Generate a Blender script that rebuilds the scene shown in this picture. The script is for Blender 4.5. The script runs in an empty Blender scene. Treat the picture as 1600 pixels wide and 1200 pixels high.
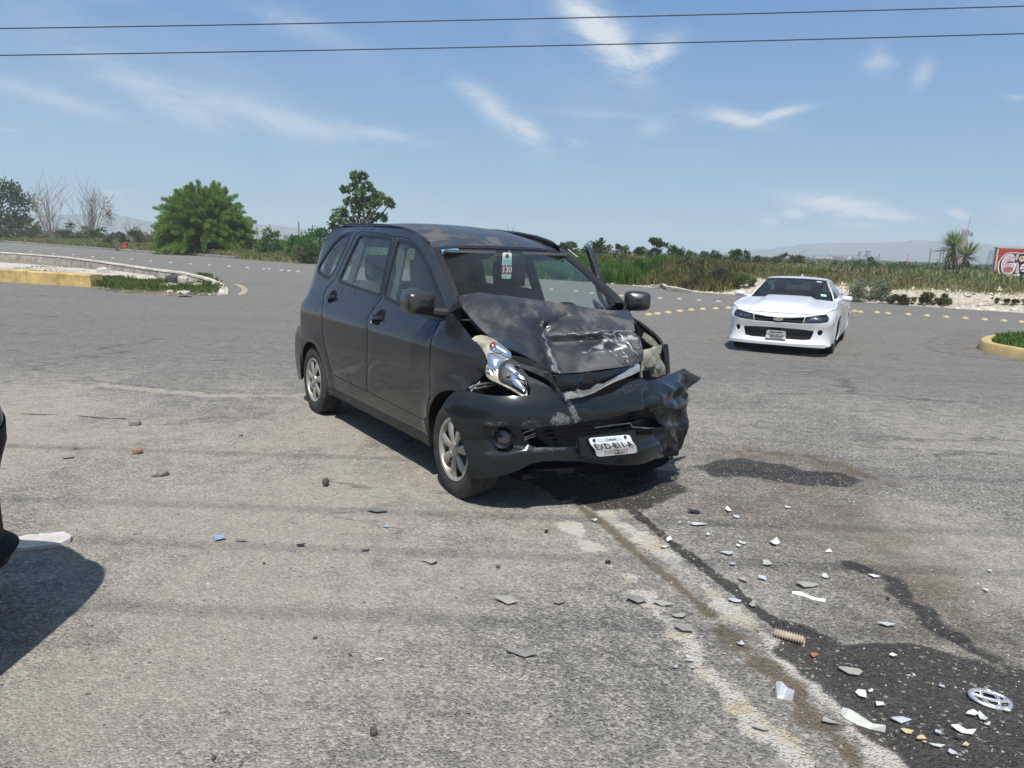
import bpy, bmesh, math, random
import numpy as np
from mathutils import Vector, Matrix
from mathutils.geometry import delaunay_2d_cdt
random.seed(7); rng = np.random.default_rng(7)
SC = bpy.context.scene
COL = SC.collection
# ------------------------------------------------------------------ camera
CAM_H, PITCH, ROLL, FPX = 1.55739, 0.176982, 0.0352969, 1201.02
_r0 = np.array([1., 0, 0]); _u0 = np.array([0, math.sin(PITCH), math.cos(PITCH)])
FW = np.array([0, math.cos(PITCH), -math.sin(PITCH)])
RT = _r0*math.cos(ROLL)+_u0*math.sin(ROLL); UP = -_r0*math.sin(ROLL)+_u0*math.cos(ROLL)
CO = np.array([0, 0, CAM_H])
cd = bpy.data.cameras.new('camera'); cam = bpy.data.objects.new('camera', cd); COL.objects.link(cam)
cam.matrix_world = Matrix(((RT[0], UP[0], -FW[0], 0), (RT[1], UP[1], -FW[1], 0), (RT[2], UP[2], -FW[2], CAM_H), (0, 0, 0, 1)))
cd.sensor_width = 36; cd.lens = FPX/1600*36; cd.clip_start = 0.05; cd.clip_end = 9000
SC.camera = cam
# ------------------------------------------------------------------ sun, sky, exposure
SUN_DIR = np.array([-0.055, -0.60, 1.0]); SUN_DIR = SUN_DIR/np.linalg.norm(SUN_DIR)     # towards the sun
sl = bpy.data.lights.new('sun', 'SUN'); sl.energy = 5.0; sl.angle = math.radians(0.53); sl.color = (1, .955, .88)
so = bpy.data.objects.new('sun', sl); COL.objects.link(so)
so.rotation_euler = Vector(SUN_DIR).to_track_quat('Z', 'Y').to_euler()
SUN_EL = math.asin(SUN_DIR[2]); SUN_AZ = math.atan2(SUN_DIR[0], SUN_DIR[1])
SC.view_settings.view_transform = 'Standard'; SC.view_settings.look = 'None'
SC.view_settings.exposure = 0.16; SC.view_settings.gamma = 1.0; SC.view_settings.use_curve_mapping = False
SC.cycles.use_denoising = True
SC.cycles.max_bounces = 8; SC.cycles.transparent_max_bounces = 24; SC.cycles.volume_bounces = 1
SC.cycles.sample_clamp_indirect = 6

def ray(px, py):
    d = FW*FPX+RT*(px-800)+UP*(600-py); return d/np.linalg.norm(d)
def ground(px, py, z=0.0):
    d = ray(px, py); t = (z-CAM_H)/d[2]; p = CO+d*t; return p
def at_depth(px, py, y):
    d = ray(px, py); return CO+d*(y/d[1])

world = bpy.data.worlds.new('World'); SC.world = world; world.use_nodes = True
def build_sky():
    nt = world.node_tree; N = nt.nodes; L = nt.links; N.clear()
    out = N.new('ShaderNodeOutputWorld'); bg = N.new('ShaderNodeBackground'); bg.inputs[1].default_value = 0.094
    sky = N.new('ShaderNodeTexSky'); sky.sky_type = 'NISHITA'; sky.sun_disc = False
    sky.sun_elevation = SUN_EL; sky.sun_rotation = SUN_AZ; sky.altitude = 300; sky.air_density = 1.0; sky.dust_density = 0.7; sky.ozone_density = 1.8
    tc = N.new('ShaderNodeTexCoord')
    sep = N.new('ShaderNodeSeparateXYZ'); L.new(tc.outputs['Generated'], sep.inputs[0])
    def m(op, a, b=None, c=None, clamp=False):
        n = N.new('ShaderNodeMath'); n.operation = op; n.use_clamp = clamp
        for i, v in enumerate((a, b, c)):
            if v is None: continue
            if isinstance(v, (int, float)): n.inputs[i].default_value = v
            else: L.new(v, n.inputs[i])
        return n.outputs[0]
    X, Y, Z = sep.outputs
    az = m('ARCTAN2', X, Y); el = m('ARCSINE', Z)
    # wispy noise on a flat cloud layer
    comb = N.new('ShaderNodeCombineXYZ'); L.new(az, comb.inputs[0]); L.new(el, comb.inputs[1])
    def noise(scale, det, rough, stretch, rot, dist=0.0):
        mp = N.new('ShaderNodeMapping'); mp.inputs['Scale'].default_value = stretch; mp.inputs['Rotation'].default_value = (0, 0, rot)
        L.new(comb.outputs[0], mp.inputs[0])
        n = N.new('ShaderNodeTexNoise'); n.inputs['Scale'].default_value = scale; n.inputs['Detail'].default_value = det
        n.inputs['Roughness'].default_value = rough; n.inputs['Distortion'].default_value = dist
        L.new(mp.outputs[0], n.inputs['Vector']); return n.outputs[0]
    wis = noise(13, 9, .74, (1, 2.8, 1), .30, 1.1)
    cum = noise(46, 9, .68, (1, 1.6, 1), 0, .5)
    vei = noise(3.2, 6, .6, (1, 2.2, 1), .2, .5)
    def blob(px, py, rx, ry, ang, s, src, lo, hi):
        d = ray(px, py); a0 = math.atan2(d[0], d[1]); e0 = math.asin(d[2])
        k = 1/1201/ (1+((px-800)/1201)**2)
        rx *= k*1.0; ry *= k*1.05; t = math.radians(-ang-2)
        ca, sa = math.cos(t), math.sin(t)
        da = m('SUBTRACT', az, a0); de = m('SUBTRACT', el, e0)
        u = m('DIVIDE', m('ADD', m('MULTIPLY', da, ca), m('MULTIPLY', de, sa)), rx)
        v = m('DIVIDE', m('SUBTRACT', m('MULTIPLY', de, ca), m('MULTIPLY', da, sa)), ry)
        q = m('ADD', m('MULTIPLY', u, u), m('MULTIPLY', v, v))
        g = m('POWER', 2.718, m('MULTIPLY', q, -1.0))
        nn = N.new('ShaderNodeMapRange'); nn.inputs['From Min'].default_value = lo; nn.inputs['From Max'].default_value = hi
        L.new(m('ADD', src, m('MULTIPLY', m('SUBTRACT', g, 0.5), 0.35)), nn.inputs['Value'])
        return m('MULTIPLY', m('MULTIPLY', nn.outputs[0], g), s)
    B = [(250, 150, 170, 36, 22, .42, wis, .38, .72), (430, 185, 170, 26, 9, .50, wis, .35, .7), (70, 150, 150, 20, 10, .42, wis, .35, .7),
         (600, 210, 75, 11, 6, .5, wis, .3, .65), (905, 25, 60, 24, 35, .75, wis, .32, .7), (950, 60, 85, 28, 42, .95, wis, .30, .66), (1025, 82, 42, 20, -28, .9, wis, .28, .66),
         (775, 175, 85, 20, 33, .72, wis, .32, .68), (830, 205, 34, 15, 35, .6, wis, .3, .65), (1150, 186, 60, 13, 8, .85, wis, .28, .6), (1215, 178, 55, 8, -14, .8, wis, .28, .6),
         (1372, 95, 34, 24, 15, .5, wis, .33, .7), (1440, 118, 20, 32, 20, .5, wis, .33, .7), (1015, 200, 34, 16, -10, .35, wis, .33, .7), (900, 222, 20, 6, 10, .35, wis, .3, .7),
         (480, 45, 120, 22, 12, .28, wis, .35, .7), (1590, 152, 26, 6, 0, .4, wis, .3, .7), (8, 202, 30, 4, 0, .4, wis, .3, .7), (930, 178, 120, 8, 0, .2, wis, .3, .7),
         (1315, 322, 78, 17, 4, 1.0, cum, .36, .58), (1385, 337, 60, 9, 3, .85, cum, .36, .6), (1240, 335, 26, 8, 0, .8, cum, .36, .6), (1203, 345, 17, 8, 10, .7, cum, .36, .6), (1497, 335, 22, 9, 20, .8, cum, .36, .6),
         (1345, 352, 50, 6, 0, .5, cum, .36, .6), (178, 302, 17, 5, 5, .7, cum, .34, .58), (1590, 330, 60, 30, 0, .3, cum, .36, .7), (1590, 375, 120, 12, 0, .3, cum, .36, .7), (1036, 349, 14, 5, 0, .3, cum, .36, .6), (1250, 305, 60, 14, 0, .25, cum, .36, .6)]
    tot = None
    for b in B:
        o = blob(*b); tot = o if tot is None else m('ADD', tot, o)
    # thin wisps everywhere; pale veil overhead, out of view, added to neutralise blue shadows
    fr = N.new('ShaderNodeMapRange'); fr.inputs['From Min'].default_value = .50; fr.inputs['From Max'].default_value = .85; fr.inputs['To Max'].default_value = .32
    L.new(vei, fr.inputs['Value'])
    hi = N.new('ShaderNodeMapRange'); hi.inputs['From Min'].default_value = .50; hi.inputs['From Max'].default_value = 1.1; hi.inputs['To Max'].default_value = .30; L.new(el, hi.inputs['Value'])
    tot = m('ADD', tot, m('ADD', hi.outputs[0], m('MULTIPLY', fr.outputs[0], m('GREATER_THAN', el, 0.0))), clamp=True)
    # milky veil towards the horizon
    hz = N.new('ShaderNodeMapRange'); hz.inputs['From Min'].default_value = 0.0; hz.inputs['From Max'].default_value = 1.2; hz.inputs['To Min'].default_value = HZ_LO; hz.inputs['To Max'].default_value = HZ_HI
    L.new(el, hz.inputs['Value'])
    vr = N.new('ShaderNodeMapRange'); vr.inputs['From Min'].default_value = .0; vr.inputs['From Max'].default_value = .36; L.new(el, vr.inputs['Value'])
    vc = N.new('ShaderNodeMix'); vc.data_type = 'RGBA'; L.new(vr.outputs[0], vc.inputs['Factor']); vc.inputs['A'].default_value = SKY_VEIL; vc.inputs['B'].default_value = SKY_BLUE
    mixh = N.new('ShaderNodeMix'); mixh.data_type = 'RGBA'; L.new(hz.outputs[0], mixh.inputs['Factor'])
    L.new(sky.outputs[0], mixh.inputs['A']); L.new(vc.outputs['Result'], mixh.inputs['B'])
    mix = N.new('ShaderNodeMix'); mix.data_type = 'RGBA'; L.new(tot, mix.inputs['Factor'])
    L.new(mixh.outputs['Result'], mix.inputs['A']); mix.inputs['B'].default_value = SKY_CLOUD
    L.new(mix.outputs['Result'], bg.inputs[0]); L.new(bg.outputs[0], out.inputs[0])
HZ_LO, HZ_HI = 0.92, 0.25
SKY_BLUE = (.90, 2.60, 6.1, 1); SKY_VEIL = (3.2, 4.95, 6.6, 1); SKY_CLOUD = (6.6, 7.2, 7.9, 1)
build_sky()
# ------------------------------------------------------------------ helpers
def tag(o, label=None, cat=None, group=None, kind=None):
    if label: o['label'] = label
    if cat: o['category'] = cat
    if group: o['group'] = group
    if kind: o['kind'] = kind
    return o
def empty(name, loc=(0, 0, 0), rz=0.0, parent=None):
    o = bpy.data.objects.new(name, None); o.empty_display_size = .2; COL.objects.link(o)
    o.location = loc; o.rotation_euler = (0, 0, rz)
    if parent: o.parent = parent
    return o
def link(name, me, mat=None, parent=None, loc=None):
    o = bpy.data.objects.new(name, me); COL.objects.link(o)
    if mat is not None and len(me.materials) == 0: me.materials.append(mat)
    if parent: o.parent = parent
    if loc is not None: o.location = loc
    return o
def mesh(name, V, F, mat=None, parent=None, smooth=True, ang=35, loc=None, mats=None, midx=None):
    me = bpy.data.meshes.new(name)
    me.from_pydata([tuple(map(float, v)) for v in V], [], [tuple(map(int, f)) for f in F])
    if mats:
        for q in mats: me.materials.append(q)
        if midx is not None: me.polygons.foreach_set('material_index', np.asarray(midx, dtype=np.int32))
    me.polygons.foreach_set('use_smooth', [smooth]*len(me.polygons))
    me.update()
    if smooth and ang < 180: me.set_sharp_from_angle(angle=math.radians(ang))
    return link(name, me, mat, parent, loc)
def tris_mesh(name, V, nper, mat, parent=None, col=None, smooth=False, loc=None):
    """V: (n, nper, 3) polygons of nper corners, fast path. col: (n,3) per-face colour attribute"""
    V = np.asarray(V, dtype=np.float32); n = V.shape[0]
    me = bpy.data.meshes.new(name); me.vertices.add(n*nper); me.vertices.foreach_set('co', V.reshape(-1))
    me.loops.add(n*nper); me.loops.foreach_set('vertex_index', np.arange(n*nper, dtype=np.int32))
    me.polygons.add(n); me.polygons.foreach_set('loop_start', np.arange(n, dtype=np.int32)*nper)
    me.polygons.foreach_set('loop_total', np.full(n, nper, dtype=np.int32))
    me.update(calc_edges=True); me.validate()
    if col is not None:
        a = me.color_attributes.new('Col', 'FLOAT_COLOR', 'POINT')
        c = np.ones((n, nper, 4), dtype=np.float32); c[..., :3] = np.asarray(col)[:, None, :]
        a.data.foreach_set('color', c.reshape(-1))
    return link(name, me, mat, parent, loc)
def prim(kind):
    bm = bmesh.new(); return bm
class MB:
    """collects simple shapes into one mesh"""
    def __init__(s): s.V = []; s.F = []
    def add(s, V, F):
        k = len(s.V); s.V += [tuple(v) for v in V]; s.F += [tuple(i+k for i in f) for f in F]; return s
    def box(s, c, size, rz=0, tilt=None, bev=0.0):
        x, y, z = [q/2 for q in size]
        P = np.array([(-x, -y, -z), (x, -y, -z), (x, y, -z), (-x, y, -z), (-x, -y, z), (x, -y, z), (x, y, z), (-x, y, z)])
        if tilt is not None: P = P@np.array(tilt).T
        c_, s_ = math.cos(rz), math.sin(rz); P = P@np.array([[c_, s_, 0], [-s_, c_, 0], [0, 0, 1]])
        return s.add(P+np.array(c), [(0, 3, 2, 1), (4, 5, 6, 7), (0, 1, 5, 4), (1, 2, 6, 5), (2, 3, 7, 6), (3, 0, 4, 7)])
    def tube(s, pts, r, seg=8, caps=True):
        pts = [np.array(p, float) for p in pts]; n = len(pts); rr = r if hasattr(r, '__len__') else [r]*n
        V = []; prev = None
        for i, p in enumerate(pts):
            t = pts[min(i+1, n-1)]-pts[max(i-1, 0)]; t = t/(np.linalg.norm(t)+1e-9)
            a = np.array([0, 0, 1.]) if abs(t[2]) < .9 else np.array([1., 0, 0])
            if prev is not None: a = prev
            b = np.cross(t, a); b /= (np.linalg.norm(b)+1e-9); a = np.cross(b, t); prev = a
            for k in range(seg):
                w = 2*math.pi*k/seg; V.append(p+rr[i]*(math.cos(w)*a+math.sin(w)*b))
        F = [(i*seg+k, i*seg+(k+1) % seg, (i+1)*seg+(k+1) % seg, (i+1)*seg+k) for i in range(n-1) for k in range(seg)]
        if caps: F += [tuple(range(seg))[::-1], tuple((n-1)*seg+k for k in range(seg))]
        return s.add(V, F)
    def lathe(s, prof, seg=32, axis='z', c=(0, 0, 0)):
        V = []
        for r, h in prof:
            for k in range(seg):
                w = 2*math.pi*k/seg; p = (r*math.cos(w), r*math.sin(w), h)
                if axis == 'y': p = (p[0], p[2], p[1])
                if axis == 'x': p = (p[2], p[0], p[1])
                V.append((p[0]+c[0], p[1]+c[1], p[2]+c[2]))
        F = [(i*seg+k, i*seg+(k+1) % seg, (i+1)*seg+(k+1) % seg, (i+1)*seg+k) for i in range(len(prof)-1) for k in range(seg)]
        return s.add(V, F)
    def grid(s, P):
        P = np.asarray(P); n, m_ = P.shape[:2]
        return s.add(P.reshape(-1, 3), [(i*m_+j, (i+1)*m_+j, (i+1)*m_+j+1, i*m_+j+1) for i in range(n-1) for j in range(m_-1)])
    def build(s, name, mat, parent=None, smooth=True, ang=35, loc=None): return mesh(name, s.V, s.F, mat, parent, smooth, ang, loc)
def inpoly(P, poly):
    x, y = P[:, 0], P[:, 1]; r = np.zeros(len(P), bool); q = np.asarray(poly); j = len(q)-1
    for i in range(len(q)):
        xi, yi = q[i]; xj, yj = q[j]
        c = ((yi > y) != (yj > y)) & (x < (xj-xi)*(y-yi)/(yj-yi+1e-15)+xi); r ^= c; j = i
    return r
def resample(poly, step):
    out = []; n = len(poly)
    for i in range(n):
        a = np.array(poly[i], float); b = np.array(poly[(i+1) % n], float); k = max(1, int(np.linalg.norm(b-a)/step+.5))
        for t in range(k): out.append(a+(b-a)*t/k)
    return out
def chaikin(poly, it=1, q=.25, closed=True):
    P = [np.array(p, float) for p in poly]
    for _ in range(it):
        Q = [] if closed else [P[0]]
        n = len(P)
        for i in range(n if closed else n-1):
            a, b = P[i], P[(i+1) % n]; Q += [a*(1-q)+b*q, a*q+b*(1-q)]
        if not closed: Q.append(P[-1])
        P = Q
    return P
def offset(poly, d):
    P = np.array(poly, float); n = len(P); A = 0.5*sum(P[i][0]*P[(i+1) % n][1]-P[(i+1) % n][0]*P[i][1] for i in range(n)); sg = 1 if A > 0 else -1
    out = []
    for i in range(n):
        a = P[i]-P[i-1]; b = P[(i+1) % n]-P[i]
        na = np.array([a[1], -a[0]])/(np.linalg.norm(a)+1e-12); nb = np.array([b[1], -b[0]])/(np.linalg.norm(b)+1e-12)
        m_ = na+nb; m_ /= (np.linalg.norm(m_)+1e-9); out.append(P[i]+sg*d*m_/max(.5, float(m_@na)))
    return out
def dist_seg(P, poly, closed=True):
    P = np.asarray(P, float); d = np.full(len(P), 1e9); q = np.asarray(poly, float); n = len(q)
    for i in range(n if closed else n-1):
        a, b = q[i], q[(i+1) % n]; ab = b-a; t = np.clip(((P-a)@ab)/(ab@ab+1e-12), 0, 1)
        d = np.minimum(d, np.linalg.norm(P-(a+t[:, None]*ab), axis=1))
    return d
def cdt(outer, holes=(), step=.05, bstep=None):
    bstep = bstep or step; loops = [resample(outer, bstep)]+[resample(h, bstep) for h in holes]
    pts = []; edges = []
    for lp in loops:
        k = len(pts); n = len(lp); pts += lp; edges += [(k+i, k+(i+1) % n) for i in range(n)]
    o = np.array(loops[0]); mn, mx = o.min(0), o.max(0)
    gx, gy = np.meshgrid(np.arange(mn[0]+step/2, mx[0], step), np.arange(mn[1]+step/2, mx[1], step)); gx[1::2] += step*.5
    G = np.stack([gx.ravel(), gy.ravel()], 1)
    if len(G):
        k = inpoly(G, loops[0])
        for h in loops[1:]: k &= ~inpoly(G, h)
        G = G[k]
        if len(G):
            dd = np.full(len(G), 1e9)
            for lp in loops: dd = np.minimum(dd, dist_seg(G, lp))
            G = G[dd > step*.45]
    allp = [Vector((float(p[0]), float(p[1]))) for p in pts]+[Vector((float(p[0]), float(p[1]))) for p in G]
    vs, es, fs, *_ = delaunay_2d_cdt(allp, edges, [], 0, 1e-6)
    V = np.array([(v.x, v.y) for v in vs]); F = np.array([f for f in fs if len(f) == 3])
    C = V[F].mean(1); k = inpoly(C, loops[0])
    for h in loops[1:]: k &= ~inpoly(C, h)
    F = F[k]
    used = np.unique(F); mp = -np.ones(len(V), int); mp[used] = np.arange(len(used))
    return V[used], mp[F]
def panel(name, f, outer, holes=(), step=.05, bstep=None, thick=.012, mat=None, parent=None, out=None, loc=None, lift=0.0, ang=40, disp=None, edge_round=0.0):
    """outer/holes are outlines in the surface's own two coordinates, f maps them to 3-D. Real thickness, walls along every edge."""
    U, F = cdt(outer, holes, step, bstep)
    P = np.array([f(u[0], u[1]) for u in U], float)
    def nrm(P, F):
        N = np.zeros_like(P); fn = np.cross(P[F[:, 1]]-P[F[:, 0]], P[F[:, 2]]-P[F[:, 0]])
        for k in range(3): np.add.at(N, F[:, k], fn)
        return N/(np.linalg.norm(N, axis=1)[:, None]+1e-12)
    N = nrm(P, F)
    if out is not None:
        if callable(out): w = (N*np.array([out(p) for p in P])).sum()
        else: w = (N@np.array(out, float)).sum()
        if w < 0: F = F[:, ::-1]; N = -N
    if disp is not None:
        P = P+N*np.array([disp(u, p) for u, p in zip(U, P)])[:, None]; N = nrm(P, F)
    if lift: P = P+N*lift
    n = len(P); Q = P-N*thick
    ed = {}
    for t in F:
        for a, b in ((t[0], t[1]), (t[1], t[2]), (t[2], t[0])):
            if (b, a) in ed: del ed[(b, a)]
            else: ed[(a, b)] = 1
    if edge_round:
        bd = np.unique([a for e in ed for a in e]); P = P.copy(); P[bd] -= N[bd]*edge_round
    FF = [tuple(t) for t in F]+[tuple(t[::-1]+n) for t in F]+[(b, a, a+n, b+n) for a, b in ed]
    V = np.vstack([P, Q])
    if loc is not None: V = V-np.array(loc)
    return mesh(name, V, FF, mat, parent, True, ang, loc)
def text_mesh(txt, size=1.0, extrude=0.0, bold=0.0, align='CENTER'):
    c = bpy.data.curves.new('lettering', 'FONT'); c.body = txt; c.size = size; c.extrude = extrude; c.offset = bold; c.align_x = align; c.align_y = 'CENTER'
    o = bpy.data.objects.new('lettering_source', c); COL.objects.link(o)
    dg = bpy.context.evaluated_depsgraph_get(); dg.update()
    me = bpy.data.meshes.new_from_object(o.evaluated_get(dg)); bpy.data.objects.remove(o); me.materials.clear()
    V = np.array([v.co[:] for v in me.vertices]); F = [tuple(p.vertices) for p in me.polygons]; bpy.data.meshes.remove(me); return V, F
def pchip(X, Y):
    X = np.array(X, float); Y = np.array(Y, float); h = np.diff(X); d = np.diff(Y)/h; m_ = np.zeros(len(X))
    m_[0], m_[-1] = d[0], d[-1]
    for i in range(1, len(X)-1):
        if d[i-1]*d[i] > 0: m_[i] = 2*d[i-1]*d[i]/(d[i-1]+d[i])
    def f(x):
        x = min(max(x, X[0]), X[-1]); i = min(max(int(np.searchsorted(X, x))-1, 0), len(X)-2); t = (x-X[i])/h[i]
        return float((2*t**3-3*t*t+1)*Y[i]+(t**3-2*t*t+t)*h[i]*m_[i]+(-2*t**3+3*t*t)*Y[i+1]+(t**3-t*t)*h[i]*m_[i+1])
    return f
def sm(a, b, x):
    t = np.clip((np.asarray(x, float)-a)/(b-a), 0, 1); return t*t*(3-2*t)
def vnoise(x, y, s=1.0, seed=0):
    """cheap smooth value noise, numpy"""
    x = np.asarray(x, float)*s+seed*17.3; y = np.asarray(y, float)*s-seed*9.1
    xi, yi = np.floor(x), np.floor(y); fx, fy = x-xi, y-yi; fx = fx*fx*(3-2*fx); fy = fy*fy*(3-2*fy)
    def h(a, b): q = np.sin(a*127.1+b*311.7+seed*74.7)*43758.5453; return q-np.floor(q)
    return (h(xi, yi)*(1-fx)+h(xi+1, yi)*fx)*(1-fy)+(h(xi, yi+1)*(1-fx)+h(xi+1, yi+1)*fx)*fy
def fbm(x, y, s=1.0, o=4, seed=0): return sum(vnoise(x, y, s*2**k, seed+k)*.5**k for k in range(o))/sum(.5**k for k in range(o))
# ------------------------------------------------------------------ materials
def newmat(name):
    m_ = bpy.data.materials.new(name); m_.use_nodes = True; nt = m_.node_tree; return m_, nt, nt.nodes['Principled BSDF']
def lnk(nt, a, b): nt.links.new(a, b)
def nz(nt, scale, det=4, rough=.6, vec=None, kind='Noise', dist=0.0):
    n = nt.nodes.new('ShaderNodeTex'+kind); n.inputs['Scale'].default_value = scale
    if kind == 'Noise': n.inputs['Detail'].default_value = det; n.inputs['Roughness'].default_value = rough; n.inputs['Distortion'].default_value = dist
    if vec is not None: nt.links.new(vec, n.inputs['Vector'])
    return n
def ramp(nt, src, stops):
    r = nt.nodes.new('ShaderNodeValToRGB'); nt.links.new(src, r.inputs[0]); e = r.color_ramp.elements
    while len(e) > 1: e.remove(e[-1])
    e[0].position = stops[0][0]; c = stops[0][1]; e[0].color = (*c, 1) if hasattr(c, '__len__') else (c, c, c, 1)
    for p, c in stops[1:]:
        q = e.new(p); q.color = (*c, 1) if hasattr(c, '__len__') else (c, c, c, 1)
    return r.outputs[0]
def mixc(nt, f, a, b, mode='MIX'):
    n = nt.nodes.new('ShaderNodeMix'); n.data_type = 'RGBA'; n.blend_type = mode
    for s_, v in (('Factor', f), ('A', a), ('B', b)):
        if hasattr(v, 'default_value') or hasattr(v, 'is_linked'): nt.links.new(v, n.inputs[s_])
        elif s_ == 'Factor': n.inputs[s_].default_value = v
        else: n.inputs[s_].default_value = (*v, 1)
    return n.outputs['Result']
def mth(nt, op, a, b=None, clamp=False):
    n = nt.nodes.new('ShaderNodeMath'); n.operation = op; n.use_clamp = clamp
    for i, v in enumerate((a, b)):
        if v is None: continue
        if isinstance(v, (int, float)): n.inputs[i].default_value = v
        else: nt.links.new(v, n.inputs[i])
    return n.outputs[0]
def bump(nt, src, b, strength=.3, dist=.01):
    n = nt.nodes.new('ShaderNodeBump'); n.inputs['Strength'].default_value = strength; n.inputs['Distance'].default_value = dist
    nt.links.new(src, n.inputs['Height']); nt.links.new(n.outputs[0], b.inputs['Normal']); return n
def objco(nt): return nt.nodes.new('ShaderNodeTexCoord').outputs['Object']
def simple(name, col, rough=.6, metal=0.0, var=.12, scale=8.0, bmp=0.0, coat=0.0, spec=.5, dirt=None):
    m_, nt, b = newmat(name); co = objco(nt); n = nz(nt, scale, 5, .65, co)
    c = mixc(nt, ramp(nt, n.outputs[0], [(.35, 0.0), (.65, 1.0)]), tuple(q*(1-var) for q in col), tuple(min(1, q*(1+var)) for q in col))
    if dirt:
        n2 = nz(nt, scale*.6, 8, .75, co); c = mixc(nt, ramp(nt, n2.outputs[0], [(dirt[1], 0.0), (dirt[1]+.18, dirt[2])]), c, dirt[0])
    lnk(nt, c, b.inputs['Base Color']); b.inputs['Roughness'].default_value = rough; b.inputs['Metallic'].default_value = metal
    b.inputs['Specular IOR Level'].default_value = spec; b.inputs['Coat Weight'].default_value = coat; b.inputs['Coat Roughness'].default_value = .06
    if bmp: bump(nt, nz(nt, scale*6, 6, .7, co).outputs[0], b, bmp, .01)
    return m_
def paint(name, col, dust=(.24, .225, .20), amt=.25, thr=.52, rough=.33, metal=.35, coat=.8, up=True, coatr=.09, dscale=2.2, spec=.4):
    m_, nt, b = newmat(name); co = objco(nt)
    fine = nz(nt, 900, 1, .5, co)
    base = mixc(nt, fine.outputs[0], tuple(q*.85 for q in col), tuple(q*1.15 for q in col))
    n = nz(nt, dscale, 9, .68, co, dist=.5); d = ramp(nt, n.outputs[0], [(thr-.12, .0), (thr, .35), (thr+.05, .9), (thr+.2, 1.0)])
    if up:
        g = nt.nodes.new('ShaderNodeNewGeometry'); s = nt.nodes.new('ShaderNodeSeparateXYZ'); lnk(nt, g.outputs['Normal'], s.inputs[0])
        u = nt.nodes.new('ShaderNodeMapRange'); u.inputs['From Min'].default_value = .25; u.inputs['From Max'].default_value = .8; u.inputs['To Min'].default_value = .12
        lnk(nt, s.outputs[2], u.inputs['Value']); d = mth(nt, 'MULTIPLY', d, u.outputs[0])
    film = nz(nt, .9, 4, .6, co)
    d = mth(nt, 'ADD', mth(nt, 'MULTIPLY', d, amt), mth(nt, 'MULTIPLY', film.outputs[0], .012), clamp=True)
    lnk(nt, mixc(nt, d, base, dust), b.inputs['Base Color'])
    r = mth(nt, 'ADD', mth(nt, 'MULTIPLY', d, 1.3), rough, clamp=True); lnk(nt, r, b.inputs['Roughness'])
    b.inputs['Metallic'].default_value = metal; b.inputs['Specular IOR Level'].default_value = spec
    lnk(nt, mth(nt, 'SUBTRACT', coat, mth(nt, 'MULTIPLY', d, 2.2), clamp=True), b.inputs['Coat Weight']); b.inputs['Coat Roughness'].default_value = coatr
    return m_
def glassmat(name, tint=(.55, .66, .62), rough=.02, dusty=.06):
    m_ = bpy.data.materials.new(name); m_.use_nodes = True; nt = m_.node_tree; N = nt.nodes; N.clear()
    out = N.new('ShaderNodeOutputMaterial'); tr = N.new('ShaderNodeBsdfTransparent'); tr.inputs[0].default_value = (*tint, 1)
    gl = N.new('ShaderNodeBsdfGlossy'); gl.inputs['Roughness'].default_value = rough; gl.inputs[0].default_value = (1, 1, 1, 1)
    fr = N.new('ShaderNodeFresnel'); fr.inputs[0].default_value = 1.5
    ge = N.new('ShaderNodeNewGeometry'); mx = N.new('ShaderNodeMixShader'); lnk(nt, mth(nt, 'MULTIPLY', fr.outputs[0], mth(nt, 'SUBTRACT', 1.0, ge.outputs['Backfacing'])), mx.inputs[0]); lnk(nt, tr.outputs[0], mx.inputs[1]); lnk(nt, gl.outputs[0], mx.inputs[2])
    df = N.new('ShaderNodeBsdfDiffuse'); df.inputs[0].default_value = (.45, .43, .4, 1)
    n = nz(nt, 5, 8, .7, N.new('ShaderNodeTexCoord').outputs['Object']); d = ramp(nt, n.outputs[0], [(.4, dusty*.4), (.75, dusty*1.8)])
    m2 = N.new('ShaderNodeMixShader'); lnk(nt, d, m2.inputs[0]); lnk(nt, mx.outputs[0], m2.inputs[1]); lnk(nt, df.outputs[0], m2.inputs[2])
    lnk(nt, m2.outputs[0], out.inputs[0]); return m_
def leafmat(name, trans=.35, rough=.55):
    m_, nt, b = newmat(name); a = nt.nodes.new('ShaderNodeAttribute'); a.attribute_name = 'Col'
    lnk(nt, a.outputs['Color'], b.inputs['Base Color']); b.inputs['Roughness'].default_value = rough; b.inputs['Specular IOR Level'].default_value = .3
    out = nt.nodes['Material Output']; t = nt.nodes.new('ShaderNodeBsdfTranslucent'); lnk(nt, a.outputs['Color'], t.inputs[0])
    mx = nt.nodes.new('ShaderNodeMixShader'); mx.inputs[0].default_value = trans; lnk(nt, b.outputs[0], mx.inputs[1]); lnk(nt, t.outputs[0], mx.inputs[2]); lnk(nt, mx.outputs[0], out.inputs[0]); return m_
M = {}
M['mpv'] = paint('grey_paint', (.0185, .0200, .0235), amt=.10, thr=.60, rough=.36, coat=1.0, coatr=.025, metal=.2, spec=.0)
M['mpv_top'] = paint('grey_paint_dusty', (.030, .033, .040), dust=(.25, .25, .25), amt=.45, thr=.54, rough=.40, coat=.55, coatr=.14, dscale=3.8, metal=.4)
M['bumper'] = paint('bumper_paint', (.011, .016, .020), amt=.12, thr=.63, rough=.38, coat=.8, coatr=.10, metal=.2, spec=.05)
M['plastic'] = simple('black_plastic', (.014, .014, .015), .55, var=.3, dirt=((.10, .095, .085), .55, .5))
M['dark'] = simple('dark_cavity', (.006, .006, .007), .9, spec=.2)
M['seal'] = simple('rubber_seal', (.009, .009, .010), .5)
M['glass'] = glassmat('side_glass', (.84, .91, .89), dusty=.02)
M['wglass'] = glassmat('windscreen_glass', (.86, .93, .92), dusty=.012)
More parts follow.
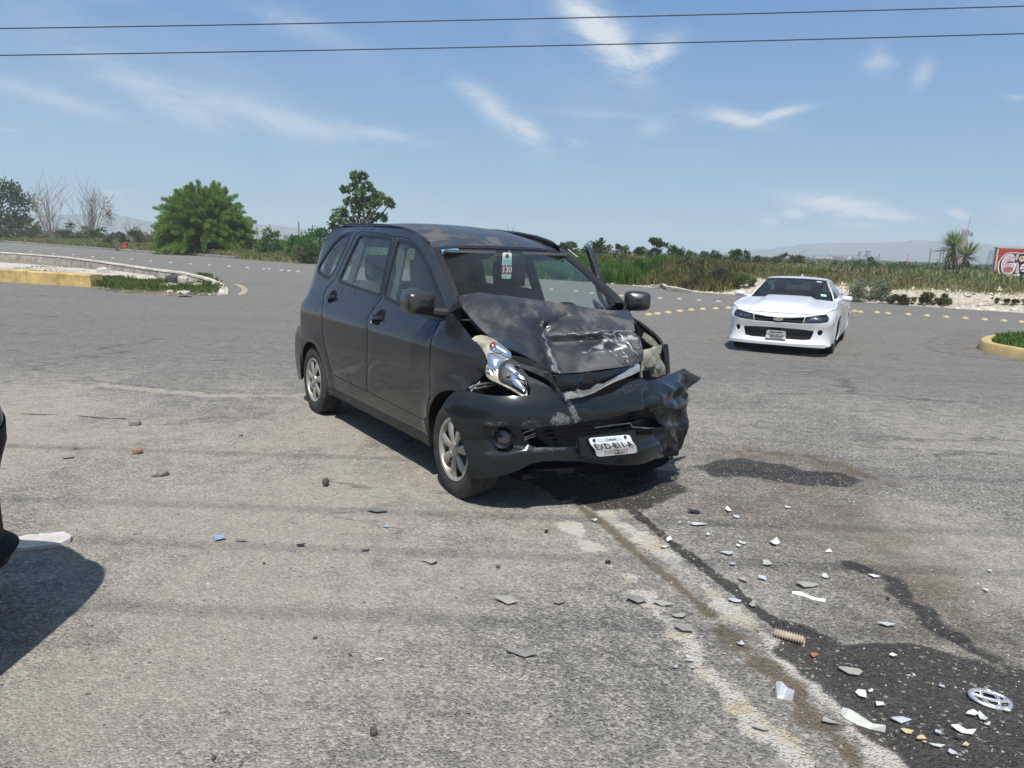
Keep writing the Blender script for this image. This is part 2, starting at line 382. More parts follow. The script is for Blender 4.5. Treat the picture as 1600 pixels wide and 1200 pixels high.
M['tyre'] = simple('tyre_rubber', (.022, .021, .020), .85, var=.25, scale=14, dirt=((.13, .115, .095), .50, .55), bmp=.1)
M['hubcap'] = simple('silver_hubcap', (.40, .385, .35), .42, metal=.5, var=.2, dirt=((.17, .145, .11), .47, .6))
M['chrome'] = simple('chrome', (.80, .81, .82), .10, metal=1.0, var=.05)
M['chromedull'] = simple('dull_chrome', (.50, .50, .50), .28, metal=.9, var=.2)
M['fabric'] = simple('seat_fabric', (.035, .036, .040), .95, var=.25)
M['trim'] = simple('interior_trim', (.06, .062, .066), .8)
M['liner'] = simple('headliner', (.22, .22, .21), .9)
M['amber'] = simple('brown_bulb_cap', (.16, .025, .012), .25, coat=.8)
M['lamphouse'] = simple('yellowed_lamp_plastic', (.26, .245, .185), .32, var=.45, scale=14, dirt=((.10, .09, .06), .5, .6), coat=.5)
M['redlamp'] = simple('red_lamp', (.22, .012, .010), .15, coat=1)
M['mirror_cap'] = paint('mirror_cap', (.075, .075, .075), amt=.10, thr=.6, rough=.27, coat=.3, metal=.7)
M['brightchrome'] = simple('scraped_chrome', (.78, .82, .86), .18, metal=.9, var=.15, scale=20)
M['darkchrome'] = simple('smoked_chrome', (.16, .17, .18), .22, metal=.8, var=.2)
M['white'] = simple('white_paper', (.75, .75, .72), .6)
M['teal'] = simple('teal_print', (.30, .55, .52), .6)
M['red'] = simple('red_print', (.38, .02, .02), .6)
M['blue'] = simple('blue_sticker', (.10, .33, .60), .4)
M['black'] = simple('black_ink', (.012, .012, .013), .5)
# ------------------------------------------------------------------ terrain and road
EDGE = np.array([(-140, 150), (-60, 91), (-43.6, 75), (-33, 66), (-25, 60.3), (-17.8, 53.3), (-13.8, 49.8), (2.9, 37.6), (5.6, 34.9), (6.8, 31.8), (8, 30.7), (10.7, 29.5), (12.7, 28.0), (16.6, 25.2), (22, 21), (34, 11), (60, -12)], float)
ROADPOLY = list(map(tuple, EDGE))+[(60, -40), (-140, -40)]
def edge_d(x, y):
    P = np.stack([np.ravel(x), np.ravel(y)], 1).astype(float); d = dist_seg(P, EDGE, closed=False)
    ins = inpoly(P, ROADPOLY); d[ins] *= -1; return d.reshape(np.shape(x))
def terrain_h(x, y):
    x = np.asarray(x, float); y = np.asarray(y, float); d = edge_d(x, y)
    right = sm(6, 11, x); hmax = .22+.38*right+.45*sm(-6, 2, x)*(1-sm(7, 12, x))
    ramp_ = np.where(x > 6, sm(.25, 2.6, d), sm(.2, 4.5, d))
    n = (fbm(x, y, .35, 4, 3)-.5)*.5*sm(.3, 4, d)*(1-.8*sm(40, 140, d))+(fbm(x, y, 1.8, 3, 5)-.5)*.16*sm(.3, 1.5, d)*(1-sm(8, 20, d))
    h = hmax*ramp_+n
    far = sm(18, 80, d); h = h*(1-far)+far*(-.15+(fbm(x, y, .01, 3, 9)-.5)*.6)
    return np.where(d < .05, -.02, np.maximum(h, -.02+.02*(d > .05)))
def axis_pts(lo, hi, s0, grow, lim):
    a = list(np.arange(lo, hi+1e-6, s0)); s = s0
    while a[-1] < lim: s *= grow; a.append(a[-1]+s)
    s = s0
    while a[0] > -lim: s *= grow; a.insert(0, a[0]-s)
    return np.array(a)
def grid_mesh(name, xs, ys, zf, mat, attrs=None, keep=None):
    X, Y = np.meshgrid(xs, ys, indexing='ij'); Z = zf(X, Y); n, m_ = X.shape
    V = np.stack([X, Y, Z], -1).reshape(-1, 3)
    i, j = np.meshgrid(np.arange(n-1), np.arange(m_-1), indexing='ij'); a = (i*m_+j).ravel()
    F = np.stack([a, a+m_, a+m_+1, a+1], 1)
    me = bpy.data.meshes.new(name); me.vertices.add(len(V)); me.vertices.foreach_set('co', V.astype(np.float32).ravel())
    me.loops.add(len(F)*4); me.loops.foreach_set('vertex_index', F.astype(np.int32).ravel())
    me.polygons.add(len(F)); me.polygons.foreach_set('loop_start', np.arange(len(F), dtype=np.int32)*4); me.polygons.foreach_set('loop_total', np.full(len(F), 4, dtype=np.int32))
    me.polygons.foreach_set('use_smooth', np.ones(len(F), bool)); me.update(calc_edges=True)
    for k, fn in (attrs or {}).items():
        a_ = me.attributes.new(k, 'FLOAT', 'POINT'); a_.data.foreach_set('value', np.asarray(fn(V[:, 0], V[:, 1]), dtype=np.float32))
    return link(name, me, mat)
def att(nt, n): a = nt.nodes.new('ShaderNodeAttribute'); a.attribute_name = n; return a.outputs['Fac']
def soil_material():
    m_, nt, b = newmat('soil'); co = objco(nt); n1 = nz(nt, .8, 8, .7, co); n2 = nz(nt, 9, 8, .75, co); n3 = nz(nt, .03, 5, .6, co)
    soil = mixc(nt, n1.outputs[0], (.055, .060, .030), (.13, .115, .07)); far = mixc(nt, ramp(nt, n3.outputs[0], [(.4, 0.), (.6, 1.)]), (.052, .066, .036), (.105, .105, .065))
    d = att(nt, 'far'); c = mixc(nt, d, soil, far)
    chalk = mixc(nt, ramp(nt, n2.outputs[0], [(.3, 0.), (.62, 1.)]), (.20, .16, .11), (.60, .54, .44))
    k = mth(nt, 'ADD', att(nt, 'chalk'), mth(nt, 'MULTIPLY', mth(nt, 'SUBTRACT', n1.outputs[0], .5), .9)); k = ramp(nt, k, [(.38, 0.), (.6, 1.)])
    lnk(nt, mixc(nt, k, c, chalk), b.inputs['Base Color']); b.inputs['Roughness'].default_value = .95; bump(nt, n2.outputs[0], b, .9, .06); return m_
M['soil'] = soil_material()
xs = axis_pts(-62, 62, .6, 1.09, 2400); ys = axis_pts(10, 100, .6, 1.09, 2400)
terrain = grid_mesh('ground', xs, ys, terrain_h, M['soil'], {
    'far': lambda x, y: sm(25, 70, edge_d(x, y)),
    'chalk': lambda x, y: np.where(x > 4, 1-sm(1.6, 3.2, edge_d(x, y)), .55*(1-sm(.2, 1.0, edge_d(x, y))))*sm(2, 9, x)+.25*(1-sm(.1, .8, edge_d(x, y)))})
tag(terrain, kind='structure')
def gp(lst): return [tuple(ground(*q)[:2]) for q in lst]
L_brown = gp([(905, 790), (950, 826), (1000, 868), (1050, 908), (1090, 942), (1112, 962)])
L_brown2 = gp([(1125, 978), (1150, 998), (1185, 1030), (1225, 1068), (1260, 1110), (1300, 1150), (1340, 1200)])
L_wl = gp([(872, 800), (905, 838), (945, 878), (985, 908), (1020, 948), (1085, 1010), (1120, 1060), (1165, 1110), (1215, 1160), (1260, 1215)])
L_wr = gp([(940, 800), (985, 828), (1040, 866), (1090, 906), (1135, 950), (1180, 985), (1230, 1030), (1290, 1082), (1345, 1140), (1400, 1200)])
L_wet = gp([(960, 775), (985, 795), (1030, 832), (1080, 872), (1130, 908), (1180, 950), (1225, 985)])
P_wet = gp([(1200, 960), (1255, 985), (1320, 1012), (1420, 1005), (1490, 1025), (1560, 1050), (1640, 1085), (1640, 1230), (1450, 1230), (1350, 1135), (1290, 1075), (1230, 1025)])
P_up = gp([(1075, 728), (1120, 722), (1160, 717), (1230, 728), (1300, 738), (1362, 752), (1330, 762), (1270, 760), (1190, 748), (1110, 742)])
L_br = gp([(1325, 880), (1390, 905), (1425, 940), (1470, 985), (1530, 1020), (1590, 1055)])
P_tint = gp([(1120, 705), (1220, 700), (1340, 735), (1400, 790), (1480, 880), (1600, 980), (1700, 1100), (1400, 1050), (1300, 960), (1180, 850), (1090, 770)])
P_under = gp([(800, 740), (1050, 735), (1075, 760), (1000, 792), (930, 796), (880, 780)])
P_tan = gp([(-80, 760), (120, 760), (330, 800), (440, 900), (330, 1010), (180, 1010), (90, 1090), (60, 1230), (-100, 1230)])
L_ck = gp([(-40, 640), (8, 645), (60, 648), (110, 648), (150, 653), (196, 655)]); L_ck2 = gp([(90, 611), (120, 618), (150, 617)])
L_band = gp([(1130, 704), (1200, 706), (1270, 715), (1330, 735), (1370, 752)])
L_str = gp([(100, 597), (210, 607), (330, 618), (470, 618)])
def line_m(x, y, L, w, seed=0, br=.5):
    P = np.stack([x, y], 1); d = dist_seg(P, L, closed=False); d = d+(fbm(x, y, 9, 4, seed)-.5)*w*2.6*br; return np.clip(1-d/w, 0, 1)
def poly_m(x, y, L, soft, seed=0, amp=1.6):
    P = np.stack([x, y], 1); d = dist_seg(P, L); d = np.where(inpoly(P, L), d, -d)+(fbm(x, y, 5, 5, seed)-.5)*soft*amp; return np.clip(.5+d/soft, 0, 1)
def wet_f(x, y): return np.clip(np.maximum.reduce([line_m(x, y, L_wet, .045, 1, .45)*1.6, poly_m(x, y, P_wet, .10, 2)*.97, poly_m(x, y, P_up, .14, 3, 1.3)*.78, poly_m(x, y, P_under, .12, 4)*.95, line_m(x, y, L_br, .10, 12)*.75, line_m(x, y, L_ck, .028, 16, .8)*.8, line_m(x, y, L_ck2, .022, 17, .8)*.7]), 0, 1)
def brown_f(x, y): return np.clip(np.maximum.reduce([line_m(x, y, L_brown, .042, 5, .6)*1.5, line_m(x, y, L_brown2, .06, 6, 1.4)*1.3, poly_m(x, y, P_tint, .6, 7, 1.2)*.62*(.25+1.2*fbm(x, y, 2.2, 4, 31)), line_m(x, y, L_band, .16, 15, .8)*.8]), 0, 1)
def white_f(x, y): return np.clip(np.maximum(line_m(x, y, L_wl, .075, 8, 1.1)*1.1, line_m(x, y, L_wr, .085, 9, .8)*1.3), 0, 1)
def dust_f(x, y):
    near = 1-sm(6.5, 12, y+.15*np.abs(x+1)); d = near*(.30+.42*sm(.30, .68, fbm(x, y, .75, 5, 10)))+.05+.10*(fbm(x, y, .5, 4, 44) > .5)*(1-near)
    d = np.maximum(d, poly_m(x, y, P_tan, .8, 11)*.62); d = np.maximum(d, line_m(x, y, L_str, .14, 14)*1.1)
    # faint tyre tracks printed in the dust
    for (a, b, c) in ((-.93, .16, 0), (-.70, .16, 1), (-1.62, -.12, 2), (-1.38, -.12, 3), (-.30, .30, 4)):
        t = np.abs(x-(a-b*(y-2.1))); d = d+.34*np.exp(-(t/.05)**2)*near*(fbm(x, y, 2.2, 3, 40+c) > .47)*(.6+.4*np.sin(y*95))
    return np.clip(d-.16*sm(1.2, 3.5, x)*near, 0, 1)
def road_material():
    m_, nt, b = newmat('asphalt'); co = objco(nt)
    mp = nt.nodes.new('ShaderNodeMapping'); mp.inputs['Scale'].default_value = (.12, 1.9, 1); mp.inputs['Rotation'].default_value = (0, 0, .16); lnk(nt, co, mp.inputs[0])
    streak = nz(nt, 1.3, 8, .72, mp.outputs[0], dist=.4); big = nz(nt, .35, 6, .65, co, dist=.6); mid = nz(nt, 6, 7, .7, co); fine = nz(nt, 110, 5, .75, co)
    vo = nt.nodes.new('ShaderNodeTexVoronoi'); vo.inputs['Scale'].default_value = 85; lnk(nt, co, vo.inputs['Vector'])
    vs = nt.nodes.new('ShaderNodeSeparateColor'); lnk(nt, vo.outputs['Color'], vs.inputs[0])
    vo2 = nt.nodes.new('ShaderNodeTexVoronoi'); vo2.inputs['Scale'].default_value = 28; lnk(nt, co, vo2.inputs['Vector'])
    v2s = nt.nodes.new('ShaderNodeSeparateColor'); lnk(nt, vo2.outputs['Color'], v2s.inputs[0])
    base = mixc(nt, ramp(nt, streak.outputs[0], [(.34, 0.), (.66, 1.)]), ROAD_A, ROAD_B); base = mixc(nt, ramp(nt, big.outputs[0], [(.38, 0.), (.62, 1.)]), base, ROAD_C)
    base = mixc(nt, .45, base, ramp(nt, mid.outputs[0], [(.3, (.13, .127, .118)), (.7, (.27, .26, .235))]))
    dust = att(nt, 'dust')
    # stones of the wearing course: light and dark chips
    chip = ramp(nt, vs.outputs[0], [(0.0, (.045, .042, .037)), (.16, (.09, .085, .076)), (.30, (.20, .188, .165)), (.6, (.29, .272, .24)), (.8, (.48, .45, .395)), (1.0, (.70, .66, .58))])
    base = mixc(nt, mth(nt, 'MULTIPLY', mth(nt, 'ADD', mth(nt, 'ADD', .16, mth(nt, 'MULTIPLY', att(nt, 'apron'), .30)), mth(nt, 'MULTIPLY', dust, .35)), ramp(nt, mid.outputs[0], [(.32, .35), (.6, 1.)])), base, chip)
    # dust: fills between stones
    dm = mth(nt, 'ADD', dust, mth(nt, 'MULTIPLY', mth(nt, 'SUBTRACT', mid.outputs[0], .5), .9)); dm = mth(nt, 'ADD', dm, mth(nt, 'MULTIPLY', mth(nt, 'SUBTRACT', fine.outputs[0], .5), .8))
    dm = ramp(nt, dm, [(.28, 0.), (.78, .66)])
    dcol = mixc(nt, fine.outputs[0], DUST_A, DUST_B)
    c = mixc(nt, dm, base, dcol)
    pits = ramp(nt, v2s.outputs[1], [(.0, 1.), (.035, 1.), (.05, 0.)]); pd = ramp(nt, vo2.outputs['Distance'], [(.0, 1.), (.22, .9), (.34, 0.)])
    c = mixc(nt, mth(nt, 'MULTIPLY', mth(nt, 'MULTIPLY', pits, pd), .6), c, (.045, .042, .038))
    # cracks
    wv = nt.nodes.new('ShaderNodeMapping'); wv.inputs['Scale'].default_value = (.16, .45, 1); lnk(nt, co, wv.inputs[0])
    wn = nz(nt, 3.5, 5, .7, wv.outputs[0]); add = nt.nodes.new('ShaderNodeVectorMath'); add.operation = 'ADD'; lnk(nt, wv.outputs[0], add.inputs[0])
    sc = nt.nodes.new('ShaderNodeVectorMath'); sc.operation = 'SCALE'; sc.inputs['Scale'].default_value = .35; lnk(nt, wn.outputs['Color'], sc.inputs[0]); lnk(nt, sc.outputs[0], add.inputs[1])
    vc = nt.nodes.new('ShaderNodeTexVoronoi'); vc.feature = 'DISTANCE_TO_EDGE'; vc.inputs['Scale'].default_value = 1.3; lnk(nt, add.outputs[0], vc.inputs['Vector'])
    ck = mth(nt, 'MULTIPLY', ramp(nt, vc.outputs['Distance'], [(.0, 1.), (.006, .9), (.014, 0.)]), ramp(nt, big.outputs[0], [(.48, 0.), (.60, .8)]))
    c = mixc(nt, mth(nt, 'MULTIPLY', ck, .75), c, (.05, .047, .043))
    # dried coolant crust, brown fluid, dark wet oil
    wm = nz(nt, 38, 9, .85, co, dist=.8); w = mth(nt, 'ADD', mth(nt, 'MULTIPLY', att(nt, 'white'), .80), mth(nt, 'MULTIPLY', mth(nt, 'SUBTRACT', wm.outputs[0], .53), 3.0)); w = mth(nt, 'ADD', w, mth(nt, 'MULTIPLY', mth(nt, 'SUBTRACT', fine.outputs[0], .5), .9)); w = mth(nt, 'MULTIPLY', ramp(nt, w, [(.37, 0.), (.55, 1.)]), ramp(nt, att(nt, 'white'), [(0., 0.), (.12, 1.)]))
    wc = mixc(nt, ramp(nt, mid.outputs[0], [(.48, 0.), (.66, 1.)]), (.54, .51, .455), (.46, .37, .22))
    c = mixc(nt, mth(nt, 'MULTIPLY', w, .9), c, wc)
    br = mth(nt, 'ADD', att(nt, 'brown'), mth(nt, 'MULTIPLY', mth(nt, 'SUBTRACT', wm.outputs[0], .5), 1.1)); br = mth(nt, 'MULTIPLY', ramp(nt, br, [(.12, 0.), (.8, .82)]), ramp(nt, att(nt, 'brown'), [(0., 0.), (.1, 1.)]))
    c = mixc(nt, br, c, mixc(nt, fine.outputs[0], (.055, .042, .026), (.20, .15, .09)))
    we = mth(nt, 'ADD', att(nt, 'wet'), mth(nt, 'MULTIPLY', mth(nt, 'SUBTRACT', fine.outputs[0], .5), .8)); we = mth(nt, 'MULTIPLY', ramp(nt, we, [(.34, 0.), (.52, .92)]), ramp(nt, att(nt, 'wet'), [(0., 0.), (.15, 1.)]))
    wetc = ramp(nt, vs.outputs[1], [(0., (.020, .018, .016)), (.7, (.045, .041, .036)), (.965, (.07, .064, .055)), (.985, (.30, .28, .23))])
    c = mixc(nt, we, c, wetc)
    lnk(nt, c, b.inputs['Base Color']); lnk(nt, mth(nt, 'SUBTRACT', .93, mth(nt, 'MULTIPLY', we, .28)), b.inputs['Roughness']); b.inputs['Specular IOR Level'].default_value = .35
    h = mth(nt, 'ADD', mth(nt, 'MULTIPLY', ramp(nt, vo.outputs['Distance'], [(.1, 1.), (.55, 0.)]), mth(nt, 'SUBTRACT', 1.15, dm)), mth(nt, 'MULTIPLY', mid.outputs[0], 1.4)); h = mth(nt, 'ADD', h, mth(nt, 'MULTIPLY', fine.outputs[0], .9)); h = mth(nt, 'SUBTRACT', h, mth(nt, 'MULTIPLY', ck, 1.5))
    bump(nt, h, b, .95, .009); return m_
ROAD_A = (.088, .083, .075); ROAD_B = (.215, .203, .182); ROAD_C = (.165, .157, .142); DUST_A = (.245, .221, .178); DUST_B = (.48, .44, .362)
M['road'] = road_material()
def apron_f(x, y): return 1-sm(7, 11, y+.15*np.abs(x+1)+1.5*(fbm(x, y, .5, 3, 70)-.5))
RA = {'apron': apron_f, 'wet': wet_f, 'brown': brown_f, 'white': white_f, 'dust': dust_f}
def road_z(x, y): return .006*(fbm(x, y, 3.0, 4, 21)-.5)*(1-sm(7.2, 8.6, y))*sm(1.5, 2.0, y)*sm(-4.1, -3.2, x)*(1-sm(5.6, 6.4, x))
def build_road():
    X0, X1, Y0, Y1, s = -4.2, 6.6, 1.4, 9.0, .025
    nx, ny = int((X1-X0)/s+.5)+1, int((Y1-Y0)/s+.5)+1
    gx, gy = np.meshgrid(np.linspace(X0, X1, nx), np.linspace(Y0, Y1, ny), indexing='ij')
    V1 = np.stack([gx, gy, road_z(gx, gy)], -1).reshape(-1, 3)
    i, j = np.meshgrid(np.arange(nx-1), np.arange(ny-1), indexing='ij'); a = (i*ny+j).ravel(); F1 = np.stack([a, a+ny, a+ny+1, a+1], 1)
    rp = chaikin(ROADPOLY[1:], 1, .2); U, F = cdt(rp, [[(X0, Y0), (X1, Y0), (X1, Y1), (X0, Y1)]], 1.6, 1.2)
    V2 = np.column_stack([U, np.zeros(len(U))]); k = len(V1); V = np.vstack([V1, V2])
    fn = np.cross(V2[F[:, 1]]-V2[F[:, 0]], V2[F[:, 2]]-V2[F[:, 0]])[:, 2]; F[fn < 0] = F[fn < 0][:, ::-1]
    me = bpy.data.meshes.new('road'); me.vertices.add(len(V)); me.vertices.foreach_set('co', V.astype(np.float32).ravel())
    li = np.concatenate([F1.ravel(), (F+k).ravel()]).astype(np.int32); tot = np.concatenate([np.full(len(F1), 4), np.full(len(F), 3)]).astype(np.int32)
    me.loops.add(len(li)); me.loops.foreach_set('vertex_index', li); me.polygons.add(len(tot)); me.polygons.foreach_set('loop_total', tot); me.polygons.foreach_set('loop_start', np.concatenate([[0], np.cumsum(tot)[:-1]]).astype(np.int32))
    me.polygons.foreach_set('use_smooth', np.ones(len(tot), bool)); me.update(calc_edges=True)
    for n, fn_ in RA.items():
        a_ = me.attributes.new(n, 'FLOAT', 'POINT'); v = np.zeros(len(V)); v[:k] = fn_(V1[:, 0], V1[:, 1])
        if n in ('dust', 'apron'): v[k:] = fn_(V2[:, 0], V2[:, 1])
        a_.data.foreach_set('value', v.astype(np.float32))
    return link('road', me, M['road'])
road = tag(build_road(), kind='structure')
# mountains: far ridges
def ridge(name, prof, dist, depth, seed):
    """prof: (px, py) skyline points; built as a long ridge with slopes front and back"""
    P = []
    pts = []
    for i in range(len(prof)-1):
        for t in np.linspace(0, 1, 14, endpoint=False): pts.append((prof[i][0]*(1-t)+prof[i+1][0]*t, prof[i][1]*(1-t)+prof[i+1][1]*t))
    pts.append(prof[-1]); rows = [[], [], [], [], []]
    for q, (px, py) in enumerate(pts):
        d = ray(px, py); d = d/math.hypot(d[0], d[1]); top = CO+d*dist; top[2] += (vnoise(q*.35, 0, 1, seed)-.5)*2.5
        az = d[:2]
        for r, (k, hh) in enumerate(((-.9, 0), (-.45, .42), (0, 1), (.5, .5), (1, 0))):
            off = (vnoise(q*.5, r*3.1, 1, seed+r)-.5)*depth*.25
            rows[r].append((top[0]+az[0]*(depth*k+off), top[1]+az[1]*(depth*k+off), -1+(top[2]+1)*hh))
    m_ = MB(); m_.grid(np.array(rows)); return tag(m_.build(name, M['mount'], smooth=True, ang=180), kind='structure')
M['mount'] = simple('mountain_scrub', (.070, .085, .075), .95, var=.3, scale=.02)
ridge('mountain', [(1090, 396), (1160, 393), (1210, 388), (1262, 381), (1330, 379), (1400, 379), (1425, 376), (1440, 375), (1500, 377), (1560, 384), (1640, 386), (1760, 392), (1900, 420)], 2050, 120, 2)
ridge('mountain', [(-260, 352), (-80, 338), (60, 336), (150, 334), (185, 336), (235, 346), (290, 350), (372, 346), (390, 350), (430, 352), (470, 357), (540, 362), (700, 376), (760, 384)], 2000, 110, 5)
# ------------------------------------------------------------------ vegetation
M['leaf'] = leafmat('leaves', .4); M['blade'] = leafmat('grass_blades', .5, .7)
M['bark'] = simple('bark', (.085, .065, .048), .9, var=.3, scale=6); M['greybark'] = simple('dry_grey_twigs', (.26, .235, .20), .9, var=.25, scale=6)
def rand_unit(n):
    v = rng.normal(size=(n, 3)); return v/np.linalg.norm(v, axis=1)[:, None]
def leaf_quads(C, D, Lh, W):
    """diamond-ish leaves at C, along D, length Lh, width W"""
    n = len(C); S = np.cross(D, rand_unit(n)); S /= np.linalg.norm(S, axis=1)[:, None]+1e-9
    Lh = np.broadcast_to(Lh, (n,))[:, None]; W = np.broadcast_to(W, (n,))[:, None]
    return np.stack([C, C+D*Lh*.45+S*W, C+D*Lh, C+D*Lh*.45-S*W], 1)
def cols(n, base, var=.25, hue=.12):
    b = np.array(base)[None]*(1+rng.uniform(-var, var, (n, 1)))*(1+rng.uniform(-hue, hue, (n, 3))); return np.clip(b, .004, 1)
def blades(P, h, w, base, lean=.7, var=.3, tip=None):
    """one curved blade (quad tapering) per point"""
    n = len(P); a = rng.uniform(0, 2*math.pi, n); D = np.stack([np.cos(a), np.sin(a), np.zeros(n)], 1); S = np.stack([-np.sin(a), np.cos(a), np.zeros(n)], 1)
    h = np.broadcast_to(h, (n,))*rng.uniform(.55, 1.15, n); w = np.broadcast_to(w, (n,)); ln = rng.uniform(.05, lean, n)
    Z = np.array([0, 0, 1.])
    mid = P+D*(h*ln*.35)[:, None]+Z*(h*.6)[:, None]; top = P+D*(h*ln*1.1)[:, None]+Z*(h*(1-.25*ln))[:, None]
    return np.stack([P-S*w[:, None], P+S*w[:, None], mid+S*w[:, None]*.7, top, mid-S*w[:, None]*.7], 1), cols(n, base, var)
def veg_mesh(name, parts, mat, parent=None, nper=4):
    V = np.concatenate([p[0] for p in parts]); C = np.concatenate([p[1] for p in parts]); return tris_mesh(name, V, nper, mat, parent, C)
def limbs(mb, base, tips, r0, r1=.012, seg=6, bend=.2, steps=4):
    for t in tips:
        a = np.array(base, float); b = np.array(t, float); L = np.linalg.norm(b-a); o = rand_unit(1)[0]*L*bend; o[2] = abs(o[2])*.5
        pts = [a+(b-a)*k/steps+o*math.sin(math.pi*k/steps) for k in range(steps+1)]; mb.tube(pts, list(np.linspace(r0, r1, steps+1)), seg)
def bushy(name, loc, H, W, col, nleaf, lsz, label, cat='tree', group=None, clumps=26, mode='tuft', trunk=True, cz=.55, seed=0, col2=None, kind=None, flat=.8, droop=0.0, trunk_h=.25, env=None, shell=.55, lumpy=.24):
    """tapered trunk and limbs, a crown made of leaf sprays gathered round many clump centres"""
    root = empty(name, loc); tag(root, label, cat, group)
    rg = rng
    cen = []
    for k in range(clumps):
        u = rand_unit(1)[0]; rr = rg.uniform(.35, 1)**.6; p = np.array([u[0]*W/2*rr, u[1]*W/2*rr, H*cz+u[2]*H*(1-cz)*rr*.97 if u[2] > 0 else H*cz+u[2]*H*(cz-.06)*rr])
        cen.append(p)
    if env: cen = [np.array(c, float) for c in env]
    cen = np.array(cen); n = nleaf; idx = rg.integers(0, len(cen), n); rad = lumpy*min(W, H)*rg.uniform(.6, 1.25, len(cen))
    U = rand_unit(n); R = rg.uniform(0, 1, n)**.45
    C = cen[idx]+U*(rad[idx]*R)[:, None]*np.array([1, 1, flat]); C[:, 2] = np.maximum(C[:, 2], .02)
    out = C-np.array([0, 0, H*cz*.7]); out /= np.linalg.norm(out, axis=1)[:, None]+1e-9
    D = out*.7+U*.5+rand_unit(n)*.5+np.array([0, 0, .25-droop]); D /= np.linalg.norm(D, axis=1)[:, None]
    cc = cols(n, col, .28); 
    if col2 is not None: k = rg.uniform(size=len(cen)) < .4; kk = k[idx]; cc[kk] = cols(int(kk.sum()), col2, .25)
    Q = leaf_quads(C, D, lsz*rg.uniform(.6, 1.3, n), lsz*(.16 if mode == 'feather' else .28)*rg.uniform(.7, 1.3, n))
    veg_mesh('crown', [(Q, cc)], M['leaf'], root)
    if trunk:
        t = MB(); fork = (0, 0, H*trunk_h); t.tube([(0, 0, -.1), (rg.uniform(-.03, .03)*H, 0, H*trunk_h*.5), fork], [.035*H, .026*H, .02*H], 8)
        sel = cen[rg.permutation(len(cen))[:14]]; limbs(t, fork, sel, .014*H, .004*H+.004); t.build('trunk', M['bark'], root)
    return root
def sprays(name, loc, H, W, nbr, col, label, nleaf=1400, lsz=.16, group=None):
    """feathery tree: branches fan out with fine leaf sprays along them"""
    root = empty(name, loc); tag(root, label, 'tree', group); t = MB(); Q = []; Cc = []
    t.tube([(0, 0, -.1), (.05, 0, H*.08), (0, 0, H*.16)], [.10, .085, .07], 8)
    for k in range(nbr):
        a = k*2.39996+rng.uniform(-.2, .2); el = math.asin(-.22+1.2*((k+.5)/nbr)) if (k+.5)/nbr*1.2-.22 < 1 else 1.45; el += rng.uniform(-.08, .08)
        w2 = W/2*(.86+.18*rng.uniform()); L = 1/math.sqrt((math.cos(el)/w2)**2+(math.sin(max(el, .01))/(H*.80))**2)*rng.uniform(.80, 1.04)
        d = np.array([math.cos(a)*math.cos(el), math.sin(a)*math.cos(el), math.sin(el)]); b0 = np.array([0, 0, H*rng.uniform(.10, .30)])
        pts = [b0+d*L*s+np.array([0, 0, math.sin(s*math.pi)*L*.10-.05*L*s*s]) for s in np.linspace(0, 1, 7)]
        if k % 3 == 0: t.tube(pts, list(np.linspace(.045, .008, 7)), 5, False)
        m_ = int(nleaf*(.6+.8*L/(W/2))); s = rng.uniform(.22, 1.0, m_)**.75; i = np.minimum((s*6).astype(int), 5); f = (s*6-i)[:, None]; PP = np.array(pts)
        c = PP[i]*(1-f)+PP[i+1]*f; sp = (.035+.12*(1-s))*W*.5; off = rand_unit(m_)*(sp*rng.uniform(.1, 1, m_))[:, None]; c = c+off
        D = d[None]*.9+off/(np.linalg.norm(off, axis=1)[:, None]+1e-6)*.7+rand_unit(m_)*.35+np.array([0, 0, .15]); D /= np.linalg.norm(D, axis=1)[:, None]; c[:, 2] = np.maximum(c[:, 2], .05)
        Q.append(leaf_quads(c, D, lsz*rng.uniform(.6, 1.5, m_), lsz*.16)); Cc.append(cols(m_, np.array(col)*rng.uniform(.75, 1.3), .22))
    tris_mesh('crown', np.concatenate(Q), 4, M['leaf'], root, np.concatenate(Cc)); t.build('trunk', M['bark'], root); return root
def bare(name, loc, H, W, label, n=16, r=.03, mat=None, cat='bare tree', lean=0.0, group=None, sub=7, seedtw=3):
    root = MB()
    def grow(p, d, L, rr, lvl):
        q = [p]; st = 4
        for k in range(st):
            d = d+rand_unit(1)[0]*.16+np.array([0, 0, .05]); d /= np.linalg.norm(d); q.append(q[-1]+d*L/st)
        root.tube(q, list(np.linspace(rr, rr*.45, st+1)), 4, False)
        if lvl > 0:
            for _ in range(sub if lvl > 1 else seedtw):
                k = rng.integers(1, st+1); dd = d+rand_unit(1)[0]*.75+np.array([0, 0, .2]); dd /= np.linalg.norm(dd); grow(q[k], dd, L*rng.uniform(.35, .6), max(.006, rr*.5), lvl-1)
    for k in range(n):
        a = 2*math.pi*k/n+rng.uniform(-.2, .2); e = rng.uniform(.1, 1)*W/H*.75; d = np.array([math.cos(a)*e+lean, math.sin(a)*e, 1.]); d /= np.linalg.norm(d)
        grow(np.array([0, 0, -.05]), d, H*rng.uniform(.55, .8), r, 2)
    o = root.build(name, mat or M['greybark'], loc=loc, smooth=False); return tag(o, label, cat, group)
def on(x, y): return (float(x), float(y), float(terrain_h(np.array([x]), np.array([y]))[0])-.02)
def at(px, py, dist): p = at_depth(px, py, dist); return on(p[0], p[1])
